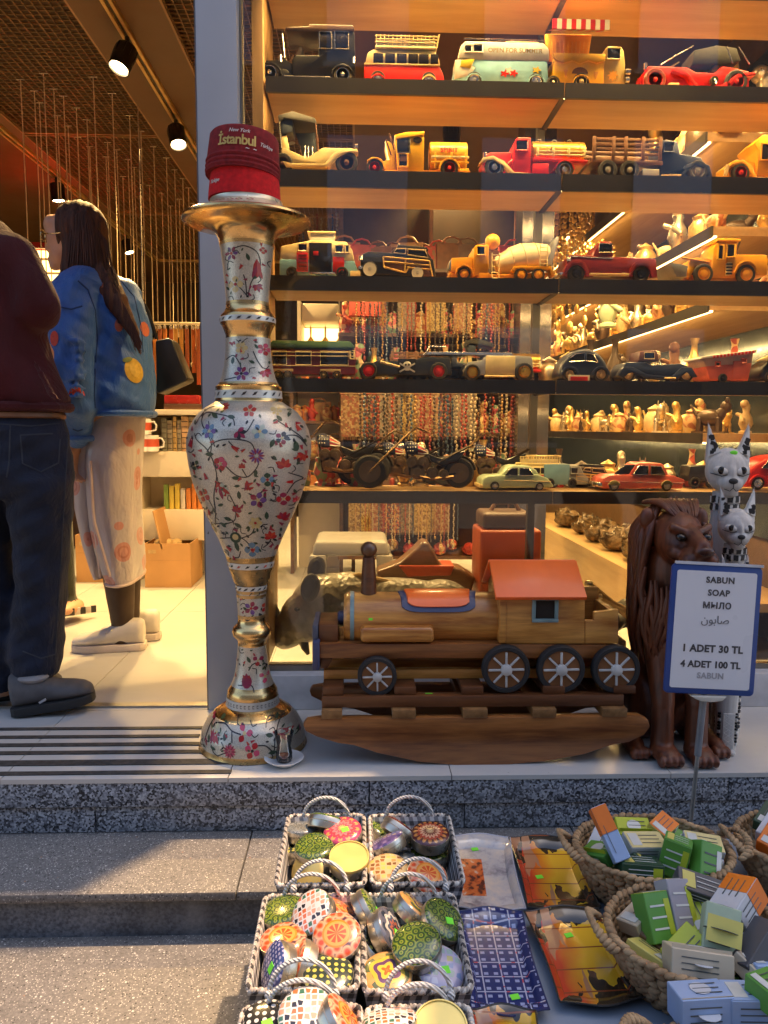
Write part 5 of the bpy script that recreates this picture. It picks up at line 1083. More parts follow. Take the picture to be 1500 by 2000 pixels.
for s_ in (-1, 1): warp(MB().ell((HX+.006+s_*.036, LYf+.002, .556), (.016, .011, .0095), 12, 8, (0, R(-s_*14), 0)), LW).build('eye', EYE, lion)
warp(MB().ell((HX+.012, LYf-.056, .532), (.024, .007, .010), 12, 8), LW).build('nose', mat('lion_nose', (.07, .022, .012), .3), lion)
for s_ in (-1, 1):
    for q, l in ((.026, .020), (.014, .010), (.005, .009)): warp(MB().lathe([(.0045, 0), (.0035, -l*.5), (0, -l)], 8, (HX+.012+s_*q, LYf-.040, .494)), LW).build('tooth', mat('fang', (.5, .36, .22), .4), lion)
warp(MB().ell((HX+.012, LYf-.012, .472), (.026, .035, .012), 12, 8), LW).build('mouth_hollow', mat('mouth_dark', (.03, .008, .005), .6), lion)
# ================================================================ wooden cats
CATW = wood('cat_greywash', (.48, .45, .42), (.76, .73, .68), 2, 12, 6, .6, 0, .4); CBLK, CWHT = mat('cat_black', (.018, .017, .018), .5), mat('cat_white', (.66, .64, .60), .6)
cp = WZ(1432, 1466, 0)
def cat_statue(label, x, y, H, hx, yaw, showbase):
    c = thing('wooden_cat', label, 'statue', (x, y, 0), 'grey washed wooden cats', (0, 0, yaw)); s = H/.85
    m = MB(); ring = lambda z, rx, ry, cx=0, cy=0: [Vector((cx+rx*math.cos(a)*s, cy+ry*math.sin(a)*s, z*s)) for a in [i*math.pi/10 for i in range(20)]]
    m.loft([ring(.001, .040, .036), ring(.02, .045, .04), ring(.12, .042, .038), ring(.30, .046, .042), ring(.45, .044, .04), ring(.56, .036, .034), ring(.62, .034, .032), ring(.66, .032, .03)])
    m.build('body', CATW, c, local=True, smooth=60)
    hz = .715*s; hd = MB(); hd.ell((0, -.006*s, hz), (.056*s, .05*s, .058*s), 20, 14); hd.ell((0, -.038*s, hz-.03*s), (.034*s, .03*s, .026*s), 16, 10); hd.ell((0, -.03*s, hz-.055*s), (.024*s, .026*s, .016*s), 14, 10)
    hd.ell((0, -.05*s, hz-.005*s), (.011*s, .014*s, .024*s), 10, 8); hd.ell((0, -.005*s, hz+.042*s), (.03*s, .034*s, .02*s), 14, 10)
    for sg in (-1, 1):
        e = MB(); base = [Vector((sg*.018*s, -.02*s, hz+.035*s)), Vector((sg*.056*s, -.012*s, hz+.02*s)), Vector((sg*.056*s, .012*s, hz+.02*s)), Vector((sg*.02*s, .012*s, hz+.04*s))]; tip = Vector((sg*.052*s, .004*s, hz+.135*s))
        hd.add(base+[tip], [(3, 2, 1, 0), (0, 1, 4), (1, 2, 4), (2, 3, 4), (3, 0, 4)])
    f = fuse(hd, .004*s, 2); f.build('head', CATW, c, local=True, smooth=70)
    for sg in (-1, 1):
        P0, P1, P2 = Vector((sg*.023*s, -.0205*s, hz+.05*s)), Vector((sg*.052*s, -.0145*s, hz+.038*s)), Vector((sg*.0505*s, -.002*s, hz+.118*s)); nn = (P1-P0).cross(P2-P0).normalized(); nn = nn if nn.y < 0 else -nn
        MB().add([P0+nn*.003, P1+nn*.003, P2+nn*.003, P0-nn*.002, P1-nn*.002, P2-nn*.002], [(0, 1, 2), (3, 5, 4), (0, 3, 4, 1), (1, 4, 5, 2), (2, 5, 3, 0)]).build('ear_inlay', CWHT, c, local=True, smooth=0)
        rn = random.Random(int(H*100)+sg)
        for k in range(9):
            u, v = rn.random(), rn.random()
            if u+v > .85: u, v = (1-u)*.8, (1-v)*.8
            q = P0+(P1-P0)*(u*.75+.1)+(P2-P0)*(v*.75+.05)+nn*.0036
            MB().box(q, (.011*s, .0015, .0095*s), (rn.uniform(-.1, .1), rn.uniform(-.5, .5), 0)).build('mosaic_chip', CBLK, c, local=True, smooth=0)
        ex = sg*.028*s; MB().ell((ex, -.0485*s, hz+.002*s), (.019*s, .006*s, .011*s), 14, 8, (0, R(-sg*14), R(sg*26))).build('eye_white', CWHT, c, local=True)
        MB().ell((ex-.001*sg*s, -.0525*s, hz+.003*s), (.009*s, .005*s, .0105*s), 12, 8).build('pupil', EYE, c, local=True)
        MB().tube([Vector((sg*.012*s, -.056*s, hz-.008*s)), Vector((sg*.026*s, -.0545*s, hz-.012*s)), Vector((sg*.050*s, -.036*s, hz-.005*s))], .0012*s, 6).build('eye_line', CBLK, c, local=True)
        MB().tube([Vector((0, -.067*s, hz-.042*s)), Vector((sg*.008*s, -.066*s, hz-.05*s)), Vector((sg*.020*s, -.060*s, hz-.045*s))], .001*s, 6).build('mouth_line', CBLK, c, local=True)
    MB().ell((0, -.0665*s, hz-.024*s), (.012*s, .007*s, .008*s), 12, 8).build('nose', CBLK, c, local=True); MB().tube([Vector((0, -.071*s, hz-.028*s)), Vector((0, -.068*s, hz-.043*s))], .001*s, 6).build('mouth_line', CBLK, c, local=True)
    rn = random.Random(3)
    for row in range(2):
        for k in range(15):
            a = math.pi*(1.05+.9*k/14); r_ = .0365*s; zz = (.64-.022*row)*s
            MB().box((r_*math.cos(a), (.0345*s)*math.sin(a), zz+rn.uniform(-.003, .003)), (.0075*s, .003, .017*s), (0, rn.uniform(-.2, .2), a+math.pi/2)).build('collar_chip', CBLK if (k+row) % 3 else CWHT, c, local=True, smooth=0)
    if showbase:
        for sg in (-1, 1):
            for k in range(11): MB().box((sg*.034*s, -.027*s, (.045+.013*k)*s), (.010*s, .006, .0085*s), (0, rn.uniform(-.2, .2), R(sg*50))).build('mosaic_chip', CBLK if k % 4 else CWHT, c, local=True, smooth=0)
        pn = MB(); pn.box((0, -.0385*s, .105*s), (.046*s, .004, .15*s)); pn.build('leg_panel', CATW, c, local=True, bev=.0015)
        for k in range(5):
            for sg in (-1, 1): MB().tube([Vector((sg*.018*s, -.0412*s, (.045+k*.026)*s)), Vector((0, -.0415*s, (.058+k*.026)*s)), Vector((-sg*.018*s, -.0412*s, (.071+k*.026)*s))], .0013*s, 5).build('carved_line', CWHT, c, local=True)
        ft = MB()
        for k in (-1, 1): ft.ell((k*.018*s, -.036*s, .012*s), (.016*s, .018*s, .0125*s), 12, 8)
        ft.build('feet', CATW, c, local=True)
    return c
def catspec(px, top, Y): p = W(px, top, Y); return p.x, Y, p.z
x_, y_, h_ = catspec(1424, 820, cp.y+.15); c1 = cat_statue('tallest grey wooden cat with mosaic ears and a green price sticker', x_, y_, h_, 0, R(-10), True)
MB().ell((.006*h_/.85, -.036*h_/.85, .764*h_/.85), (.010, .003, .006), 10, 6).build('price_sticker', STK, c1, local=True)
x_, y_, h_ = catspec(1441, 948, cp.y+.07); c2 = cat_statue('middle sized grey wooden cat directly in front of the tallest one', x_, y_, h_, 0, R(-10), True)
x_, y_, h_ = catspec(1436, 1078, cp.y-.005); c3 = cat_statue('smallest grey wooden cat mostly hidden behind the soap sign', x_, y_, h_, 0, R(-10), True)
# ================================================================ soap sign on a stand
SG = 1.605; sb = W(1393, 1231, SG)
sign = thing('price_sign', 'white soap price sign in a blue frame on a thin stand', 'sign', (sb.x, SG, -.14))
ks = depth(sb)/1500; bw, bh = 180*ks, 254*ks; Tm = Matrix.Translation(sb) @ Matrix.Rotation(R(3.0), 4, 'Y') @ Matrix.Rotation(R(-4), 4, 'X')
BLU = mat('sign_blue', (.02, .055, .22), .4, var=.1); SHEET = mat('sign_sheet', (.66, .67, .71), .3, var=.04, vs=4, bump=.06, bs=12, coat=.25); INK = mat('sign_ink', (.05, .05, .055), .5, bump=0); INKF = mat('sign_ink_faded', (.34, .34, .36), .5, bump=0)
def rr(w_, h_, r_, n=6): return [(sx*(w_/2-r_)+r_*math.cos(R(a0+90*i/n)), sz*(h_/2-r_)+r_*math.sin(R(a0+90*i/n))) for sx, sz, a0 in ((1, 1, 0), (-1, 1, 90), (-1, -1, 180), (1, -1, 270)) for i in range(n+1)]
MB(Tm).prism(rr(bw, bh, .010), 0, .006).build('frame', BLU, sign, bev=.0012)
MB(Tm).prism(rr(bw-.024, bh-.026, .005), -.0014, .001).build('sheet', SHEET, sign, smooth=0)
MB(Tm).box((.004, .001, bh/2+.003), (bw*.97, .006, .006)).build('top_clip', mat('sign_clear', (.55, .57, .62), .2), sign)
def stext(body, size, px, py, m, bold=.0006, sp=1.0):
    tm = text_mesh(body, size, .0003, bold=bold, spacing=sp); p = W(px, py, SG); u = (px-1393-(1231-py)*.055)*ks; v = (1233-py)*ks
    u += -.05*v*0
    tm.v = [Tm @ Vector((u+q.x, -.0018-q.z, v+q.y)) for q in tm.v]; return tm.build('lettering', m, sign, smooth=0)
stext('SABUN', .0185, 1405, 1135, INK, sp=1.12); stext('SOAP', .0185, 1402, 1160, INK, sp=1.1); stext('\u041c\u042b\u041b\u041e', .0185, 1399, 1185, INK, sp=1.1)
stext('\ufee5\ufeee\ufe91\ufe8e\ufebb', .024, 1396, 1213, mat('sign_ink_grey', (.16, .16, .17), .5, bump=0), .0001)
stext('1 ADET 30 TL', .0215, 1391, 1270, INK, .0008, 1.06); stext('4 ADET 100 TL', .0200, 1388, 1301, INK, .0007, 1.03); stext('SABUN', .0175, 1388, 1323, INKF, sp=1.1)
pa = Tm @ Vector((-.004, .012, -bh/2+.03)); pb = Vector((pa.x-.016, SG+.012, -.139)); STEEL = mat('stand_steel', (.42, .41, .38), .35, .7)
MB().tube([pa, pb], .0046, 10).build('pole', STEEL, sign); MB().tube([pa+Vector((0, 0, .0)), pa+(pb-pa)*.42], .0075, 10).build('upper_tube', mat('stand_grey', (.25, .26, .28), .4, .4), sign)
MB(Tm).prism([(-.04, -bh/2-.004), (.04, -bh/2-.002), (.03, -bh/2-.012), (.008, -bh/2-.016), (-.016, -bh/2-.015), (-.03, -bh/2-.010)], -.004, .018).build('clip_holder', mat('clip_plastic', (.62, .58, .50), .3), sign, bev=.002)
MB().lathe([(0, 0), (.075, 0), (.075, .004), (.03, .008), (.006, .012), (0, .012)], 32, (pb.x, SG+.012, -.1395)).build('foot', STEEL, sign)
# ================================================================ sales table with baskets, tins, trays and soap
CLOTH = mat('table_cloth', (.25, .29, .35), .8, var=.15, vs=5, bump=.25, bs=30, bd=.003)
table = thing('sales_table', 'low display table under a grey blue cloth in front of the steps', 'table', (.5, 1.1, -.245))
MB().bx(-.135, 1.45, .62, 1.452, -.028, -.0005).build('table_top', CLOTH, table, smooth=40, bev=.004)
MB().bx(-.135, 1.45, 1.4525, 1.468, -.045, -.001).build('back_rail', wood('rail_brown', (.09, .05, .03), (.16, .09, .05), 0), table, smooth=0)
for x in (-.11, 1.4):
    for y in (.68, 1.42): MB().bx(x-.02, x+.02, y-.02, y+.02, -.2445, -.0285).build('leg', mat('table_leg', (.1, .1, .1), .5), table, smooth=0)
def gingham():
    t = NT('gingham'); xyz = t.sep(); a = t.math('ADD', xyz[0], xyz[1])
    f = lambda v: t.math('GREATER_THAN', t.math('FRACT', t.math('MULTIPLY', v, 62)), .5)
    s = t.math('ADD', f(a), f(t.math('ADD', xyz[2], .003)))
    c = t.ramp(t.math('MULTIPLY', s, .5), [(.0, (.70, .67, .64)), (.5, (.26, .25, .26)), (1.0, (.02, .02, .025))])
    n = t.noise(700, detail=2); t.base(t.mix(t.math('MULTIPLY', n, .25), c, (.4, .36, .32)), .9); t.bump(n, .4, .0006); return t.m
GING = gingham(); GRIM = NT('gingham_rim')
_x = GRIM.sep(); _s = GRIM.math('ADD', GRIM.math('GREATER_THAN', GRIM.math('FRACT', GRIM.math('MULTIPLY', GRIM.math('ADD', _x[0], _x[1]), 55)), .55), GRIM.math('GREATER_THAN', GRIM.math('FRACT', GRIM.math('MULTIPLY', GRIM.math('SUBTRACT', _x[0], _x[2]), 70)), .6))
GRIM.base(GRIM.ramp(GRIM.math('MULTIPLY', _s, .5), [(0, (.66, .61, .54)), (.5, (.40, .35, .30)), (1, (.05, .045, .045))]), .9); GRIM.bump(GRIM.noise(500), .5, .001); GRIM = GRIM.m
ROPE = NT('rope_white'); _w = ROPE.n('ShaderNodeTexWave'); ROPE.put(_w, 'Vector', ROPE.co); _w.inputs['Scale'].default_value = 90; _w.bands_direction = 'DIAGONAL'
ROPE.base(ROPE.ramp(_w.outputs['Fac'], [(0, (.55, .53, .50)), (1, (.78, .76, .72))]), .85); ROPE.bump(_w.outputs['Fac'], .8, .002); ROPE = ROPE.m
def gbasket(label, cx, cy, w_, d_, h, handles):
    g = thing('gingham_basket', label, 'basket', (cx, cy, 0), 'black and white checked baskets of tins')
    fl = .82; x, y = w_/2, d_/2
    m = MB(); t_ = .004
    o = lambda f, z: [Vector((sx*x*f, sy*y*f, z)) for sx, sy in ((-1, -1), (1, -1), (1, 1), (-1, 1))]
    inn = lambda f, z: [Vector((sx*(x*f-t_), sy*(y*f-t_), z)) for sx, sy in ((-1, -1), (1, -1), (1, 1), (-1, 1))]
    m.loft([o(fl, .0005), o((1+fl)/2, h/2), o(1, h), inn(1, h), inn((1+fl)/2, h/2), inn(fl, .006)]); m.build('lined_wall', GING, g, local=True, smooth=30)
    # bumpy woven rim
    rim = MB(); P = []
    cr = .012
    for (sx, sy, a0) in ((1, 1, 0), (-1, 1, 90), (-1, -1, 180), (1, -1, 270)):
        for i in range(4): a = R(a0+30*i); P.append(Vector((sx*(x-cr)+cr*math.cos(a), sy*(y-cr)+cr*math.sin(a), h)))
    # resample
    Q = []; L = 0
    for a, b_ in zip(P, P[1:]+P[:1]):
        k = max(1, int((b_-a).length/.0062))
        for i in range(k): Q.append(a+(b_-a)*i/k)
    for i, q in enumerate(Q):
        n = (Q[(i+1) % len(Q)]-Q[i-1]); ang = math.atan2(n.y, n.x)
        rim.ell(q+Vector((0, 0, .0005*math.sin(i*2.1))), (.0050, .0044, .0052), 8, 5, (0, R(35), ang))
    r_ = rim.build('woven_rim', GRIM, g, local=True, smooth=60); r_['kind'] = 'stuff'
    for sy, lean in handles:
        pts = [Vector((math.cos(a)*w_*.30, sy*y*1.0+lean*math.sin(a), h-.004+math.sin(a)*w_*.30)) for a in [math.pi*i/18 for i in range(19)]]
        MB().tube(pts, .0032, 8).build('rope_handle', ROPE, g, local=True)
        for sx in (-1, 1): MB().ell((sx*w_*.30, sy*(y+.003), h-.004), (.006, .006, .008), 8, 6).build('rope_knot', ROPE, g, local=True)
    return g
H = .085
def rimc(pts): q = [WZ(x, y, H) for x, y in pts]; return sum((p.x for p in q))/4, sum((p.y for p in q))/4
BK_ = [('checked basket of tins at the back, beside the stone steps', (562, 1590), (718, 1592), (712, 1732), (532, 1734)), ('checked basket of tins at the back, next to the trays', (726, 1590), (890, 1592), (898, 1730), (714, 1732)),
       ('checked basket with orange slice tins in the middle row', (514, 1745), (706, 1748), (700, 1942), (478, 1938)), ('checked basket with a green floral tin pile in the middle row', (706, 1742), (902, 1748), (914, 1942), (704, 1942)),
       ('front checked basket holding a white mosaic tin, cut by the picture edge', (472, 1958), (712, 1965), (708, 2190), (430, 2180)), ('front checked basket beside the navy tray, cut by the picture edge', (712, 1962), (922, 1962), (960, 2180), (712, 2190))]
GB = []
for i, (lab, *q) in enumerate(BK_):
    Q = [WZ(x, y, H) for x, y in q]; cx = sum(p.x for p in Q)/4; cy = sum(p.y for p in Q)/4
    wd = ((Q[1].x-Q[0].x)+(Q[2].x-Q[3].x))/2-.007; dp = ((Q[0].y+Q[1].y)-(Q[2].y+Q[3].y))/2-.010
    GB.append((cx, cy)); gbasket(lab, cx, cy, wd, dp, H, ((1, -.004), (-1, .006)))
# ---- tins
TINM = mat('tin_metal', (.55, .50, .40), .3, .9, var=.15, bump=.06); TING = mat('tin_inside_gold', (.80, .62, .20), .35, .5, var=.06)
def lid(name, kind, cols, n=10, sc=60):
    t = NT('lid_'+name); x = t.sep(); r = t.math('SQRT', t.math('ADD', t.math('MULTIPLY', x[0], x[0]), t.math('MULTIPLY', x[1], x[1])))
    rn = t.math('MULTIPLY', r, 1/.0345); a = t.math('ARCTAN2', x[1], x[0])
    st = lambda: [(i/len(cols), c) for i, c in enumerate(cols)]
    if kind == 'mandala':
        f = t.math('ADD', rn, t.math('MULTIPLY', t.math('SINE', t.math('MULTIPLY', a, n)), .07)); f = t.math('FRACT', t.math('MULTIPLY', f, 1.0))
        c = t.ramp(f, st(), 'CONSTANT'); pet = t.math('GREATER_THAN', t.math('SINE', t.math('MULTIPLY', a, n)), .2); band = t.math('MULTIPLY', t.math('GREATER_THAN', rn, .62), pet)
        c = t.mix(band, c, cols[-1])
    elif kind == 'slice':
        pet = t.math('GREATER_THAN', t.math('SINE', t.math('MULTIPLY', a, 9)), -.5); inn = t.math('LESS_THAN', rn, .46)
        c = t.mix(t.math('MULTIPLY', pet, t.math('LESS_THAN', rn, .40)), (.70, .30, .06), (.60, .07, .01)); c = t.mix(t.math('GREATER_THAN', rn, .52), c, (.66, .20, .02))
        sc_ = t.voro(75, rnd=.6); c = t.mix(t.math('GREATER_THAN', rn, .60), c, t.ramp(sc_, [(.2, (.55, .07, .02)), (.5, (.66, .38, .22)), (.7, (.08, .03, .05))]))
    elif kind == 'cells':
        v = t.n('ShaderNodeTexVoronoi', feature='DISTANCE_TO_EDGE'); t.put(v, 'Vector', t.co); v.inputs['Scale'].default_value = sc; v.inputs['Randomness'].default_value = .35
        v2 = t.n('ShaderNodeTexVoronoi'); t.put(v2, 'Vector', t.co); v2.inputs['Scale'].default_value = sc; v2.inputs['Randomness'].default_value = .35; b = t.n('ShaderNodeSeparateColor'); t.put(b, 0, v2.outputs['Color'])
        c = t.mix(t.math('LESS_THAN', v.outputs['Distance'], .13), t.ramp(b.outputs[0], st(), 'CONSTANT'), cols[0])
    elif kind == 'rings':
        v = t.voro(sc, rnd=.8); c = t.ramp(t.math('FRACT', t.math('MULTIPLY', v, 2.6)), st()); c = t.mix(t.noise(40), c, cols[0])
    elif kind == 'dots':
        v = t.voro(sc, rnd=.15); c = t.mix(t.math('LESS_THAN', v, .3), cols[0], cols[1])
    else: c = cols[0]
    for q in t.t.nodes:
        if q.type == 'TEX_VORONOI': q.voronoi_dimensions = '2D'
    t.base(c, .22, 0); t.b.inputs['Coat Weight'].default_value = .6; t.b.inputs['Coat Roughness'].default_value = .06; return t.m
LID = {'green': lid('green', 'rings', [(.03, .07, .02), (.16, .26, .02), (.42, .44, .05), (.02, .04, .02)], sc=85), 'pink': lid('pink', 'mandala', [(.75, .55, .15), (.65, .10, .12), (.70, .20, .20), (.6, .06, .08), (.68, .30, .10), (.50, .05, .12)], 12),
       'slice': lid('slice', 'slice', []), 'mosaic': lid('mosaic', 'cells', [(.70, .69, .66), (.03, .03, .04), (.62, .16, .06), (.62, .32, .22), (.05, .16, .10), (.66, .5, .42)], sc=125), 'brown': lid('brown', 'mandala', [(.60, .40, .20), (.16, .03, .02), (.62, .34, .20), (.40, .06, .03), (.55, .22, .05), (.10, .02, .02)], 16),
       'blue': lid('blue', 'dots', [(.05, .07, .22), (.45, .42, .6)], sc=150), 'navy': lid('navy', 'mandala', [(.03, .03, .05), (.35, .10, .05), (.05, .06, .09), (.5, .46, .4), (.03, .04, .06), (.10, .10, .13)], 8), 'dots': lid('dots', 'dots', [(.03, .045, .035), (.5, .46, .10)], sc=105), 'spot': lid('spot', 'dots', [(.02, .022, .025), (.6, .6, .58)], sc=105),
       'carpet': lid('carpet', 'mandala', [(.45, .12, .03), (.62, .44, .06), (.12, .05, .12), (.55, .40, .05), (.10, .12, .05), (.60, .30, .08)], 4), 'lilac': lid('lilac', 'cells', [(.40, .38, .55), (.55, .55, .68), (.30, .42, .40), (.5, .48, .2), (.2, .28, .5)], sc=90), 'amber': lid('amber', 'cells', [(.55, .42, .22), (.30, .12, .04), (.62, .45, .12), (.45, .25, .08), (.2, .09, .03)], sc=110),
       'purple': lid('purple', 'cells', [(.12, .08, .22), (.06, .05, .16), (.25, .18, .35), (.4, .3, .2)], sc=110), 'greyfl': lid('greyfl', 'rings', [(.10, .11, .11), (.30, .32, .31), (.06, .07, .06), (.45, .46, .44)], sc=110)}
TINBASE = {}
NAMES = {'green': 'green floral', 'pink': 'pink petal', 'slice': 'orange slice', 'mosaic': 'white mosaic', 'brown': 'brown mandala', 'blue': 'blue dotted', 'navy': 'dark navy mandala', 'dots': 'dark green yellow-dotted', 'spot': 'black white-dotted', 'carpet': 'yellow carpet', 'lilac': 'lilac and blue', 'amber': 'amber mosaic', 'purple': 'purple mosaic', 'greyfl': 'grey floral', 'back': 'upturned plain yellow', 'side': 'gold bottomed'}
def tin(kind, px, py, z, az, tl, where, r=.0345, stick=False):
    """az: direction the lid leans to (deg, 0=+x, 90=away), tl: tilt angle"""
    p = WZ(px, py, z+.004)
    lbl = '%s tin %s' % (NAMES[kind], where)
    o = thing('round_tin', lbl, 'tin', (p.x, p.y, z), 'small round tins in the checked baskets')
    ax = Vector((-math.sin(R(az)), math.cos(R(az)), 0)); o.rotation_euler = Matrix.Rotation(R(tl), 3, ax).to_euler()
    h = .021; s = r/.0405
    MB().lathe([(0, -h), (r*.95, -h), (r*.985, -h+.002), (r*.985, -.004)], 36).build('can', TINM, o, local=True, smooth=40)
    if kind == 'back':
        MB().lathe([(r*.985, -.004), (r*1.0, -.002), (r*.98, .001), (r*.93, .001), (r*.92, -.001), (0, -.001)], 36).build('bottom', TING, o, local=True, smooth=30)
    else:
        MB().lathe([(r*.99, -.009), (r*1.015, -.008), (r*1.015, -.002), (r, .0)], 36).build('lid_edge', TINM, o, local=True, smooth=40)
        MB().lathe([(r*1.0, -.0005), (r*.95, .0022), (r*.8, .0042), (r*.45, .0058), (0, .0063)], 36).build('lid', LID.get(kind, TING), o, local=True, smooth=60)
    if stick: MB().box((.006*s, -.006*s, .0066), (.013, .010, .0007), (R(4), R(2), .3)).build('price_sticker', STK, o, local=True, smooth=0)
    return o
b1, b2, b3, b4, b5, b6 = 'in the back basket by the steps', 'in the back basket by the trays', 'in the middle basket by the steps', 'in the middle basket by the trays', 'in the front basket by the steps', 'in the front basket by the trays'
T = [('greyfl', 590, 1612, .082, 90, 12, b1+', against its rim'), ('green', 640, 1596, .100, 70, 40, b1+', standing tilted at the rear'), ('pink', 669, 1618, .100, 250, 14, b1+', with a lime sticker', 1), ('green', 614, 1648, .090, 260, 10, b1+', lying flat in the middle'), ('back', 682, 1668, .100, 265, 16, b1), ('dots', 585, 1655, .055, 90, 20, b1+', under the flat green one'), ('side', 600, 1700, .060, 230, 60, b1), ('dots', 680, 1712, .055, 100, 15, b1+', under the handle'), ('greyfl', 640, 1630, .050, 0, 10, b1+', at the bottom'),
     ('brown', 784, 1612, .092, 40, 48, b2+', leaning on its rear wall', 1), ('brown', 840, 1624, .098, 260, 8, b2+', lying flat in its corner'), ('purple', 752, 1638, .090, 150, 30, b2), ('green', 838, 1660, .060, 90, 5, b2+', under the brown one'), ('greyfl', 782, 1665, .055, 90, 20, b2+', half buried'), ('amber', 757, 1690, .088, 260, 8, b2), ('slice', 835, 1705, .085, 300, 22, b2), ('green', 750, 1618, .060, 10, 35, b2+', at its edge'),
     ('green', 552, 1772, .085, 200, 10, b3), ('mosaic', 606, 1776, .105, 215, 42, b3), ('slice', 664, 1770, .088, 30, 34, b3+', at its rear corner'), ('slice', 553, 1828, .085, 200, 6, b3+', lying flat at its rim'), ('slice', 658, 1822, .105, 260, 24, b3+', lying on top'), ('blue', 533, 1885, .085, 200, 66, b3, 1), ('slice', 580, 1880, .075, 180, 70, b3+', standing on edge'), ('dots', 641, 1896, .085, 280, 12, b3), ('amber', 606, 1850, .05, 0, 20, b3+', at the bottom'),
     ('green', 728, 1772, .088, 10, 60, b4+', standing on edge', 1), ('navy', 765, 1812, .090, 350, 55, b4, 1), ('carpet', 815, 1768, .092, 20, 42, b4+', leaning at the rear'), ('green', 868, 1790, .095, 330, 34, b4+', with a lime sticker', 1), ('green', 813, 1836, .112, 240, 18, b4+', lying on top of the pile'), ('carpet', 756, 1896, .085, 265, 12, b4+', lying flat in front'), ('lilac', 860, 1886, .080, 300, 25, b4, 1), ('dots', 735, 1850, .060, 20, 50, b4+', pressed to its wall'), ('side', 800, 1870, .050, 90, 20, b4),
     ('mosaic', 598, 1974, .105, 265, 20, b5), ('slice', 676, 1985, .095, 10, 50, b5+', standing on edge'), ('spot', 516, 1994, .085, 240, 12, b5, 1), ('slice', 632, 2010, .075, 240, 20, b5+', below the mosaic one'), ('mosaic', 762, 1982, .090, 100, 20, b6), ('back', 860, 2000, .090, 260, 20, b6+', at the picture edge'), ('navy', 800, 2000, .060, 0, 5, b6)]
for q in T: tin(q[0], q[1], q[2], q[3], q[4], q[5], q[6], stick=len(q) > 7)
# ---- decorated trays
def tray_mat(name, kind):
    t = NT(name); x = t.sep(); u, v = x[0], x[1]
    if kind == 'sunset':
        n = t.noise(9, detail=3); f = t.math('ADD', t.math('MULTIPLY', u, 7.0), t.math('MULTIPLY', n, .5))
        c = t.ramp(f, [(.0, (.55, .06, .02)), (.18, (.70, .28, .02)), (.3, (.78, .45, .03)), (.6, (.80, .48, .03)), (.75, (.70, .25, .03)), (.9, (.6, .05, .02))])
        tr = t.noise(16, t.mapping((1, .6, 1)), 3, .6); m = t.math('MULTIPLY', t.math('GREATER_THAN', t.math('ADD', tr, t.math('MULTIPLY', t.math('ABSOLUTE', v), 2.6)), .72), 1)
        c = t.mix(m, c, (.035, .025, .015))
        w_ = t.noise(12, t.mapping((2.5, .6, 1)), 3, .5); c = t.mix(t.math('MULTIPLY', t.math('GREATER_THAN', w_, .56), t.math('LESS_THAN', u, -.005)), c, (.42, .20, .10))
        ln = t.math('LESS_THAN', t.math('ABSOLUTE', t.math('SUBTRACT', t.math('FRACT', t.math('MULTIPLY', v, 22)), .5)), .03); c = t.mix(ln, c, (.25, .06, .02))
    elif kind == 'tram':
        n = t.noise(14, detail=5, rough=.7); c = t.ramp(n, [(.35, (.22, .20, .22)), (.5, (.50, .47, .46)), (.65, (.66, .56, .44))])
        blk = t.math('MULTIPLY', t.math('LESS_THAN', t.math('ABSOLUTE', t.math('ADD', u, .028)), .026), t.math('LESS_THAN', t.math('ABSOLUTE', t.math('ADD', v, .005)), .055))
        c = t.mix(blk, c, t.ramp(t.noise(60, detail=3), [(.4, (.10, .03, .02)), (.48, (.58, .12, .03)), (.6, (.60, .17, .05)), (.68, (.6, .5, .4))]))
    else:
        fu, fv = t.math('FRACT', t.math('MULTIPLY', u, 34)), t.math('FRACT', t.math('MULTIPLY', v, 34)); g2 = t.math('FRACT', t.math('MULTIPLY', u, 68)); h2 = t.math('FRACT', t.math('MULTIPLY', v, 68))
        ln = t.math('MAXIMUM', t.math('LESS_THAN', fu, .07), t.math('LESS_THAN', fv, .07))
        dot = t.math('MULTIPLY', t.math('LESS_THAN', t.math('ABSOLUTE', t.math('SUBTRACT', g2, .5)), .22), t.math('LESS_THAN', t.math('ABSOLUTE', t.math('SUBTRACT', h2, .5)), .18))
        c = t.mix(ln, (.025, .035, .14), (.45, .46, .58)); c = t.mix(dot, c, (.34, .38, .58)); rd = t.math('MULTIPLY', ln, t.math('GREATER_THAN', t.noise(70), .6)); c = t.mix(rd, c, (.55, .10, .10))
    t.base(c, .14); t.b.inputs['Coat Weight'].default_value = .5; t.b.inputs['Coat Roughness'].default_value = .05; return t.m
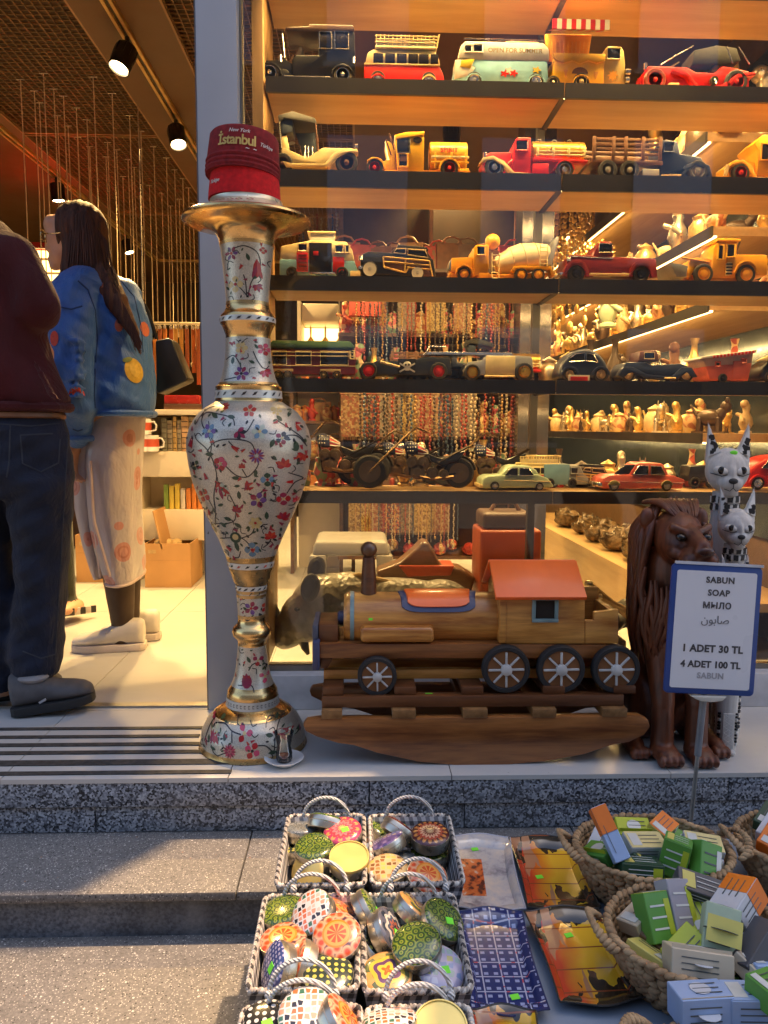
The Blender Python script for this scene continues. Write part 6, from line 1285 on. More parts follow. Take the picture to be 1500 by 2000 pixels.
def tray(label, q, m, rimm, z, st=None):
    P = [WZ(x, y, z) for x, y in q]; c = sum(P, Vector())/4; ux = ((P[1]-P[0])+(P[2]-P[3]))/2; uy = ((P[0]-P[3])+(P[1]-P[2]))/2
    w_, d_ = ux.length, uy.length; rz = math.atan2(ux.y, ux.x)*.5+(math.atan2(uy.y, uy.x)-math.pi/2)*.5
    o = thing('serving_tray', label, 'tray', (c.x, c.y, z), 'small decorated trays', (R(2), 0, rz))
    def outline(f, n=10):
        pts = []; W2, D2 = w_/2*f, d_/2*f
        for i in range(n): a = -1+2*i/n; pts.append((a*W2, -D2-.012*f*math.cos(a*math.pi/2)**2))
        for i in range(n): a = -1+2*i/n; pts.append((W2-.004*math.cos(a*math.pi/2), a*D2))
        for i in range(n): a = 1-2*i/n; pts.append((a*W2, D2+.012*f*math.cos(a*math.pi/2)**2))
        for i in range(n): a = 1-2*i/n; pts.append((-W2+.004*math.cos(a*math.pi/2), a*D2))
        return pts
    r0, r1, r2, r3 = outline(.76), outline(.84), outline(.97), outline(1.0)
    V = lambda pts, zz: [Vector((x, y, zz)) for x, y in pts]
    b_ = MB(); b_.loft([V(r0, .0015), V(r1, .010), V(r2, .0125), V(r3, .0135)], caps=False); n = len(r0); b_.add(V(r0, .0015), [tuple(range(n))]); b_.build('printed_face', m, o, local=True, smooth=50)
    e = MB(); e.loft([V(r3, .0133), V(r3, .0115), V(r2, .0105), V(r1, .0075), V(r0, -.001)], caps=False); e.add(V(r0, -.001), [tuple(range(n-1, -1, -1))]); e.build('under_side', rimm, o, local=True, smooth=50)
    e = MB(); e.tube(V(r3, .0132), .0014, 6, True); e.build('rolled_edge', rimm, o, local=True)
    if st: MB().box((st[0]*w_, st[1]*d_, .0024), (.013, .010, .0006), (0, 0, .2)).build('price_sticker', STK, o, local=True, smooth=0)
    return o
DRIM, WRIM = mat('tray_rim_dark', (.04, .035, .03), .25), mat('tray_rim_pale', (.45, .45, .50), .25)
tray('small tray with a grey street view and red tram behind the navy one', ((888, 1648), (1000, 1652), (1020, 1778), (880, 1786)), tray_mat('tray_tram', 'tram'), WRIM, .006, (-.1, .38))
tray('orange sunset tray at the table back near the wicker baskets', ((1002, 1652), (1120, 1652), (1166, 1778), (1022, 1786)), tray_mat('tray_sunset', 'sunset'), DRIM, .006, (-.18, -.02))
tray('navy tray printed with a fine red and white lattice', ((898, 1796), (1022, 1800), (1068, 1976), (912, 1990)), tray_mat('tray_lattice', 'grid'), mat('tray_rim_navy', (.03, .04, .12), .25), .008, (.12, -.33))
tray('larger orange sunset tray beside the navy tray', ((1032, 1798), (1176, 1792), (1248, 1950), (1088, 1978)), tray_mat('tray_sunset', 'sunset'), DRIM, .008, (-.02, .26))
tray('colourful tray edge at the picture bottom', ((930, 1996), (1050, 1990), (1080, 2160), (930, 2170)), tray_mat('tray_sunset', 'sunset'), DRIM, .006)
# ---- wicker baskets
def wick(name, c1, c2):
    t = NT(name); n = t.noise(35, detail=4); f = t.noise(220, t.mapping((1, 1, 5)), 3); c = t.ramp(n, [(.3, c1), (.7, c2)]); c = t.mix(t.math('MULTIPLY', f, .45), c, mul(c1, .45)); t.base(c, .7); t.bump(f, .6, .001); return t.m
WICK = wick('wicker', (.27, .155, .07), (.56, .37, .19)); WICKG = wick('wicker_grey', (.22, .17, .11), (.42, .34, .24))
def wbasket(label, cx, cy, rx, ry, h, z0=0, rot=0, hd=(180,), fl=.72):
    o = thing('wicker_basket', label, 'basket', (cx, cy, z0), 'oval wicker baskets of soap', (0, 0, rot)); rn = random.Random(int(cx*1000))
    m = MB(); rows = 8; E = lambda a, f, z: Vector((rx*f*math.cos(a), ry*f*math.sin(a), z))
    for j in range(rows):
        u = (j+.5)/rows; f = fl+(1-fl)*math.sin(u*math.pi/2); zz = .004+(h-.006)*u; n = int(2*math.pi*math.sqrt(rx*ry)*f/.0165)
        for i in range(n):
            a = 2*math.pi*(i+.5*(j % 2))/n+rn.uniform(-.02, .02); p = E(a, f, zz+rn.uniform(-.001, .001)); tn = E(a+.05, f, zz)-p; yaw = math.atan2(tn.y, tn.x)
            m.ell(p, (.0112, .0050+rn.uniform(0, .0012), h/rows*.62), 8, 5, (0, R(rn.uniform(22, 38)*(1 if j % 2 else -1)), yaw))
    wv = m.build('weave', WICK, o, local=True, smooth=70); wv['kind'] = 'stuff'
    m = MB(); n = int(2*math.pi*math.sqrt(rx*ry)/.0125)
    for i in range(n):
        a = 2*math.pi*i/n; p = E(a, 1.01, h+.0015*math.sin(i*1.7)); tn = E(a+.05, 1, h)-p; m.ell(p, (.0105, .0056, .0054), 8, 6, (R(35), 0, math.atan2(tn.y, tn.x)+.35))
    rm = m.build('braided_rim', WICK, o, local=True, smooth=70); rm['kind'] = 'stuff'
    MB().loft([[E(a, fl-.06, .0005) for a in [i*math.pi/16 for i in range(32)]], [E(a, fl-.03, .004) for a in [i*math.pi/16 for i in range(32)]]]).build('base', WICKG, o, local=True)
    MB().loft([[E(a, (fl+(1-fl)*math.sin(u*math.pi/2))*.985, .004+(h-.006)*u) for a in [i*math.pi/24 for i in range(48)]] for u in (0, .25, .5, .75, 1)], caps=False).build('inner_wall', WICKG, o, local=True, smooth=60)
    for d in hd:
        a0 = R(d); m = MB(); c_ = E(a0, 1.0, h); t1 = (E(a0+.02, 1, h)-E(a0-.02, 1, h)).normalized(); k = 15; out = Vector((c_.x, c_.y, 0)).normalized()
        for i in range(k):
            g = math.pi*i/(k-1); p = c_+t1*math.cos(g)*.040+out*(.010+math.sin(g)*.022)+Vector((0, 0, math.sin(g)*.020)); m.ell(p, (.009, .005, .005), 8, 6, (R(30), R(20), g+a0))
        hh = m.build('handle', WICK, o, local=True, smooth=70); hh['kind'] = 'stuff'
    return o
def ov(l, r, t_, b_, z, lab, h=.085, **k):
    A, B = WZ(l[0], l[1], z), WZ(r[0], r[1], z); C, D = WZ(t_[0], t_[1], z), WZ(b_[0], b_[1], z)
    return wbasket(lab, (A.x+B.x)/2, (C.y+D.y)/2, (B.x-A.x)/2-.006, (C.y-D.y)/2-.006, h, **k), ((A.x+B.x)/2, (C.y+D.y)/2, (B.x-A.x)/2, (C.y-D.y)/2)
w1, W1 = ov((1116, 1640), (1450, 1680), (1280, 1590), (1290, 1728), .09, 'oval wicker basket of green soap boxes nearest the sign stand', .09, hd=(180, 0))
w2, W2_ = ov((1178, 1800), (1560, 1830), (1330, 1722), (1370, 1936), .085, 'oval wicker basket of mixed soap boxes in front of the green ones', .085, hd=(180,))
w3, W3 = ov((1440, 1640), (1760, 1660), (1600, 1580), (1600, 1720), .09, 'wicker basket partly cut off by the picture edge', .09, hd=(180,))
w4, W4 = ov((1262, 2080), (1650, 2090), (1450, 1985), (1450, 2160), .06, 'wicker basket just entering at the picture bottom', .06, hd=(160,))
# ---- soap boxes
LIME, GREENB, DGREEN, ORB, WHB, GREYB, CHAR, SKYB, CRB, YLB = [mat('box_'+n, c, .45, var=.07, vs=20, bump=.04) for n, c in (('lime', (.42, .48, .03)), ('green', (.10, .28, .04)), ('dark_green', (.02, .06, .03)), ('orange', (.72, .17, .01)), ('white', (.52, .53, .56)), ('grey', (.32, .30, .33)), ('charcoal', (.07, .07, .08)), ('sky', (.30, .40, .60)), ('cream', (.52, .43, .31)), ('yellow', (.58, .50, .12)))]
PRN, PRW = mat('box_print_dark', (.08, .09, .09), .5), mat('box_print_pale', (.60, .60, .56), .5)
def soap(label, px, py, z, dims, rot, m, top=None, print_=PRN, oval=None, lines=3, split=None):
    dims = tuple(v*.80 for v in dims); p = WZ(px, py, z); o = thing('soap_box', label, 'box', (p.x, p.y, z), 'soap boxes in and before the wicker baskets', tuple(R(a) for a in rot)); w_, d_, h = dims
    MB().box((0, 0, 0), dims).build('carton', m, o, local=True, bev=.0012, seg=1)
    if top is not None: MB().box((0, 0, h/2+.0003), (w_*.97, d_*.97, .0006)).build('top_panel', top, o, local=True, smooth=0)
    if split is not None: MB().box((w_*.25*split[0], 0, h/2+.0008), (w_*.48, d_*.985, .0007)).build('colour_panel', split[1], o, local=True, smooth=0); MB().box((w_*.25*split[0], -d_/2-.0004, 0), (w_*.48, .0007, h*.97)).build('colour_panel', split[1], o, local=True, smooth=0)
    if oval: MB().lathe([(0, 0), (min(w_, d_)*.3, 0), (min(w_, d_)*.3, .0006), (0, .0006)], 20, (0, 0, h/2+.0007)).build('printed_roundel', oval, o, local=True, smooth=0); MB().lathe([(0, 0), (h*.36, 0), (h*.36, .0006), (0, .0006)], 20).build('printed_roundel', oval, o, local=True, smooth=0).location = (0, -d_/2-.0004, 0); o.children[-1].rotation_euler = (R(90), 0, 0)
    if oval is None and split is None and lines: MB().box((-w_*.30, 0, h/2+.0009), (w_*.24, d_*.72, .0005)).build('label_panel', PRW if print_ is PRN else YLB, o, local=True, smooth=0); MB().box((w_*.34, -d_/2-.0006, 0), (w_*.22, .0006, h*.7)).build('label_panel', PRW if print_ is PRN else LIME, o, local=True, smooth=0)
    for k in range(lines):
        f = (-.28, .0, .28, .14)[k]; MB().box((w_*.1, f*d_*.8, h/2+.0012), (w_*.5, d_*.035, .0004)).build('print_line', print_, o, local=True, smooth=0)
        if lines > 1: MB().box((-w_*.05, -d_/2-.0006, f*h*.8), (w_*.6, .0004, h*.04)).build('print_line', print_, o, local=True, smooth=0)
    return o
S_ = (.074, .05, .03)
soap('lime soap box with green end at the basket edge by the tray', 1172, 1668, .085, S_, (18, -20, -58), GREENB, LIME, PRW, PRW)
soap('white soap box with an orange end leaning out of the basket', 1190, 1628, .135, (.115, .034, .034), (30, 48, -62), SKYB, None, PRN, None, 1, (-1, ORB))
soap('lime soap box with a bird print lying at the basket back', 1236, 1622, .105, S_, (20, 0, -5), LIME, LIME, PRN, PRW)
soap('yellow white soap box lying in the green soap basket centre', 1258, 1652, .100, (.086, .05, .034), (12, 4, 6), WHB, mat('box_butter', (.70, .58, .25), .45))
soap('orange tipped soap box standing at the basket back', 1292, 1618, .110, (.06, .045, .034), (25, -10, 40), YLB, ORB)
soap('dark green soap box with a white barcode label', 1248, 1698, .085, (.088, .056, .04), (-10, 4, -3), DGREEN, DGREEN, PRW)
soap('green soap box standing upright in the basket centre', 1318, 1672, .100, (.056, .05, .075), (-8, 10, -28), GREENB, GREENB, PRW, None)
soap('plain mid green soap box leaning at the basket side', 1378, 1688, .095, (.055, .034, .085), (-30, 24, 10), GREENB, None, PRN)
soap('yellow cream soap box behind the green boxes', 1372, 1655, .095, (.08, .05, .034), (14, 6, -10), WHB, mat('box_butter', (.70, .58, .25), .45))
soap('lime and green soap box standing in the front basket', 1278, 1792, .090, (.056, .040, .085), (-34, 6, 18), GREENB, LIME, PRW)
soap('pale grey soap box leaning behind the lime one', 1322, 1770, .095, (.06, .034, .092), (-36, 14, 24), GREYB, None, PRW)
soap('charcoal soap box with white print lying on the basket rim', 1370, 1738, .105, (.10, .05, .034), (20, 14, -14), CHAR, None, PRW)
soap('white soap box with orange flap on top of the front basket', 1442, 1762, .120, (.085, .06, .05), (-20, -22, 38), WHB, WHB, PRN, None, 3, (1, ORB))
soap('yellow green herbal soap box with an oval print', 1405, 1822, .100, (.06, .045, .088), (-38, 8, -20), mat('box_sage', (.40, .48, .33), .45), YLB, PRN, CHAR)
soap('cream soap box with a round white emblem in the front', 1362, 1878, .088, (.105, .055, .042), (-24, 6, -6), CRB, CRB, PRN, WHB)
soap('charcoal soap box standing at the picture edge', 1480, 1855, .095, (.10, .04, .045), (-20, -30, 34), CHAR, CHAR, PRW, None, 0)
soap('lavender soap box under the charcoal one', 1448, 1830, .070, (.07, .05, .03), (10, -10, 20), mat('box_lavender', (.28, .29, .42), .5))
soap('dark green soap box under the cream box', 1455, 1898, .055, (.09, .05, .034), (5, 0, 4), DGREEN, None, PRW)
soap('brown soap box sunk below the lime one', 1300, 1850, .055, (.09, .05, .034), (10, 18, -40), mat('box_brown', (.16, .09, .05), .5))
soap('white soap box cut off behind the orange flap', 1492, 1890, .075, (.08, .06, .034), (-10, 10, 10), SKYB)
zz = .075
soap('light blue soap box with a round emblem at the bottom corner', 1368, 1962, zz, (.088, .055, .05), (-8, 0, 3), SKYB, CRB, PRN, WHB)
soap('second light blue soap box touching the picture edge', 1472, 1962, zz, (.095, .055, .046), (-6, 0, -3), SKYB, SKYB, PRN)
soap('green soap box above the pale blue ones', 1500, 1935, .10, (.05, .05, .04), (0, 0, 20), GREENB)
for (x, y, m, lb) in ((1492, 1600, DGREEN, 'dark green soap box in the cut off basket'), (1498, 1622, WHB, 'white soap box in the cut off basket'), (1500, 1640, ORB, 'orange soap box in the cut off basket')): soap(lb, x+12, y, .10, S_, (10, -20, 40), m)

# more boxes filling the baskets
rs_ = random.Random(13); CL = [('lime', LIME), ('green', GREENB), ('dark green', DGREEN), ('white', WHB), ('grey', GREYB), ('cream', CRB), ('pale blue', SKYB), ('yellow', YLB)]
for (bx, lab, n, pool) in ((W1, 'deep in the green soap basket', 13, (0, 1, 2, 7, 1, 3)), (W2_, 'deep in the mixed soap basket', 14, (4, 7, 0, 2, 1, 5))):
    for k in range(n):
        a = 2*math.pi*k/n+.3; f = .35+.3*(k % 2); x, y = bx[0]+bx[2]*f*math.cos(a), bx[1]+bx[3]*f*math.sin(a); nm, m = CL[pool[k % 6]]; z = .045+.016*(k % 3)
        p = Vector((x, y, z)); q = CAM_M.transposed() @ (p-Vector((0, 0, CAMZ))); px, py = 750+1500*q.x/-q.z, 1000-1500*q.y/-q.z
        soap('small %s soap box %s' % (nm, lab), px, py, z, (.074, .05, .03), (rs_.uniform(-25, 25), rs_.uniform(-30, 30), rs_.uniform(0, 180)), m, None, PRW if pool[k % 6] in (1, 2) else PRN, None, 2)
# ================================================================ people
from mathutils.bvhtree import BVHTree
SKIN = mat('skin', (.55, .30, .18), .5, var=.08, vs=30, bump=.05); HAIR = NT('hair_brown')
_f = HAIR.noise(1, HAIR.mapping((160, 160, 5)), 4, .6); HAIR.base(HAIR.ramp(_f, [(.3, (.018, .006, .003)), (.7, (.095, .032, .014))]), .75); HAIR.bump(_f, .7, .002); HAIR = HAIR.m
def cloth(name, col, rough=.85, var=.15, fold=.5, sc=9, sheen=.2, weave=600):
    t = NT(name); n = t.noise(sc, t.mapping((1, 1, .45)), 4, .55, .4); w_ = t.noise(weave, detail=2); c = t.ramp(n, [(.3, mul(col, 1-var)), (.7, mul(col, 1+var))])
    t.base(c, rough); rd = t.math('ABSOLUTE', t.math('SUBTRACT', t.noise(sc*.8, t.mapping((1, 1, .6), (.3, .5, .2)), 5, .6, 1.2), .5)); t.bump(t.math('ADD', t.math('ADD', n, t.math('MULTIPLY', rd, -1.6)), t.math('MULTIPLY', w_, .08)), fold, .02); t.b.inputs['Sheen Weight'].default_value = sheen; return t.m
def pring(xl, xr, y, Y, ry, n=28, fold=0, seed=0, dip=0, ysh=0):
    a, b = W(xl, y, Y), W(xr, y, Y); c = (a+b)/2; rx = abs(b.x-a.x)/2; out = []
    for i in range(n):
        g = 2*math.pi*i/n; f = 1+fold*math.sin(g*5+seed)+fold*.6*math.sin(g*9+seed*2.3)
        out.append(Vector((c.x+rx*f*math.cos(g), c.y+ysh+ry*f*math.sin(g), c.z+dip*math.sin(g))))
    return out
def hand(mb, wrist, d, side, s=1.0, curl=.5):
    """relaxed hand hanging along d with five separate curled fingers"""
    d = Vector(d).normalized(); side = Vector(side).normalized(); nrm = d.cross(side).normalized(); w0 = Vector(wrist)
    pc = w0+d*.045*s; mb.ell(pc, (.038*s, .013*s, .046*s), 14, 10, Matrix((side, nrm, -d)).transposed()); mb.limb(w0-d*.02*s, w0+d*.02*s, .024*s, .024*s)
    for k, (off, L) in enumerate(((-.027, .066), (-.009, .076), (.010, .071), (.027, .056))):
        p = w0+d*.078*s+side*off*s; q = p+(d*math.cos(curl*.5)+nrm*math.sin(curl*.5))*L*.42*s; r_ = q+(d*math.cos(curl*1.4)+nrm*math.sin(curl*1.4))*L*.33*s; e = r_+(d*math.cos(curl*2.2)+nrm*math.sin(curl*2.2))*L*.25*s
        mb.tube([p-d*.02*s, p, q, r_, e], [.0085*s, .0088*s, .0082*s, .0075*s, .006*s], 8)
    p = w0+d*.03*s-side*.030*s; mb.tube([p, p+(d*.6-side*.7)*.03*s, p+(d*.95-side*.35)*.055*s+nrm*.008*s], [.011*s, .0098*s, .0075*s], 8)
def decal(bvh, par, poly, m, part, off=.0022):
    C0 = Vector((0, 0, CAMZ)); cx = sum(p[0] for p in poly)/len(poly); cy = sum(p[1] for p in poly)/len(poly); V = []
    def hit(x, y):
        d = ray(x, y).normalized(); h = bvh.ray_cast(C0, d); return None if h[0] is None else h[0]+(h[1] if h[1].dot(d) < 0 else -h[1])*off
    rings = [[hit(cx+(x-cx)*f, cy+(y-cy)*f) for x, y in poly] for f in (.5, 1.0)]; c = hit(cx, cy)
    if c is None or any(q is None for r_ in rings for q in r_): return None
    n = len(poly); vs = [c]+rings[0]+rings[1]; fs = [(0, 1+i, 1+(i+1) % n) for i in range(n)]+[(1+i, 1+n+i, 1+n+(i+1) % n, 1+(i+1) % n) for i in range(n)]
    return MB().add(vs, fs).build(part, m, par, smooth=60)
def seam(bvh, par, pts, r, m, part='seam'):
    C0 = Vector((0, 0, CAMZ)); P_ = []
    for (x0, y0), (x1, y1) in zip(pts, pts[1:]):
        for k in range(5):
            d = ray(x0+(x1-x0)*k/5, y0+(y1-y0)*k/5).normalized(); h = bvh.ray_cast(C0, d)
            if h[0] is not None: P_.append(h[0])
    if len(P_) > 3: MB().tube(P_, r, 6).build(part, m, par)
def shoe(mb_u, mb_s, heel, toe, h, w_, lift=0):
    """low sneaker from heel to toe (world points on the ground); upper and sole builders"""
    heel, toe = Vector(heel), Vector(toe); d = (toe-heel); L = d.length; d.normalize(); sd = Vector((0, 0, 1)).cross(d).normalized() if abs(d.z) < .9 else Vector((1, 0, 0)); up = d.cross(sd); up = up if up.z > 0 else -up
    S = [(0, .55, .9), (.06, .8, 1.0), (.2, .88, 1.0), (.34, .86, .92), (.48, .92, .66), (.62, 1.0, .54), (.78, 1.0, .46), (.9, .82, .38), (.98, .5, .26), (1, .2, .16)]
    def sec(u, wf, z0, z1, n=16):
        return [heel+d*u*L+sd*(wf*w_/2*math.cos(a))+up*(z0+(z1-z0)*(.5+.5*math.sin(a))) for a in [2*math.pi*i/n for i in range(n)]]
    mb_u.loft([sec(u, wf*.95, .018, .022+hf*h) for u, wf, hf in S])
    mb_s.loft([[heel+d*(u*L*1.02-.004)+sd*(sx*wf*w_/2*1.03)+up*z for sx, z in ((-1, .0), (1, .0), (1, .026), (-1, .026))] for u, wf, hf in S])
# ---- woman in the blue jacket ------------------------------------------------
PY = 2.80; JY = 2.80
wl = WZ(212, 1268, 0); woman = thing('person', 'person in a blue patched jacket and pale satin skirt standing in the doorway', 'person', (wl.x, PY, 0))
P = lambda x, y, dy=0: W(x, y, PY+dy)
k28 = depth(P(200, 800))/1500
# body: head, neck, legs, hand as one continuous skin
b = MB(); hc = P(148, 458); b.ell(hc, (.078, .072, .105), 20, 16); b.ell(P(122, 492), (.045, .048, .055), 16, 12); b.ell(P(108, 470), (.025, .05, .06), 14, 10)
b.limb(P(96, 478), P(92, 486), .011, .010); b.ell(P(100, 507), (.014, .02, .010), 10, 8); b.ell(P(108, 520), (.022, .024, .016), 12, 8); b.ell(P(104, 442), (.03, .05, .04), 14, 10)
b.limb(P(160, 500), P(175, 560), .055, .062, 16); b.limb(P(175, 560), P(200, 800), .10, .10, 16)
for dx, dy in ((0, .02), (12, .12)):
    b.limb(P(225+dx, 1000, dy), P(232+dx, 1130, dy), .05, .052, 16); b.limb(P(232+dx, 1120, dy), P(240+dx, 1225, dy), .060, .040, 16); b.limb(P(240+dx, 1225, dy), P(238+dx, 1245, dy), .040, .045, 14)
b.limb(P(225, 900, .06), P(228, 1010, .06), .07, .05, 16)
bd = fuse(b, .008, 3)
HO = mat('tights', (.045, .022, .012), .6, var=.15)
zc_ = P(0, 930).z
bd.m = [1 if sum(bd.v[i].z for i in f)/len(f) < zc_ else 0 for f in bd.f]
bd.build('body', [SKIN, HO], woman, smooth=70)
h = MB(); hand(h, P(146, 868, -.08), (-.05, 0, -1), (.3, 1, 0), .95, .5); fuse(h, .004, 1).build('hand', SKIN, woman, smooth=70)
# hair: cap plus long strand sheets
hr = MB(); hr.ell(P(156, 450), (.098, .088, .100), 20, 16); hr.limb(P(165, 470), P(178, 560), .085, .075, 16); hr.limb(P(178, 560), P(150, 545, -.04), .07, .05, 14); hr.limb(P(185, 520, -.03), P(228, 590, -.10), .06, .04, 12); hr.limb(P(228, 590, -.10), P(262, 650, -.125), .038, .02, 10); hr.limb(P(262, 650, -.125), P(274, 692, -.125), .018, .004, 8)
hr.limb(P(142, 470, -.05), P(130, 545, -.06), .034, .024, 12)
hf = fuse(hr, .007, 2)
fz = P(0, 520).z; cut = P(122, 470).x
def hairfn(v):
    if v.x < cut and v.z > fz: return Vector((cut+(v.x-cut)*.15, v.y, v.z))
    d = .003*math.sin(v.x*170+v.z*9)+.002*math.sin(v.x*310-v.z*14); return v+Vector((0, -d, d*.3))
warp(hf, hairfn); hf.build('hair', HAIR, woman, smooth=70)
rn = random.Random(5); hs = MB()
for i in range(190):
    u = rn.random(); x0 = 130+u*64; y0 = 412+40*(2*u-1)**2; d0 = -.085-.01*rn.random()+.03*(2*u-1)**2
    x1 = x0+rn.uniform(-8, 8)+(u-.3)*26; x2 = x1+(u-.2)*30
    hs.tube([P(x0, y0, d0), P((x0+x1)/2+2, 470, d0-.012), P(x1, 520+rn.uniform(-6, 6), d0-.006), P(x2, 570+rn.uniform(-20, 26), -.10-.02*u)], [.0014, .0022, .002, .0007], 5)
for i in range(60):
    u = rn.random(); hs.tube([P(176+14*u, 500, -.085), P(212+18*u, 570, -.125), P(248+18*u, 640, -.145), P(262+16*u, 668+24*rn.random(), -.145)], [.002, .002, .0016, .0006], 5)
q = hs.build('hair_strands', HAIR, woman, smooth=70); q['kind'] = 'stuff'
# jacket
JK = cloth('jacket_blue', (.022, .11, .38), .55, .12, .55, 10, .15); j = MB()
T_ = [(150, 228, 536, .10), (128, 262, 552, .125), (118, 280, 590, .145), (120, 292, 640, .155), (130, 298, 700, .165), (140, 302, 750, .17), (160, 302, 785, .168), (172, 300, 806, .155), (178, 296, 812, .14)]
j.loft([pring(a, b_, y, PY+.02, ry, 28, .012, y*.05) for a, b_, y, ry in T_])
for (a, c, r0, r1) in ((P(150, 575, -.10), P(140, 660, -.16), .085, .078), (P(140, 660, -.16), P(136, 720, -.17), .078, .075), (P(136, 720, -.17), P(150, 790, -.15), .075, .066), (P(150, 790, -.15), P(150, 850, -.10), .064, .048)): j.limb(a, c, r0, r1, 18)
j.ell(P(170, 560, -.05), (.09, .11, .07), 16, 12); j.limb(P(240, 580, .1), P(150, 640, .22), .07, .06); j.limb(P(150, 640, .22), P(100, 690, .1), .06, .05)
for k in range(7): j.tube([P(128+k, 668+k*18, -.235), P(150, 664+k*18, -.25), P(176, 672+k*18, -.215)], [.004, .012, .003], 7)     # sleeve creases
jk = fuse(j, .009, 2)
def crease(v): 
    return v+Vector((0, -1, 0))*(.0045*math.sin(v.z*55+v.x*30)+.004*math.sin(v.x*60-v.z*34+1.3)+.002*math.sin(v.z*130+v.x*85))
warp(jk, crease); bvh = BVHTree.FromPolygons([tuple(v) for v in jk.v], jk.f); jko = jk.build('jacket', JK, woman, smooth=70)
SEAMM = mat('seam_navy', (.012, .05, .17), .8)
for q in ([(152, 548), (172, 566), (186, 606), (190, 660), (186, 720)], [(186, 720), (184, 770), (186, 804)], [(236, 548), (262, 580), (276, 640), (280, 700)], [(142, 838), (152, 842), (164, 838)], [(120, 600), (140, 604), (165, 596)]): seam(bvh, woman, q, .0028, SEAMM)
hem = MB(); R0 = pring(174, 299, 808, PY+.02, .152, 28, .012, 40); hem.tube(R0, .012, 8, True); hem.build('hem_band', JK, woman); cu = MB(); cu.tube([P(150, 856, -.10)+Vector((math.cos(a)*.05, math.sin(a)*.05, 0)) for a in [i*math.pi/8 for i in range(16)]], .012, 8, True); cu.build('cuff', JK, woman)
def el(cx, cy, rx, ry, n=16, rot=0): return [(cx+rx*math.cos(a)*math.cos(rot)-ry*math.sin(a)*math.sin(rot), cy+rx*math.cos(a)*math.sin(rot)+ry*math.sin(a)*math.cos(rot)) for a in [2*math.pi*i/n for i in range(n)]]
PT = lambda n, c: mat('patch_'+n, c, .7, var=.15, vs=80)
for (poly, m, part, off) in ((el(214, 572, 15, 27, 14, -.3), PT('brown', (.30, .09, .03)), 'patch', .002), (el(211, 565, 7, 11, 10, -.3), PT('olive', (.20, .19, .07)), 'patch_motif', .0035), (el(219, 584, 6, 8), PT('orange', (.5, .14, .03)), 'patch_motif', .0035),
    (el(232, 635, 8, 13), PT('rust', (.34, .09, .05)), 'patch', .002), (el(233, 628, 4, 5), PT('black', (.02, .02, .02)), 'patch_motif', .0035), (el(282, 643, 8, 15, 14, -.3), PT('coral', (.42, .11, .06)), 'patch', .002), (el(261, 724, 17, 25, 18, -.35), PT('lemon', (.55, .36, .05)), 'patch', .002), (el(248, 703, 10, 5, 12, -.2), PT('leaf', (.16, .2, .05)), 'patch_motif', .0035), (el(262, 722, 9, 15, 12, -.35), PT('lemon2', (.62, .42, .08)), 'patch_motif', .0032),
    (el(107, 661, 8, 15), PT('red', (.55, .06, .03)), 'patch', .002), ([(134, 772), (137, 762), (146, 755), (156, 757), (163, 764), (166, 773)], PT('melon', (.42, .04, .03)), 'patch', .002)): decal(bvh, woman, poly, m, part, off)
MB().tube([P(92, 456, -.055), P(98, 457, -.075), P(118, 454, -.082)], .0022, 6).build('glasses_arm', mat('gold_wire', (.8, .6, .3), .25, 1), woman)
gl = MB(); gl.tube([P(84, 460, -.03)+Vector((0, .02*math.cos(a), .018*math.sin(a))) for a in [i*math.pi/8 for i in range(16)]], .002, 6, True); gl.tube([P(84, 460, .03)+Vector((0, .02*math.cos(a), .018*math.sin(a))) for a in [i*math.pi/8 for i in range(16)]], .002, 6, True); gl.tube([P(90, 456, -.075), P(80, 456, -.05)], .002, 6); gl.build('glasses_rim', mat('gold_wire', (.8, .6, .3), .25, 1), woman)
# skirt
SKT = NT('skirt_satin'); _n = SKT.noise(7, SKT.mapping((1, 1, .4)), 4); _d = SKT.voro(8.5, rnd=.9); _c = SKT.ramp(_n, [(.3, (.42, .38, .41)), (.7, (.58, .50, .49))]); _c = SKT.mix(SKT.math('MULTIPLY', SKT.math('LESS_THAN', _d, .30), .75), _c, (.56, .20, .14)); _c = SKT.mix(SKT.math('MULTIPLY', SKT.math('LESS_THAN', SKT.math('ABSOLUTE', SKT.math('SUBTRACT', _d, .17)), .03), .6), _c, (.40, .15, .10))
SKT.base(_c, .27); SKT.bump(SKT.math('ADD', _n, SKT.math('ABSOLUTE', SKT.math('SUBTRACT', SKT.noise(6, SKT.mapping((1, 1, .5), (.4, .6, .2)), 4, .5, 1.0), .5))), .9, .035); SKT.b.inputs['Sheen Weight'].default_value = .3; SKT = SKT.m
sk = MB(); sk.loft([pring(a, b_, y, PY+.05, ry, 32, f, 2.0+y*.004, dip=dp) for a, b_, y, ry, f, dp in ((175, 282, 796, .135, .01, 0), (168, 278, 850, .15, .012, 0), (168, 274, 900, .155, .018, 0), (172, 272, 960, .15, .025, 0), (178, 274, 1020, .145, .03, 0), (190, 278, 1070, .14, .035, 0), (204, 280, 1105, .135, .035, .012), (214, 277, 1124, .13, .03, .016))], caps=False); sk.build('skirt', SKT, woman, smooth=70)
pn = MB(); pn.loft([pring(a, b_, y, PY+.02, ry, 24, .02, 1) for a, b_, y, ry in ((150, 206, 850, .10), (148, 200, 920, .10), (152, 200, 990, .095), (166, 202, 1060, .08), (180, 204, 1110, .06), (186, 204, 1128, .05))], caps=False); pn.build('skirt_front_panel', SKT, woman, smooth=70)
SKH = mat('skirt_trim', (.55, .42, .38), .4)
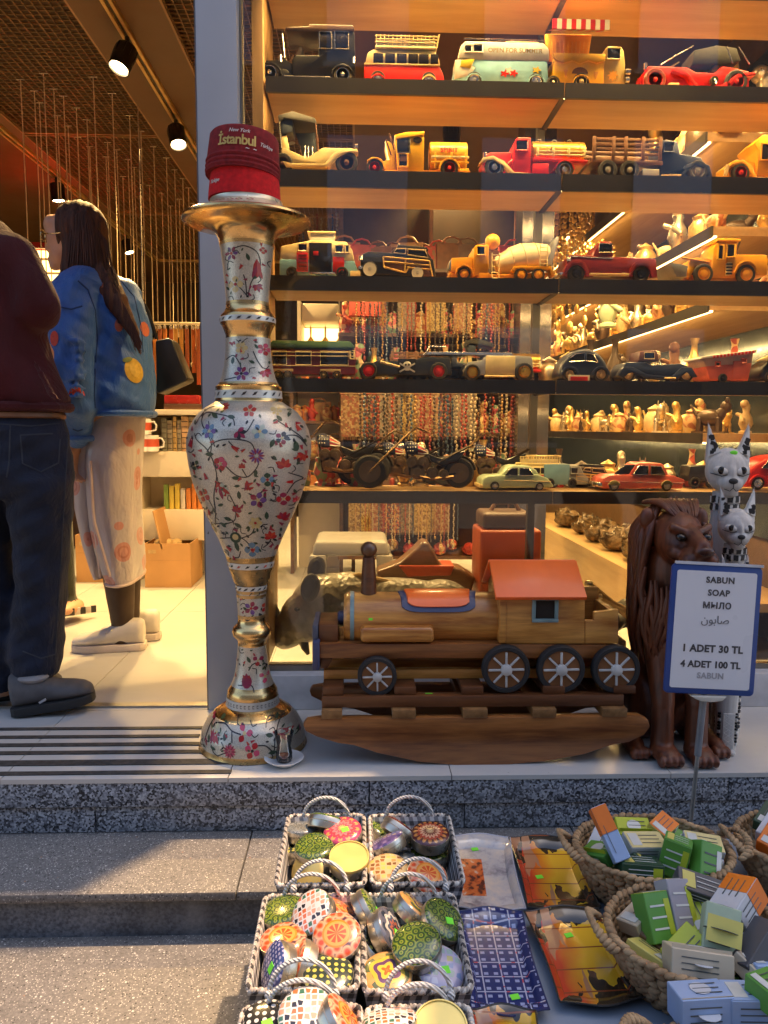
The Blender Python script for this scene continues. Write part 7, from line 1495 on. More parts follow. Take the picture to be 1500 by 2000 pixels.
MB().tube([P(176, 900, -.115), P(180, 980, -.118), P(184, 1020, -.118), P(204, 1090, -.105), P(215, 1126, -.10)], .006, 6).build('slit_trim', SKH, woman); MB().tube(pring(214, 277, 1124, PY+.05, .13, 32, .03, 2.0+1124*.004, dip=.016), .006, 6, True).build('hem_trim', SKH, woman); MB().tube([P(176, 900, -.10), P(182, 1000, -.09), P(196, 1128, -.06)], .006, 6).build('slit_trim', SKH, woman)
WSH = mat('sneaker_white', (.62, .58, .54), .5, var=.1, bump=.1)
for hx, tx, dy in ((282, 138, 0), (292, 168, .14)):
    u, so = MB(), MB(); hy = wl.y+dy+.01; hpt = WZ(hx, 1268, 0); tpt = WZ(tx, 1274, 0); hpt = Vector((hpt.x, hy, .001)); tpt = Vector((tpt.x, hy-.03, .001)); shoe(u, so, hpt, tpt, .095, .10)
    fuse(u, .006, 1).build('shoe', WSH, woman, smooth=70); so.build('sole', mat('sole_white', (.60, .52, .47), .6), woman, bev=.003)
    for k in range(4): c = hpt+(tpt-hpt)*(.42+.07*k)+Vector((0, -.0, .094-.011*k)); MB().tube([c+Vector((0, -.038, -.014)), c+Vector((.004, 0, .004)), c+Vector((0, .034, -.010))], .0028, 6).build('lace', WSH, woman)
# handbag on her far shoulder
bp = P(326, 705, .10); bag = thing('handbag', 'black leather handbag hanging behind the person in the blue jacket', 'bag', bp)
m = MB(); m.prism([(P(x, y).x, P(x, y).z) for x, y in ((296, 662), (322, 656), (330, 662), (362, 738), (356, 744), (304, 768), (298, 764))], PY+.05, PY+.16); m.build('bag_body', mat('black_leather', (.012, .011, .011), .35), bag, bev=.012, seg=3)
MB().tube([P(306, 662, .10), P(290, 610, .08), P(262, 560, .06)], .007, 8).build('strap', mat('black_leather', (.012, .011, .011), .35), bag); MB().tube([P(298, 640, .1), P(299, 664, .1)], .005, 6).build('chain', mat('gold_wire', (.8, .6, .3), .25, 1), bag)
# ---- man in the maroon sweater -------------------------------------------------
MY = 2.22; ml = WZ(70, 1395, 0); man = thing('person', 'person in a dark maroon sweater and dark jeans stepping into the shop', 'person', (W(10, 1395, MY).x, MY, 0)); Pm = lambda x, y, dy=0: W(x, y, MY+dy)
SWT = cloth('sweater_maroon', (.05, .001, .0025), .95, .25, .6, 8, .04); JEAN = cloth('jeans_dark', (.0045, .009, .027), .85, .35, .6, 11, .03, 500)
b = MB(); hd = Pm(-150, 345); b.ell(hd, (.078, .095, .115), 18, 14); b.ell(hd+Vector((.03, .07, -.03)), (.05, .05, .06), 14, 10); b.limb(hd+Vector((0, 0, -.07)), Pm(-120, 450), .06, .06, 14); b.limb(Pm(-110, 470), Pm(-40, 800), .12, .13, 16)
for x0, x1, x2 in ((60, 80, 68), (-60, -20, 4)): b.limb(Pm(x0, 900), Pm(x1, 1180), .06, .045); b.limb(Pm(x1, 1180), Pm(x2, 1340), .045, .035)
for dx in (.085, -.085): b.ell(hd+Vector((dx, -.01, -.01)), (.012, .025, .032), 10, 8)
b.ell(hd+Vector((.0, .105, -.01)), (.014, .02, .02), 10, 8)
fuse(b, .012, 3).build('body', SKIN, man, smooth=70)
MB().ell(hd+Vector((0, -.01, .03)), (.088, .10, .10), 18, 14).build('hair', HAIR, man)
s = MB(); s.loft([pring(a, b_, y, MY, ry, 28, .02, y*.03) for a, b_, y, ry in ((-150, 0, 428, .09), (-185, 26, 455, .12), (-200, 44, 500, .14), (-190, 60, 560, .145), (-184, 78, 620, .15), (-172, 100, 700, .155), (-165, 122, 750, .155), (-158, 134, 780, .15), (-155, 132, 796, .14))])
s.limb(Pm(18, 510, -.03), Pm(72, 600, -.05), .078, .066, 16); s.limb(Pm(72, 600, -.05), Pm(50, 640, .14), .062, .05, 14); s.limb(Pm(-160, 500), Pm(-210, 650), .085, .065, 14); s.limb(Pm(-210, 650), Pm(-180, 690, .15), .062, .045, 14)
for k in range(4): s.tube([Pm(60+8*k, 690+24*k, -.15), Pm(80+9*k, 730+16*k, -.165), Pm(96+9*k, 780, -.15)], [.003, .01, .004], 7)
sf = fuse(s, .010, 2); warp(sf, lambda v: v+Vector((0, -1, 0))*(.006*math.sin(v.z*38+v.x*44)+.004*math.sin(v.x*70-v.z*21))); sf.build('sweater', SWT, man, smooth=70)
MB().tube(pring(-154, 131, 795, MY, .142, 28, .02, 24), .014, 8, True).build('hem_rib', SWT, man)
h = MB(); hand(h, Pm(48, 644, .15), (.2, .8, -.5), (1, 0, 0), 1.0, .9); fuse(h, .005, 1).build('hand', SKIN, man, smooth=70)
MB().tube(pring(-150, 112, 806, MY, .125, 28, .0, 0), .012, 8, True, flat=2.0).build('belt', mat('belt_tan', (.20, .09, .04), .5), man)
jn = MB(); jn.loft([pring(a, b_, y, MY, ry, 28, .012, 1) for a, b_, y, ry in ((-150, 112, 800, .125), (-156, 130, 840, .135), (-158, 138, 890, .145), (-150, 140, 930, .14), (-135, 138, 970, .12))])
for (A, B_) in (((38, 138, 940, .11), None),):
    jn.loft([pring(a, b_, y, MY-.01, ry, 24, .02, y*.02) for a, b_, y, ry in ((10, 140, 930, .115), (24, 137, 1010, .105), (34, 132, 1090, .095), (32, 126, 1170, .09), (20, 122, 1240, .088), (22, 120, 1290, .085), (28, 112, 1318, .08))])
jn.loft([pring(a, b_, y, MY+.03, ry, 24, .02, y*.02) for a, b_, y, ry in ((-150, 30, 930, .115), (-130, 30, 1010, .105), (-100, 28, 1090, .10), (-70, 40, 1170, .095), (-50, 50, 1250, .09), (-44, 52, 1310, .088), (-30, 48, 1340, .08))])
jf = fuse(jn, .010, 2); warp(jf, lambda v: v+Vector((0, -1, 0))*(.006*math.sin(v.z*48+v.x*20)+.003*math.sin(v.z*110-v.x*60))); jb = BVHTree.FromPolygons([tuple(v) for v in jf.v], jf.f); jf.build('jeans', JEAN, man, smooth=70); JS = mat('jean_stitch', (.03, .035, .05), .8)
for q in ([(40, 850), (118, 846)], [(40, 850), (44, 905), (80, 922), (114, 904), (118, 846)], [(132, 830), (130, 900), (124, 1000), (118, 1100), (112, 1200), (106, 1300)], [(0, 828), (60, 832), (128, 826)], [(20, 830), (18, 900), (12, 940)], [(44, 1272), (80, 1286), (116, 1276)]): seam(jb, man, q, .0022, JS, 'stitching')
u, so = MB(), MB(); a_, b2_ = WZ(38, 1388, 0), WZ(168, 1352, 0); a_ = Vector((a_.x, MY-.06, .002)); b2_ = Vector((a_.x+.215, MY-.02, .03)); shoe(u, so, a_, b2_, .10, .105)
fuse(u, .006, 1).build('shoe', mat('shoe_grey', (.10, .095, .10), .7, var=.35, vs=14), man, smooth=70); so.build('sole', mat('sole_black', (.015, .015, .016), .6), man, bev=.003)
MB().ell(a_+Vector((.055, 0, .108)), (.044, .040, .016), 16, 10).build('shoe_collar', mat('shoe_pale', (.28, .26, .26), .8), man); MB().box(a_+Vector((.10, -.052, .055)), (.022, .002, .006), (0, R(-30), 0)).build('shoe_mark', mat('shoe_mark', (.4, .4, .42), .5), man)
u, so = MB(), MB(); shoe(u, so, a_+Vector((-.16, .12, 0)), a_+Vector((.06, .20, 0)), .10, .105); fuse(u, .006, 1).build('shoe', mat('shoe_grey', (.10, .095, .10), .7, var=.35, vs=14), man, smooth=70); so.build('sole', mat('sole_black', (.015, .015, .016), .6), man, bev=.003)
# ---- third visitor, mostly hidden behind the man
TY = 3.25; Pt = lambda x, y, dy=0: W(x, y, TY+dy); tl = WZ(118, 1215, 0); third = thing('person', 'mostly hidden person in dark green trousers and striped slippers behind the others', 'person', (Pt(100, 1215).x, TY, 0))
b = MB(); b.ell(Pt(-45, 530), (.08, .09, .11), 16, 12); b.limb(Pt(-40, 550), Pt(0, 600), .055, .06); b.limb(Pt(20, 590), Pt(60, 850), .12, .12)
for x0, x1 in ((98, 140), (50, 70)): b.limb(Pt(80, 860), Pt((x0+x1)/2-6, 1000), .09, .06); b.limb(Pt((x0+x1)/2-6, 1000), Pt(x1-8, 1170), .058, .036); b.ell(Pt(x1-2, 1186, -.02), (.05, .10, .03), 12, 8)
hand(b, Pt(84, 860), (0, 0, -1), (0, 1, 0)); b.limb(Pt(40, 600), Pt(80, 740), .055, .045); b.limb(Pt(80, 740), Pt(84, 860), .045, .03)
bf = fuse(b, .011, 2); bf.v = [Vector((v.x, v.y, max(.002, v.z))) for v in bf.v]; zz_ = .09; z3 = Pt(0, 540).z; bf.m = [0 if sum(bf.v[i].z for i in f)/len(f) > z3 or sum(bf.v[i].z for i in f)/len(f) < zz_ else 1 for f in bf.f]; bf.build('body', [SKIN, cloth('dark_green', (.02, .024, .016))], third, smooth=70)
for x0 in (140, 72):
    p = Pt(x0, 1186); 
    for k in range(5): MB().box((p.x+.012*(k-2)+.02, TY-.10+.03*k, .055-.004*k), (.10, .012, .03), (0, 0, R(30))).build('slipper_band', (mat('slip_black', (.02, .02, .02), .6), mat('slip_white', (.5, .45, .4), .6))[k % 2], third, bev=.002)
# ================================================================ shop interior
KRAFT = mat('kraft', (.46, .25, .10), .8, var=.1, vs=6, bump=.1); CABW = mat('cabinet_cream', (.66, .58, .46), .5, var=.05); GILT = mat('gilt', (.62, .40, .13), .32, .7, var=.3, vs=60, bump=.3); IVORY = mat('ivory', (.44, .30, .14), .5, var=.2, vs=60); DKBR = wood('dark_brown_wood', (.07, .03, .014), (.15, .07, .03), 0)
SHW = wood('shop_shelf_wood', (.36, .22, .09), (.50, .33, .15), 1, 6, 7, .5, .05, .05)
# --- ceiling tracks and spot lamps
def track(label, x, y0, y1):
    t = thing('light_track', label, 'track', (x, y0, CZ-.02), 'ceiling light tracks')
    for dx in (-.016, .016): MB().bx(x+dx-.007, x+dx+.007, y0, y1, CZ-.022, CZ-.001).build('rail', mat('track_brass', (.62, .38, .13), .35, .6), t, smooth=0)
    MB().bx(x-.009, x+.009, y0, y1, CZ-.010, CZ-.0015).build('groove', mat('track_dark', (.03, .02, .01), .6), t, smooth=0)
track('ceiling light track beside the grey pillar', -.99, 2.4, 9.2); track('ceiling light track above the standing people', -2.02, 2.4, 8.0)
MB().bx(-2.0, 1.4, 8.02, 8.05, CZ-.022, CZ-.001).build('light_track', mat('track_brass', (.62, .38, .13), .35, .6), smooth=0); tag(bpy.data.objects['light_track.002'], 'ceiling light track crossing the back of the shop', 'track', 'ceiling light tracks')
LAMPM = mat('lamp_black', (.016, .013, .010), .35, .3)
def lamp(label, x, y, dirv, watts, deg=110, z=CZ):
    o = thing('spot_lamp', label, 'lamp', (x, y, z-.022), 'black ceiling spot lamps'); d = Vector(dirv).normalized(); top = Vector((x, y, z-.07))
    MB().cyl((x, y, z-.07), (x, y, z-.022), .010, n=12).build('stem', LAMPM, o)
    qd = d.to_track_quat('Z', 'Y').to_matrix().to_4x4(); T = Matrix.Translation(top) @ qd @ Matrix.Scale(.82, 4)
    m = MB(T); m.lathe([(0, -.01), (.05, -.008), (.056, 0), (.056, .13), (.050, .13), (.047, .118), (0, .118)], 28); m.build('housing', LAMPM, o, smooth=40)
    m = MB(T)
    for k in range(9): a = 2*math.pi*k/9; m.box((math.cos(a)*.0565, math.sin(a)*.0565, .03), (.004, .006, .06), (0, 0, a))
    m.build('cooling_fins', LAMPM, o); MB(T).lathe([(0, .1195), (.045, .1195), (.045, .1215), (0, .1215)], 24).build('bulb_face', emis('bulb_face', (1, .70, .34), 16), o)
    spot('spot_light', top+d*.135, top+d*2, watts, deg, .75, o, .045); return o
def onceil(px, py): return WZ(px, py, CZ)
p = onceil(244, 62); lamp('black spot lamp nearest the street on the pillar side track', -.99, p.y, (-.30, -.38, -1), 125)
p = onceil(352, 226); lamp('black spot lamp beside the pillar further along the track', -.99, p.y, (.22, -.40, -1), 140)
p = onceil(107, 340); lamp('black spot lamp above the standing person', -2.02, p.y, (.1, 0, -1), 60); p = onceil(247, 455); lamp('small far spot lamp on the people side track', -2.02, p.y, (.3, -.1, -1), 60)
for i, (x, y, d) in enumerate(((.25, 2.72, (0, .25, -1)), (.9, 2.72, (.1, .25, -1)), (.5, 4.3, (0, -.12, -1)), (1.0, 4.6, (.2, 0, -1)), (.2, 6.0, (0, 0, -1)), (-1.0, 6.4, (0, 0, -1)))): lamp('added black spot lamp hidden above the toy shelves' if x > 0 else 'added black spot lamp deeper in the shop', x, y, d, 80 if x > 0 else 150)  # extra lamps out of view, added to brighten the interior
# window-head lamps that light the toy shelves
for i, x in enumerate((0.0, .5, 1.0)): lamp('small spot lamp at the head of the shop window', x, 2.275, (0, .06, -1), 50, 120, 2.44)
# --- hanging strings
rn = random.Random(21); STR = mat('string', (.62, .46, .28), .6); CHM = mat('charm_metal', (.6, .5, .35), .3, .8)
tops = [(40, 160), (67, 182), (77, 205), (85, 148), (105, 178), (112, 230), (124, 192), (133, 250), (149, 215), (152, 272), (170, 238), (175, 290), (182, 155), (210, 282), (207, 310), (219, 187), (228, 296), (240, 348), (250, 315), (253, 230), (262, 330), (275, 260), (292, 365), (300, 290), (316, 380), (325, 312), (333, 405), (341, 335), (350, 392), (357, 352), (368, 370), (377, 400)]
for (px, py) in tops:
    p = onceil(px, py); 
    if p.y > 8.8: p.y = 8.6
    lo = 1.35+rn.random()*.25 if p.y < 5.5 else 1.25+rn.random()*.2
    o = thing('hanging_string', 'thin pale string with a charm hanging from the ceiling grille', 'string', (p.x, p.y, lo), 'strings of charms hanging from the ceiling')
    MB().tube([(p.x, p.y, CZ+.012), (p.x+.004, p.y, (CZ+lo)/2), (p.x, p.y, lo)], .0016+.0003*p.y, 5).build('cord', STR, o); MB().ell((p.x, p.y, lo), (.012, .012, .018), 8, 6).build('charm', CHM, o); MB().tube([(p.x-.02, p.y, CZ+.011), (p.x+.02, p.y, CZ+.011)], .002, 5).build('hook', CHM, o)
# --- counter of goods behind the woman
CY = 4.10; Q = lambda x, y, dy=0: W(x, y, CY+dy)
cab = thing('goods_counter', 'cream counter with shelves of small goods behind the blue jacket', 'counter', (Q(340, 1050).x, CY, 0)); xl, xr = Q(268, 900).x, -.46
for (ya, yb, part, d0) in ((798, 808, 'top_board', -.03), (880, 930, 'lower_panel', 0), (996, 1056, 'drawer_panel', .02)): MB().bx(xl, xr, CY+d0, CY+.35, Q(0, yb).z, Q(0, ya).z).build(part, CABW, cab, bev=.003)
MB().bx(xl, xr, CY+.25, CY+.36, .001, Q(0, 800).z-.03).build('back_panel', CABW, cab, smooth=0); MB().bx(xl-.02, xl, CY-.02, CY+.36, .001, Q(0, 800).z).build('side_panel', CABW, cab, smooth=0)
z0 = Q(0, 880).z+.001; x = xl+.12; i = 0
while x < xr-.03:
    w_ = rn.uniform(.022, .04); h_ = rn.uniform(.16, .185); c = rn.choice([(.5, .14, .05), (.45, .3, .12), (.2, .2, .16), (.55, .5, .08), (.5, .22, .08), (.28, .24, .18), (.55, .35, .2)])
    o = thing('souvenir_stack', 'upright row of coloured souvenir packs on the cream counter shelf', 'souvenir', (x+w_/2, CY+.1, z0), 'souvenir packs on the counter shelf')
    m = mat('pack_%d%d%d' % tuple(int(v*100) for v in c), c, .5, var=.25, vs=40); MB().bx(x, x+w_-.003, CY+.04, CY+.16, z0, z0+h_).build('pack', m, o, bev=.002)
    for k in range(6): MB().bx(x+.002, x+w_-.005, CY+.0385, CY+.041, z0+.012+k*h_/6.4, z0+.016+k*h_/6.4).build('spine_band', mat('band_dark', (.06, .04, .03), .6), o, smooth=0)
    x += w_; i += 1
for k, (px, py) in enumerate(((283, 838), (286, 868), (298, 872))):
    p = Q(px, py+10); o = thing('mug', 'white printed mug on the counter beside the skirt', 'mug', (p.x, CY-.02, Q(0, 880).z if py > 850 else Q(0, 848).z), 'mugs on the cream counter')
    MB().lathe([(0, 0), (.036, 0), (.04, .004), (.04, .085), (.037, .085), (.036, .006), (0, .006)], 24).build('cup', PORC, o, local=True); MB().tube([(.038, 0, .02), (.062, 0, .025), (.066, 0, .05), (.055, 0, .068), (.038, 0, .07)], .005, 6).build('handle', PORC, o, local=True)
    MB().lathe([(.0403, .025), (.0405, .03), (.0405, .06), (.0403, .065)], 24).build('print_band', mat('mug_red', (.5, .08, .04), .4), o, local=True)
zt = Q(0, 798).z+.001
o = thing('red_case', 'long glossy red box lying on the cream counter', 'box', (Q(345, 790).x, CY+.05, zt)); a, b_ = Q(300, 0).x, Q(382, 0).x; MB().bx(a, b_, CY, CY+.16, zt, zt+.03).build('base', DKBR, o, bev=.003); MB().bx(a, b_-.02, CY+.01, CY+.15, zt+.0305, zt+.075).build('case', mat('lacquer_red', (.36, .02, .01), .25), o, bev=.005)
# hanging leather straps above the counter
bar = thing('strap_rail', 'metal rail holding orange leather straps above the counter', 'rail', (Q(340, 640).x, CY+.2, Q(0, 618).z)); MB().cyl((xl-.1, CY+.2, Q(0, 618).z), (xr, CY+.2, Q(0, 618).z), .008, n=8).build('rod', CHM, bar)
for k in range(2): MB().cyl(((xl, xr-.05)[k], CY+.2, Q(0, 618).z), ((xl, xr-.05)[k], CY+.2, CZ), .004, n=6).build('rail_wire', CHM, bar)
for k in range(26):
    x = xl-.06+(xr-xl+.04)*k/25; L = rn.uniform(.20, .36); c = rn.choice([(.55, .20, .03), (.48, .15, .025), (.60, .28, .05), (.35, .09, .02)]); zz = Q(0, 622).z; dy = .2+rn.uniform(-.03, .0)
    o = thing('leather_strap', 'orange brown leather strap hanging above the cream counter', 'strap', (x, CY+dy, zz-L), 'leather straps over the counter')
    MB().bx(x-.011, x+.011, CY+dy-.002, CY+dy+.002, zz-L, zz-.02).build('strap_band', mat('strap_%d' % int(c[0]*100), c, .5, var=.2, vs=30), o, bev=.001); MB().ell((x, CY+dy, zz-.012), (.009, .006, .012), 8, 6).build('buckle', CHM, o)
# packets in the opening under the lower panel
for k in range(11):
    x = xl+.13+k*.03; zb = Q(0, 996).z+.001; o = thing('snack_packet', 'bright small packet in the counter recess', 'packet', (x, CY+.1, zb), 'packets in the counter recess')
    MB().bx(x-.012, x+.012, CY+.06, CY+.10, zb, zb+rn.uniform(.10, .16)).build('packet', rn.choice([mat('pk_orange', (.6, .2, .04), .4), mat('pk_yellow', (.62, .48, .08), .4), mat('pk_green', (.2, .3, .06), .4), mat('pk_white', (.6, .55, .5), .4)]), o, bev=.003)
# open cardboard cartons
def carton(label, x0, x1, y, d, h, flap=True):
    o = thing('cardboard_carton', label, 'carton', ((x0+x1)/2, y+d/2, 0)); t = .006
    for (a, b_, c, e, n) in ((x0, x1, y, y+t, 'front_side'), (x0, x1, y+d-t, y+d, 'back_side'), (x0, x0+t, y+t+.0005, y+d-t-.0005, 'side'), (x1-t, x1, y+t+.0005, y+d-t-.0005, 'side')): MB().bx(a, b_, c, e, .001, h).build(n, KRAFT, o, smooth=0)
    MB().bx(x0, x1, y-.0006, y-.0001, h*.62, h*.63).build('tape_line', mat('tape', (.38, .2, .08), .4), o, smooth=0); MB().bx(x0+.02, x0+.06, y-.001, y-.0002, h*.78, h*.86).build('label_sticker', IVORY, o, smooth=0)
    if flap: MB().box((x0+.07, y+d*.4, h+.07), (.006, d*.8, .2), (0, R(-12), 0)).build('flap', KRAFT, o, smooth=0)
    for k in range(3): MB().ell((x0+.04+k*.045, y+d*.5, h-.02), (.03, .05, .025), 10, 6).build('packing_paper', IVORY, o)
    return o
g = WZ(340, 1140, 0); carton('open cardboard carton on the floor beside the pillar', W(282, 1100, 3.92).x, W(372, 1100, 3.92).x, 3.92, .30, W(300, 1062, 3.92).z)
carton('cardboard carton standing behind the satin skirt', W(140, 1100, 4.0).x, W(262, 1100, 4.0).x, 4.06, .3, W(0, 1045, 4.06).z)
# lit showcase at head height left of the woman
o = thing('lit_showcase', 'glowing yellow showcase with red top behind the person with glasses', 'showcase', (W(70, 520, 5.2).x, 5.3, 0)); a, b_ = W(20, 500, 5.2).x, W(150, 500, 5.2).x
MB().bx(a, b_, 5.3, 5.6, .001, W(0, 620, 5.2).z).build('base_cabinet', DKBR, o, smooth=0); MB().bx(a, b_, 5.32, 5.34, W(0, 618, 5.2).z, W(0, 480, 5.2).z).build('lit_panel', emis('showcase_glow', (1, .62, .20), 2.0), o, smooth=0); MB().bx(a-.02, b_+.02, 5.28, 5.6, W(0, 478, 5.2).z, W(0, 466, 5.2).z).build('red_top', mat('lacquer_red', (.36, .02, .01), .25), o, smooth=0)
for k in range(4): MB().bx(a, b_, 5.29, 5.318, W(0, 500+28*k, 5.2).z, W(0, 497+28*k, 5.2).z).build('shelf_line', IVORY, o, smooth=0)
# dark rear display rows so that the room does not end in nothing
def figurine(mb, x, y, z, h, r):
    mb.lathe([(0, 0), (r*.8, 0), (r*.8, h*.06), (r*.5, h*.1), (r*.9, h*.3), (r*.75, h*.5), (r*.4, h*.66), (r*.5, h*.78), (r*.42, h*.9), (0, h)], 10, (x, y, z))
PROTO = {}
def proto(kind):
    if kind in PROTO: return PROTO[kind]
    m = MB()
    if kind == 'fig': figurine(m, 0, 0, 0, .14, .035); m.limb((.0, -.02, .07), (.03, -.035, .05), .010, .008, 8); m.limb((0, .0, .07), (-.034, -.02, .085), .010, .008, 8); m.ell((0, -.01, .128), (.017, .019, .019), 10, 8)
    elif kind == 'animal': m.ell((0, 0, .05), (.045, .025, .028), 12, 8); m.ell((.048, 0, .085), (.018, .016, .02), 10, 8); m.limb((.03, 0, .06), (.046, 0, .08), .018, .014, 8); [m.limb((sx*.028, sy*.014, .045), (sx*.03, sy*.015, .008), .009, .008, 8) for sx in (-1, 1) for sy in (-1, 1)]; m.limb((-.042, 0, .06), (-.06, 0, .09), .006, .004, 6); m.bx(-.05, .055, -.028, .028, 0, .006); m.ell((.052, .010, .105), (.006, .003, .011), 6, 5); m.ell((.052, -.010, .105), (.006, .003, .011), 6, 5)
    elif kind == 'bottle': m.lathe([(0, 0), (.03, 0), (.034, .01), (.033, .05), (.012, .10), (.009, .13), (.014, .15), (.010, .15), (.006, .12), (0, .11)], 16)
    elif kind == 'purse': m.loft([[Vector((x*.075, y*.022*(1.2 if z < .06 else .7), z)) for x, y in ((-1, -1), (1, -1), (1, 1), (-1, 1))] for z in (0, .05, .11, .125)]); m.tube([(-.05, -.018, .12), (-.03, -.02, .145), (0, -.02, .152), (.03, -.02, .145), (.05, -.018, .12)], .005, 6); m.bx(-.07, .07, -.021, -.017, .05, .115)
    elif kind == 'slipper': m.ell((0, 0, .018), (.035, .085, .018), 12, 8); m.ell((0, -.04, .04), (.034, .04, .028), 12, 8); m.ell((0, -.085, .05), (.012, .012, .02), 8, 6)
    elif kind == 'jar': m.lathe([(0, 0), (.03, 0), (.04, .02), (.04, .06), (.025, .08), (.03, .09), (.012, .1), (0, .108)], 16)
    elif kind == 'bundle':
        m.ell((0, 0, .05), (.09, .07, .05), 14, 10); rr_ = random.Random(4); m.v = [v*(1+rr_.uniform(-.16, .16)) for v in m.v]; m.v = [Vector((v.x, v.y, max(0, v.z))) for v in m.v]
    elif kind == 'rug': m.bx(-.10, .10, -.004, .004, -.34, 0); m.cyl((-.105, 0, 0), (.105, 0, 0), .008, n=8); [m.bx(-.098+.0124*k, -.094+.0124*k, -.002, .002, -.365, -.34) for k in range(16)]
    elif kind == 'strand': [m.ell((.003*math.sin(k*1.9), .002*math.cos(k*2.3), -.016*k), (.006, .006, .008), 6, 5) for k in range(20)]; m.ell((0, 0, -.335), (.011, .008, .018), 8, 6)
    PROTO[kind] = m.mesh('item_'+kind, smooth=50); return PROTO[kind]
VAR = {}
def item(kind, name, label, cat, group, loc, m, rz=0, s=1.0, rx=0):
    key = (kind, m.name)
    if key not in VAR: me = proto(kind).copy(); me.materials.clear(); me.materials.append(m); VAR[key] = me
    o = bpy.data.objects.new(name, VAR[key]); COL.objects.link(o); o.location = loc; o.rotation_euler = (rx, 0, rz); o.scale = (s, s, s); return tag(o, label, cat, group)
def pat(name, cols, sc=30, metal=0, kind=0):
    if name in MATS: return MATS[name]
    t = NT(name); v = t.n('ShaderNodeTexVoronoi', distance='CHEBYCHEV' if kind else 'EUCLIDEAN'); t.put(v, 'Vector', t.co); v.inputs['Scale'].default_value = sc; b = t.n('ShaderNodeSeparateColor'); t.put(b, 0, v.outputs['Color'])
    t.base(t.ramp(b.outputs[0], [(i/len(cols), c) for i, c in enumerate(cols)], 'CONSTANT'), .6, metal); t.bump(v.outputs['Distance'], .3, .003); MATS[name] = t.m; return t.m
RUGS = [pat('rug_tan', [(0.193, 0.11, 0.0495), (0.121, 0.055, 0.0275), (0.248, 0.165, 0.0825), (0.165, 0.044, 0.022)], 60, 0, 1), pat('rug_red', [(0.198, 0.0275, 0.0165), (0.11, 0.0165, 0.011), (0.231, 0.138, 0.066), (0.044, 0.0275, 0.044)], 60, 0, 1), pat('rug_grey', [(0.121, 0.099, 0.0825), (0.193, 0.154, 0.11), (0.066, 0.0495, 0.044), (0.165, 0.088, 0.055)], 60, 0, 1), pat('rug_gold', [(0.231, 0.154, 0.044), (0.165, 0.099, 0.0275), (0.275, 0.198, 0.077), (0.11, 0.055, 0.022)], 70, 0, 1)]
LEA = [mat('lea_%d' % i, c, .5, var=.25, vs=30) for i, c in enumerate(((.30, .13, .045), (.20, .08, .03), (.40, .22, .09), (.42, .04, .02), (.13, .06, .03)))]
DOLL = [pat('doll_%d' % i, c, 45) for i, c in enumerate(([(.5, .08, .04), (.6, .4, .2), (.3, .05, .04)], [(.42, .24, .10), (.5, .36, .16), (.3, .10, .04)], [(.5, .12, .16), (.2, .3, .2), (.55, .4, .25)]))]
BOT = [mat('bottle_clear', (.45, .42, .38), .1, .3), mat('bottle_amber', (.35, .14, .04), .12, .2), mat('bottle_green', (.05, .09, .05), .12, .2)]
# --- central gondola behind the toy shelves
GY = 3.95
gon = thing('goods_rack', 'brown rack crowded with souvenirs behind the toy shelves', 'rack', (.55, GY+.2, 0)); gx0, gx1 = W(660, 800, GY).x, W(1030, 800, GY).x
levels = [(.16, 'shelf'), (.50, 'shelf'), (.80, 'shelf'), (1.02, 'shelf'), (1.30, 'shelf'), (1.62, 'shelf')]
for z, n in levels: MB().bx(gx0, gx1, GY, GY+.32, z-.018, z).build('shelf_board', DKBR, gon, smooth=0)
for x in (gx0, (gx0+gx1)/2, gx1-.02): MB().bx(x, x+.02, GY+.33, GY+.36, .001, 2.1).build('rack_post', DKBR, gon, smooth=0)
MB().bx(gx0, gx1, GY+.365, GY+.375, .1, 2.1).build('rack_back', mat('rack_back', (.035, .02, .011), .8, var=.3, vs=6), gon, smooth=0)
for li, z in enumerate((.16, .50, .80, 1.02, 1.30, 1.62)):
    n = (6, 12, 13, 16, 15, 12)[li]
    for k in range(n):
        for row in (0, 1):
            x = gx0+.04+(gx1-gx0-.08)*(k+.5*row)/(n-.5)+rn.uniform(-.01, .01); y = GY+.06+.13*row; L = (li+k//4+row) % 5
            if li == 0: item('slipper', 'slipper', 'colourful knitted slipper on the lowest rack board', 'slipper', 'slippers on the rack', (x, y, z+.001), DOLL[k % 3] if k % 2 else LEA[3], 0, 1.0)
            elif li in (3,): item('bottle', 'glass_bottle', 'small glass bottle on the rack behind the toy cars', 'bottle', 'bottles on the rack', (x, y, z+.0005), BOT[(k+row) % 3], 0, 1.1)
            elif li in (1, 5): item('purse', 'leather_purse', 'small leather purse standing on the souvenir rack', 'purse', 'purses on the rack', (x, y, z+.0005), LEA[(k*3+row) % 5], rn.uniform(-.2, .2), rn.uniform(.8, 1.1))
            elif L == 0: item('jar', 'painted_jar', 'small painted jar on the souvenir rack', 'jar', 'jars on the rack', (x, y, z+.0005), DOLL[(k+1) % 3], 0, 1.1)
            else: item('fig', 'souvenir_doll', 'small coloured souvenir doll on the rack', 'doll', 'dolls on the rack', (x, y, z+.0005), DOLL[(k+row) % 3], rn.uniform(-.6, .6), rn.uniform(.8, 1.15))
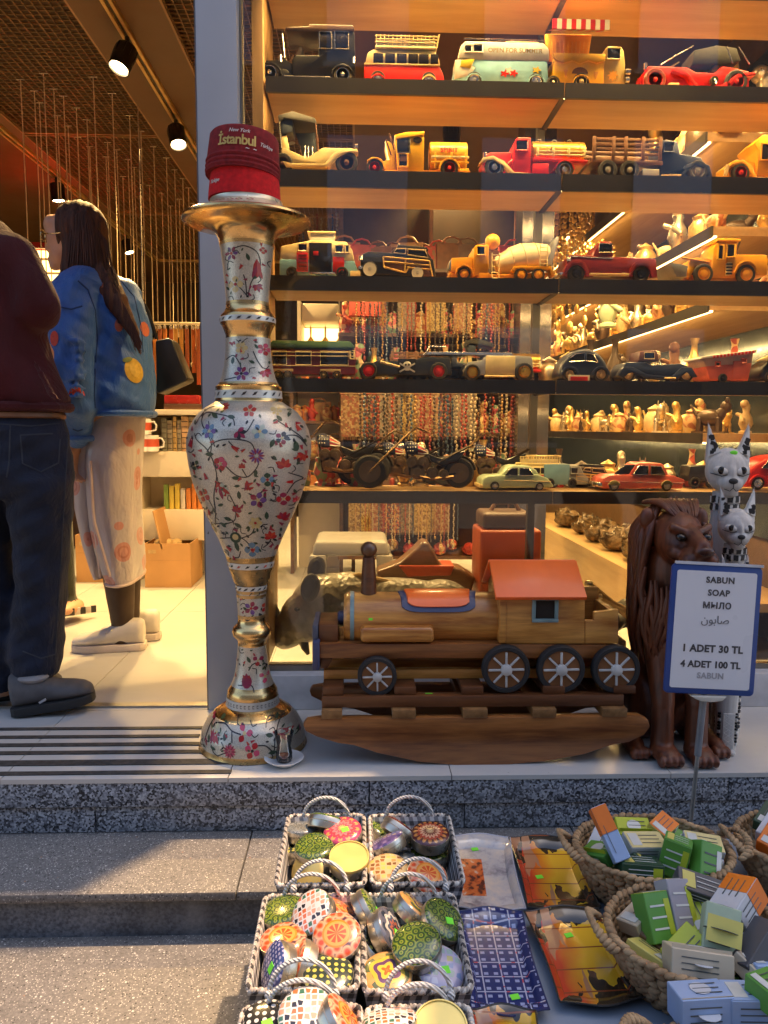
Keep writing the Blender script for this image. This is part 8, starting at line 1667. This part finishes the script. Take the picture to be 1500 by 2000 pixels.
# hanging rugs and textiles on the rack front and beyond
def rug(label, px, py, Y, s, m): p = W(px, py, Y); return item('rug', 'hanging_rug', label, 'rug', 'small rugs hanging in the shop', p, m, 0, s)
big = [(880, 402, 4.6, 1.7, 1), (770, 438, 4.5, 1.35, 3), (840, 446, 4.48, 1.2, 0), (900, 450, 4.47, 1.2, 2), (700, 446, 4.7, 1.2, 2)]
for i, (a, b_, c, d, e) in enumerate(big): rug(('large brown rug with a red diamond hanging high at the back', 'gold patterned bag shaped rug behind the wood panelled car', 'tan patterned rug behind the cement mixer cab', 'grey patterned rug beside the cement mixer drum', 'grey rug behind the vase mouth')[i], a, b_, c, d, RUGS[e])
p = W(882, 428, 4.55); o = MB().add([(p.x-.12, 4.585, p.z), (p.x, 4.585, p.z+.09), (p.x+.12, 4.585, p.z), (p.x, 4.585, p.z-.09)], [(0, 1, 2, 3)]).build('rug_diamond', mat('diamond_red', (.42, .07, .03), .8), smooth=0); o.parent = bpy.data.objects['hanging_rug']; o.matrix_parent_inverse = Matrix.Translation(-Vector(bpy.data.objects['hanging_rug'].location)); o.matrix_parent_inverse = (Matrix.Translation(bpy.data.objects['hanging_rug'].location) @ Matrix.Diagonal((1.7, 1.7, 1.7, 1))).inverted()
for k in range(7): rug('narrow patterned textile hanging on the rack front', 690+k*36, 770, 3.86+.012*(k % 2), .62, RUGS[k % 4])
for k in range(6): rug('short fringed textile hanging low on the rack', 700+k*32, 975, 3.88+.012*(k % 2), .5, RUGS[(k+3) % 4])
for k in range(5): rug('fringed textile hanging above the bottles', 740+k*55, 585, 3.9, .45, RUGS[(k+1) % 4])
item('purse', 'leather_purse', 'bright red purse hanging above the tram roof', 'purse', 'purses on the rack', W(712, 618, 3.8), LEA[3], 0, 1.0)
# lit cream cabinet with candelabra behind the tram
o = thing('lit_cabinet', 'cream lit cabinet with glowing candlesticks behind the tram toy', 'cabinet', (W(622, 680, 4.4).x, 4.5, 0)); a, b_ = W(578, 650, 4.4).x, W(668, 650, 4.4).x
MB().bx(a, b_, 4.5, 4.8, .001, W(0, 690, 4.5).z).build('cabinet_base', CABW, o, bev=.003); MB().bx(a, a+.02, 4.5, 4.8, W(0, 689, 4.5).z, W(0, 580, 4.5).z).build('cabinet_side', CABW, o, smooth=0); MB().bx(b_-.02, b_, 4.5, 4.8, W(0, 689, 4.5).z, W(0, 580, 4.5).z).build('cabinet_side', CABW, o, smooth=0); MB().bx(a+.021, b_-.021, 4.78, 4.80, W(0, 689, 4.5).z, W(0, 622, 4.5).z).build('lit_back', emis('showcase_glow', (1, .62, .20), 2.0), o, smooth=0); MB().bx(a+.021, b_-.021, 4.52, 4.8, W(0, 620, 4.5).z, W(0, 584, 4.5).z).build('cabinet_head', CABW, o, bev=.01)
for k in range(3): MB().lathe([(0, 0), (.03, 0), (.012, .02), (.008, .08), (.02, .10), (.005, .12), (.006, .17), (0, .19)], 12, (a+.07+.085*k, 4.62, W(0, 689, 4.5).z)).build('candlestick', GILT, o)
# --- interior column and right wall shelves
MB().bx(W(1012, 800, 3.6).x, W(1072, 800, 3.6).x, 3.6, 3.75, .001, CZ).build('mirror_column', mat('column_mirror', (.14, .13, .13), .12, .8, bump=0), smooth=0); tag(bpy.data.objects['mirror_column'], 'dark mirrored column inside the shop behind the toys', 'column')
MIR = mat('mirror_wall', (.07, .09, .10), .18, .7, bump=.02); MB().bx(XR-.02, XR-.005, 2.5, 7.5, .4, 2.3).build('wall_mirror', MIR, smooth=0); tag(bpy.data.objects['wall_mirror'], 'grey green mirror panel behind the gilded figurines', 'mirror')
RXF = 1.19; LEDS = emis('led_warm', WARM, 4)
for i, (z, y0, y1) in enumerate(((.21, 2.62, 5.6), (.81, 2.62, 5.8), (1.255, 2.62, 5.8), (1.50, 2.62, 5.8), (1.83, 2.7, 5.8))):
    o = thing('wall_shelf', '%s wooden wall shelf of figurines running into the shop' % ('lowest', 'second lowest', 'middle', 'second highest', 'highest')[i], 'shelf', (RXF+.2, y0, z-.03), 'wall shelves inside the shop')
    MB().bx(RXF, XR-.022, y0, y1, z-.03, z).build('board', SHW, o, smooth=0); MB().bx(RXF-.008, RXF-.0005, y0, y1, z-.036, z+.001).build('front_edge', SHW if i == 0 else SHDARK, o, smooth=0)
    if i == 0: MB().bx(RXF-.006, RXF+.02, y0, y1, .001, z-.037).build('bench_front', SHW, o, smooth=0)
    else:
        MB().bx(RXF+.004, RXF+.012, y0, y1, z-.0365, z-.0305).build('led_strip', LEDS, o, smooth=0); area('wall_shelf_led', (RXF+.02, (y0+y1)/2, z-.038), (RXF+.2, (y0+y1)/2, z-.4), 3.1, .01, 9, o, xdir=(0, 1, 0))
for (z, n, kinds, s) in ((.81, 20, ('fig', 'jar', 'animal'), 1.0), (1.255, 20, ('fig', 'animal', 'fig'), 1.05), (1.50, 16, ('animal', 'fig', 'jar'), 1.1), (1.83, 14, ('fig', 'fig', 'jar'), 1.5)):
    for k in range(n):
        for row in (0, 1):
            kd = kinds[(k*2+row+int(z*10)) % 3]; y = 2.72+k*(2.6/n)+rn.uniform(-.03, .03); m = (GILT, IVORY, CHM, GILT, DOLL[1], mat('figure_dark', (.08, .05, .03), .4, .4))[(k*5+row*2+int(z*7)) % 6]
            item(kd, 'figurine', {'fig': 'small standing figurine on the lit wall shelf', 'jar': 'small lidded trinket jar on the lit wall shelf', 'animal': 'small animal figurine on the lit wall shelf'}[kd], 'figurine', 'figurines on the wall shelves', (RXF+.06+.14*row+rn.uniform(-.02, .02), y, z+.0005), m, rn.uniform(-.8, .8)-1.2, s*rn.uniform(.75, 1.2))
item('fig', 'figurine', 'pale green owl like figure above the maroon pickup', 'figurine', None, (W(1186, 640, 3.3).x, 3.3, 1.2555), mat('figure_green', (.40, .46, .30), .5), 0, 1.3)
WRAP = NT('plastic_wrap'); WRAP.base(WRAP.ramp(WRAP.noise(30, detail=4), [(.35, (.03, .018, .01)), (.65, (.22, .14, .07))]), .12); WRAP.bump(WRAP.noise(24, detail=5, dist=1.5), 1.0, .02); WRAP = WRAP.m
for k in range(13):
    item('bundle', 'wrapped_bundle', 'plastic wrapped dark bundle lying on the low bench', 'bundle', 'wrapped bundles on the bench', (RXF+.13+.10*(k % 2)+rn.uniform(-.02, .02), 2.85+.16*k, .2105), WRAP, rn.uniform(0, 6), rn.uniform(.8, 1.15))
# --- large pieces just inside the window
PLG = mat('stool_plastic', (.22, .21, .19), .45, var=.06, bump=.04); sY = 2.95
o = thing('plastic_stool', 'grey plastic stool on the floor behind the rhino', 'stool', (W(686, 1100, sY).x, sY+.16, 0)); cx = W(686, 1100, sY).x; zt = W(0, 1056, sY).z; hw = .14
MB().loft([[Vector((cx+sx*f*hw, sY+.15+sy*f*hw, z)) for sx, sy in ((-1, -1), (1, -1), (1, 1), (-1, 1))] for f, z in ((1.08, zt-.06), (1.02, zt-.012), (.96, zt))]).build('seat', PLG, o, bev=.012, seg=3)
for sx in (-1, 1):
    for sy in (-1, 1): MB().loft([[Vector((cx+sx*(hw*f)+a*.032, sY+.15+sy*(hw*f)+b_*.032, z)) for a, b_ in ((-1, -1), (1, -1), (1, 1), (-1, 1))] for f, z in ((1.2, .001), (.92, zt-.055))]).build('leg', PLG, o, bev=.008)
# rhino
RHN = NT('rhino_bronze'); _v = RHN.voro(60); _n = RHN.noise(14, detail=4); RHN.base(RHN.ramp(_n, [(.3, (.16, .155, .14)), (.7, (.36, .335, .29))]), .42, .25); RHN.bump(RHN.math('ADD', _v, _n), .5, .006); RHN = RHN.m
rY = 2.50; Pr = lambda x, y, dy=0: W(x, y, rY+dy); o = thing('rhino_statue', 'grey bronze rhino figure behind the glass beside the train', 'statue', (Pr(760, 1250).x, rY, 0)); b = MB()
b.ell(Pr(775, 1195), (.27, .10, .115), 24, 16, (0, R(2), 0)); b.ell(Pr(690, 1180), (.13, .095, .105), 20, 14); b.ell(Pr(860, 1195), (.12, .10, .11), 20, 14); b.limb(Pr(680, 1180), Pr(628, 1178), .11, .10, 16); b.limb(Pr(628, 1185), Pr(596, 1205), .10, .085, 16); b.limb(Pr(596, 1205), Pr(566, 1228), .08, .062, 14); b.ell(Pr(558, 1236), (.055, .06, .055), 14, 10)
for x in (690, 720, 840, 870): b.limb(Pr(x, 1240, -.06 if x in (690, 840) else .06), Vector((Pr(x, 1300).x, rY+(-.06 if x in (690, 840) else .06), .045)), .05, .042, 12)
f = fuse(b, .008, 3); f.v = [Vector((v.x, v.y, max(.002, v.z))) for v in f.v]
def wr(v):
    return v+Vector((0, -1, .4))*(.0025*math.sin(v.x*90+v.z*30) if v.x < Pr(720, 0).x else .0012*math.sin(v.z*80))
warp(f, wr); f.build('body', RHN, o, smooth=70)
for (x, y, dy) in ((606, 1148, -.135), (618, 1112, .03)):
    e = MB(); p = Pr(x, y, dy); e.ell(p, (.030, .016, .046), 14, 10, (0, R(12), 0)); e.build('ear', mat('rhino_ear', (.03, .028, .024), .5), o); MB().ell(p+Vector((-.004, -.010, .002)), (.019, .008, .034), 12, 8, (0, R(12), 0)).build('ear_hollow', mat('ear_dark', (.012, .012, .013), .7), o)
def cone(pts, rs, part): MB().tube(pts, rs, 12).build(part, mat('horn', (.20, .18, .14), .4), o)
cone([Pr(548, 1222), Pr(538, 1195), Pr(534, 1170)], [.022, .014, .002], 'horn'); cone([Pr(566, 1205), Pr(562, 1190), Pr(560, 1178)], [.016, .010, .002], 'horn'); cone([Pr(590, 1246, -.02), Pr(596, 1264, -.02), Pr(602, 1278, -.02)], [.018, .014, .006], 'lip')
MB().ell(Pr(580, 1190, -.088), (.009, .006, .007), 10, 8).build('eye', EYE, o); MB().tube([Pr(660, 1132, -.03), Pr(700, 1126, -.02), Pr(760, 1140, -.02), Pr(782, 1136, -.02)], [.006, .014, .014, .006], 10).build('white_cloth', IVORY, o)
# second rocking toy: dark horse-like seat with red saddle
hY = 2.78; Ph = lambda x, y: (W(x, y, hY).x, W(x, y, hY).z); o = thing('rocking_horse', 'dark wooden rocking seat with a red saddle behind the train', 'ride-on toy', (W(830, 1200, hY).x, hY+.06, 0))
MB().prism([Ph(x, y) for x, y in ((735, 1116), (780, 1100), (806, 1078), (826, 1058), (838, 1060), (850, 1080), (860, 1104), (900, 1110), (930, 1128), (920, 1160), (760, 1160), (738, 1136))], hY, hY+.11).build('seat_body', DKBR, o, bev=.012, seg=3); MB().prism([Ph(x, y) for x, y in ((778, 1104), (888, 1104), (880, 1124), (796, 1126))], hY-.008, hY+.118).build('saddle', mat('saddle_red', (.34, .05, .02), .4), o, bev=.006)
for x in (770, 900): a, z = Ph(x, 1160); MB().bx(a-.02, a+.02, hY+.02, hY+.09, .03, z+.005).build('leg', DKBR, o, bev=.003)
a, b_ = Ph(720, 0)[0], Ph(940, 0)[0]; MB().prism([(a, .07), (a+.1, .03), ((a+b_)/2, .002), (b_-.1, .03), (b_, .07), (b_-.1, .055), ((a+b_)/2, .032), (a+.1, .055)], hY+.02, hY+.09).build('rocker', DKBR, o, bev=.003)
# red brown leather trunk and a carved frame
tY = 2.72; x0, x1 = W(938, 1060, tY).x, W(1058, 1060, tY).x; o = thing('red_suitcase', 'upright red brown trunk with a dark top behind the cab roof', 'trunk', ((x0+x1)/2, tY+.12, 0)); z2 = W(0, 1034, tY).z; z3 = W(0, 1000, tY).z
MB().bx(x0, x1, tY, tY+.2, .001, z2).build('trunk_body', mat('trunk_red', (.27, .05, .018), .4, var=.2, vs=8), o, bev=.012, seg=3); MB().bx(x0+.01, x1-.03, tY+.01, tY+.19, z2+.001, z3).build('trunk_top', mat('trunk_dark', (.05, .022, .012), .45), o, bev=.015, seg=3); MB().tube([((x0+x1)/2-.06, tY+.1, z3-.005), ((x0+x1)/2-.04, tY+.1, z3+.03), ((x0+x1)/2+.03, tY+.1, z3+.03), ((x0+x1)/2+.05, tY+.1, z3-.005)], .009, 8).build('handle', DKBR, o)
# striped black cushion and bamboo pieces on the floor beside the lion
o = thing('floor_mat', 'black ribbed cushion lying behind the train tender', 'cushion', (W(1190, 1180, 2.45).x, 2.5, 0)); 
for k in range(7): a = W(1140+k*18, 1120+k*7, 2.55); MB().ell((a.x, 2.5, .16+.012*k), (.022, .09, .05), 12, 8, (0, R(25), 0)).build('rib_pad', mat('pad_black', (.025, .022, .018), .45), o)
MB().bx(W(1140, 0, 2.5).x, W(1262, 0, 2.5).x, 2.44, 2.56, .001, .13).build('stand', DKBR, o, bev=.005)
for k, (xa, ya, xb, yb) in enumerate(((1150, 1140, 1240, 1215), (1170, 1165, 1250, 1205))):
    a, b_ = W(xa, ya, 2.38), W(xb, yb, 2.40); o = thing('bamboo_stick', ('long thin bamboo stick leaning by the lion', 'short bamboo stick lying by the lion')[k], 'stick', (a.x, a.y, b_.z)); MB().tube([a, b_, W(xb+30, yb+60, 2.42)], .010, 8).build('cane', mat('bamboo', (.45, .28, .12), .5), o); MB().ell(a, (.014, .014, .012), 8, 6).build('knob', CHM, o)

# bead strands, key rings and chains crowding the rack and the far corner
STM = [mat('bead_%d' % i, c, .3, .2) for i, c in enumerate(((.20, .03, .02), (.28, .16, .05), (.03, .025, .02), (.30, .24, .16), (.06, .04, .03), (.04, .06, .09)))]
for (n, xa, xb, y0, Y, sc_, lab, gr) in ((34, 690, 1000, 588, 3.74, .8, 'bead strand hanging between the bottles and the toy tram', 0), (34, 700, 1005, 772, 3.72, 1.1, 'bead strand hanging behind the toy motorcycles', 0), (24, 690, 900, 982, 3.6, .55, 'short bead strand hanging low behind the stool', 0), (22, 1075, 1205, 404, 4.1, 1.6, 'gold bead chain hanging in the far shop corner', 1), (14, 560, 690, 420, 4.9, 1.2, 'dark strand hanging behind the vase mouth', 0)):
    for k in range(n):
        p = W(xa+(xb-xa)*(k+.5)/n+rn.uniform(-2, 2), y0+rn.uniform(-4, 8), Y+rn.uniform(-.06, .06)); item('strand', 'bead_strand', lab, 'strand', 'bead strands hanging in the shop', p, GILT if gr else STM[rn.randrange(6)], rn.uniform(0, 3), sc_*rn.uniform(.8, 1.15))
o = thing('jar_rack', 'narrow rack of orange jars beside the tall vase', 'rack', (W(626, 850, 4.3).x, 4.4, 0)); a, b_ = W(566, 850, 4.3).x, W(694, 850, 4.3).x
for z in (.45, .66, .86, 1.05): MB().bx(a, b_, 4.3, 4.5, z-.015, z).build('shelf_board', DKBR, o, smooth=0)
MB().bx(a, b_, 4.51, 4.52, .3, 1.2).build('rack_back', BROWNW, o, smooth=0)
for x in (a, b_-.02): MB().bx(x, x+.02, 4.3, 4.505, .001, 1.2).build('rack_post', DKBR, o, smooth=0)
for z in (.45, .66, .86, 1.05):
    for k in range(8): item(('jar', 'fig', 'purse', 'jar')[(k+int(z*9)) % 4], 'rack_souvenir', 'small orange or red souvenir on the narrow rack', 'souvenir', 'souvenirs on the narrow rack', (a+.035+(b_-a-.07)*k/7, 4.36+.05*(k % 2), z+.0005), (LEA[3], mat('jar_orange', (.5, .17, .03), .35), DOLL[1], LEA[2])[(k*3+int(z*7)) % 4], rn.uniform(-.4, .4), .85)

# second rank of models and little figures on the two lower window shelves
def rank2(src, label, dx, Y, sc_):
    o = copy_tree(bpy.data.objects[src]); o['label'] = label; o.location = (o.location.x+dx, Y, o.location.z); o.scale = (sc_,)*3; return o
rank2('chopper_motorcycle', 'bronze toy chopper behind the mint sedan', .235, 2.475, .92); rank2('chopper_motorcycle', 'bronze toy chopper standing further back between the two front choppers', -.06, 2.49, .95)
for a, b_, c in (('navy_roadster', 'dark open toy car behind the skull flag car', -.62), ('barrel_truck', 'small red tanker behind the cream vintage car', -.06), ('cream_tourer', 'small cream vintage car behind the dark blue round car', .55), ('stake_truck', 'small stake truck behind the tram', -.62)):
    o = rank2(a, b_, c, 2.465, .8); o.location.z = SHELVES[4][0]+.0005
for a, b_, c in (('camper_bus', 'small red bus behind the coral sedan', .45), ('woody_wagon', 'small dark wagon behind the cats', .62)):
    o = rank2(a, b_, c, 2.465, .72); o.location.z = SHELVES[5][0]+.0005
DKF = mat('figure_dark', (.08, .05, .03), .4, .4)
for k in range(44):
    sh = 4 if k % 2 else 5; x = -.2+1.5*(k//2)/22+rn.uniform(-.02, .02); item(('fig', 'animal', 'jar', 'bottle')[rn.randrange(4)], 'shelf_trinket', 'small trinket standing at the back of the %s window shelf' % ('fourth' if sh == 4 else 'lowest'), 'trinket', 'trinkets behind the model vehicles', (x, 2.530, SHELVES[sh][0]+.0008), (GILT, DKF, DOLL[0], LEA[1], DOLL[2], CHM)[rn.randrange(6)], rn.uniform(0, 6), rn.uniform(.7, 1.05))
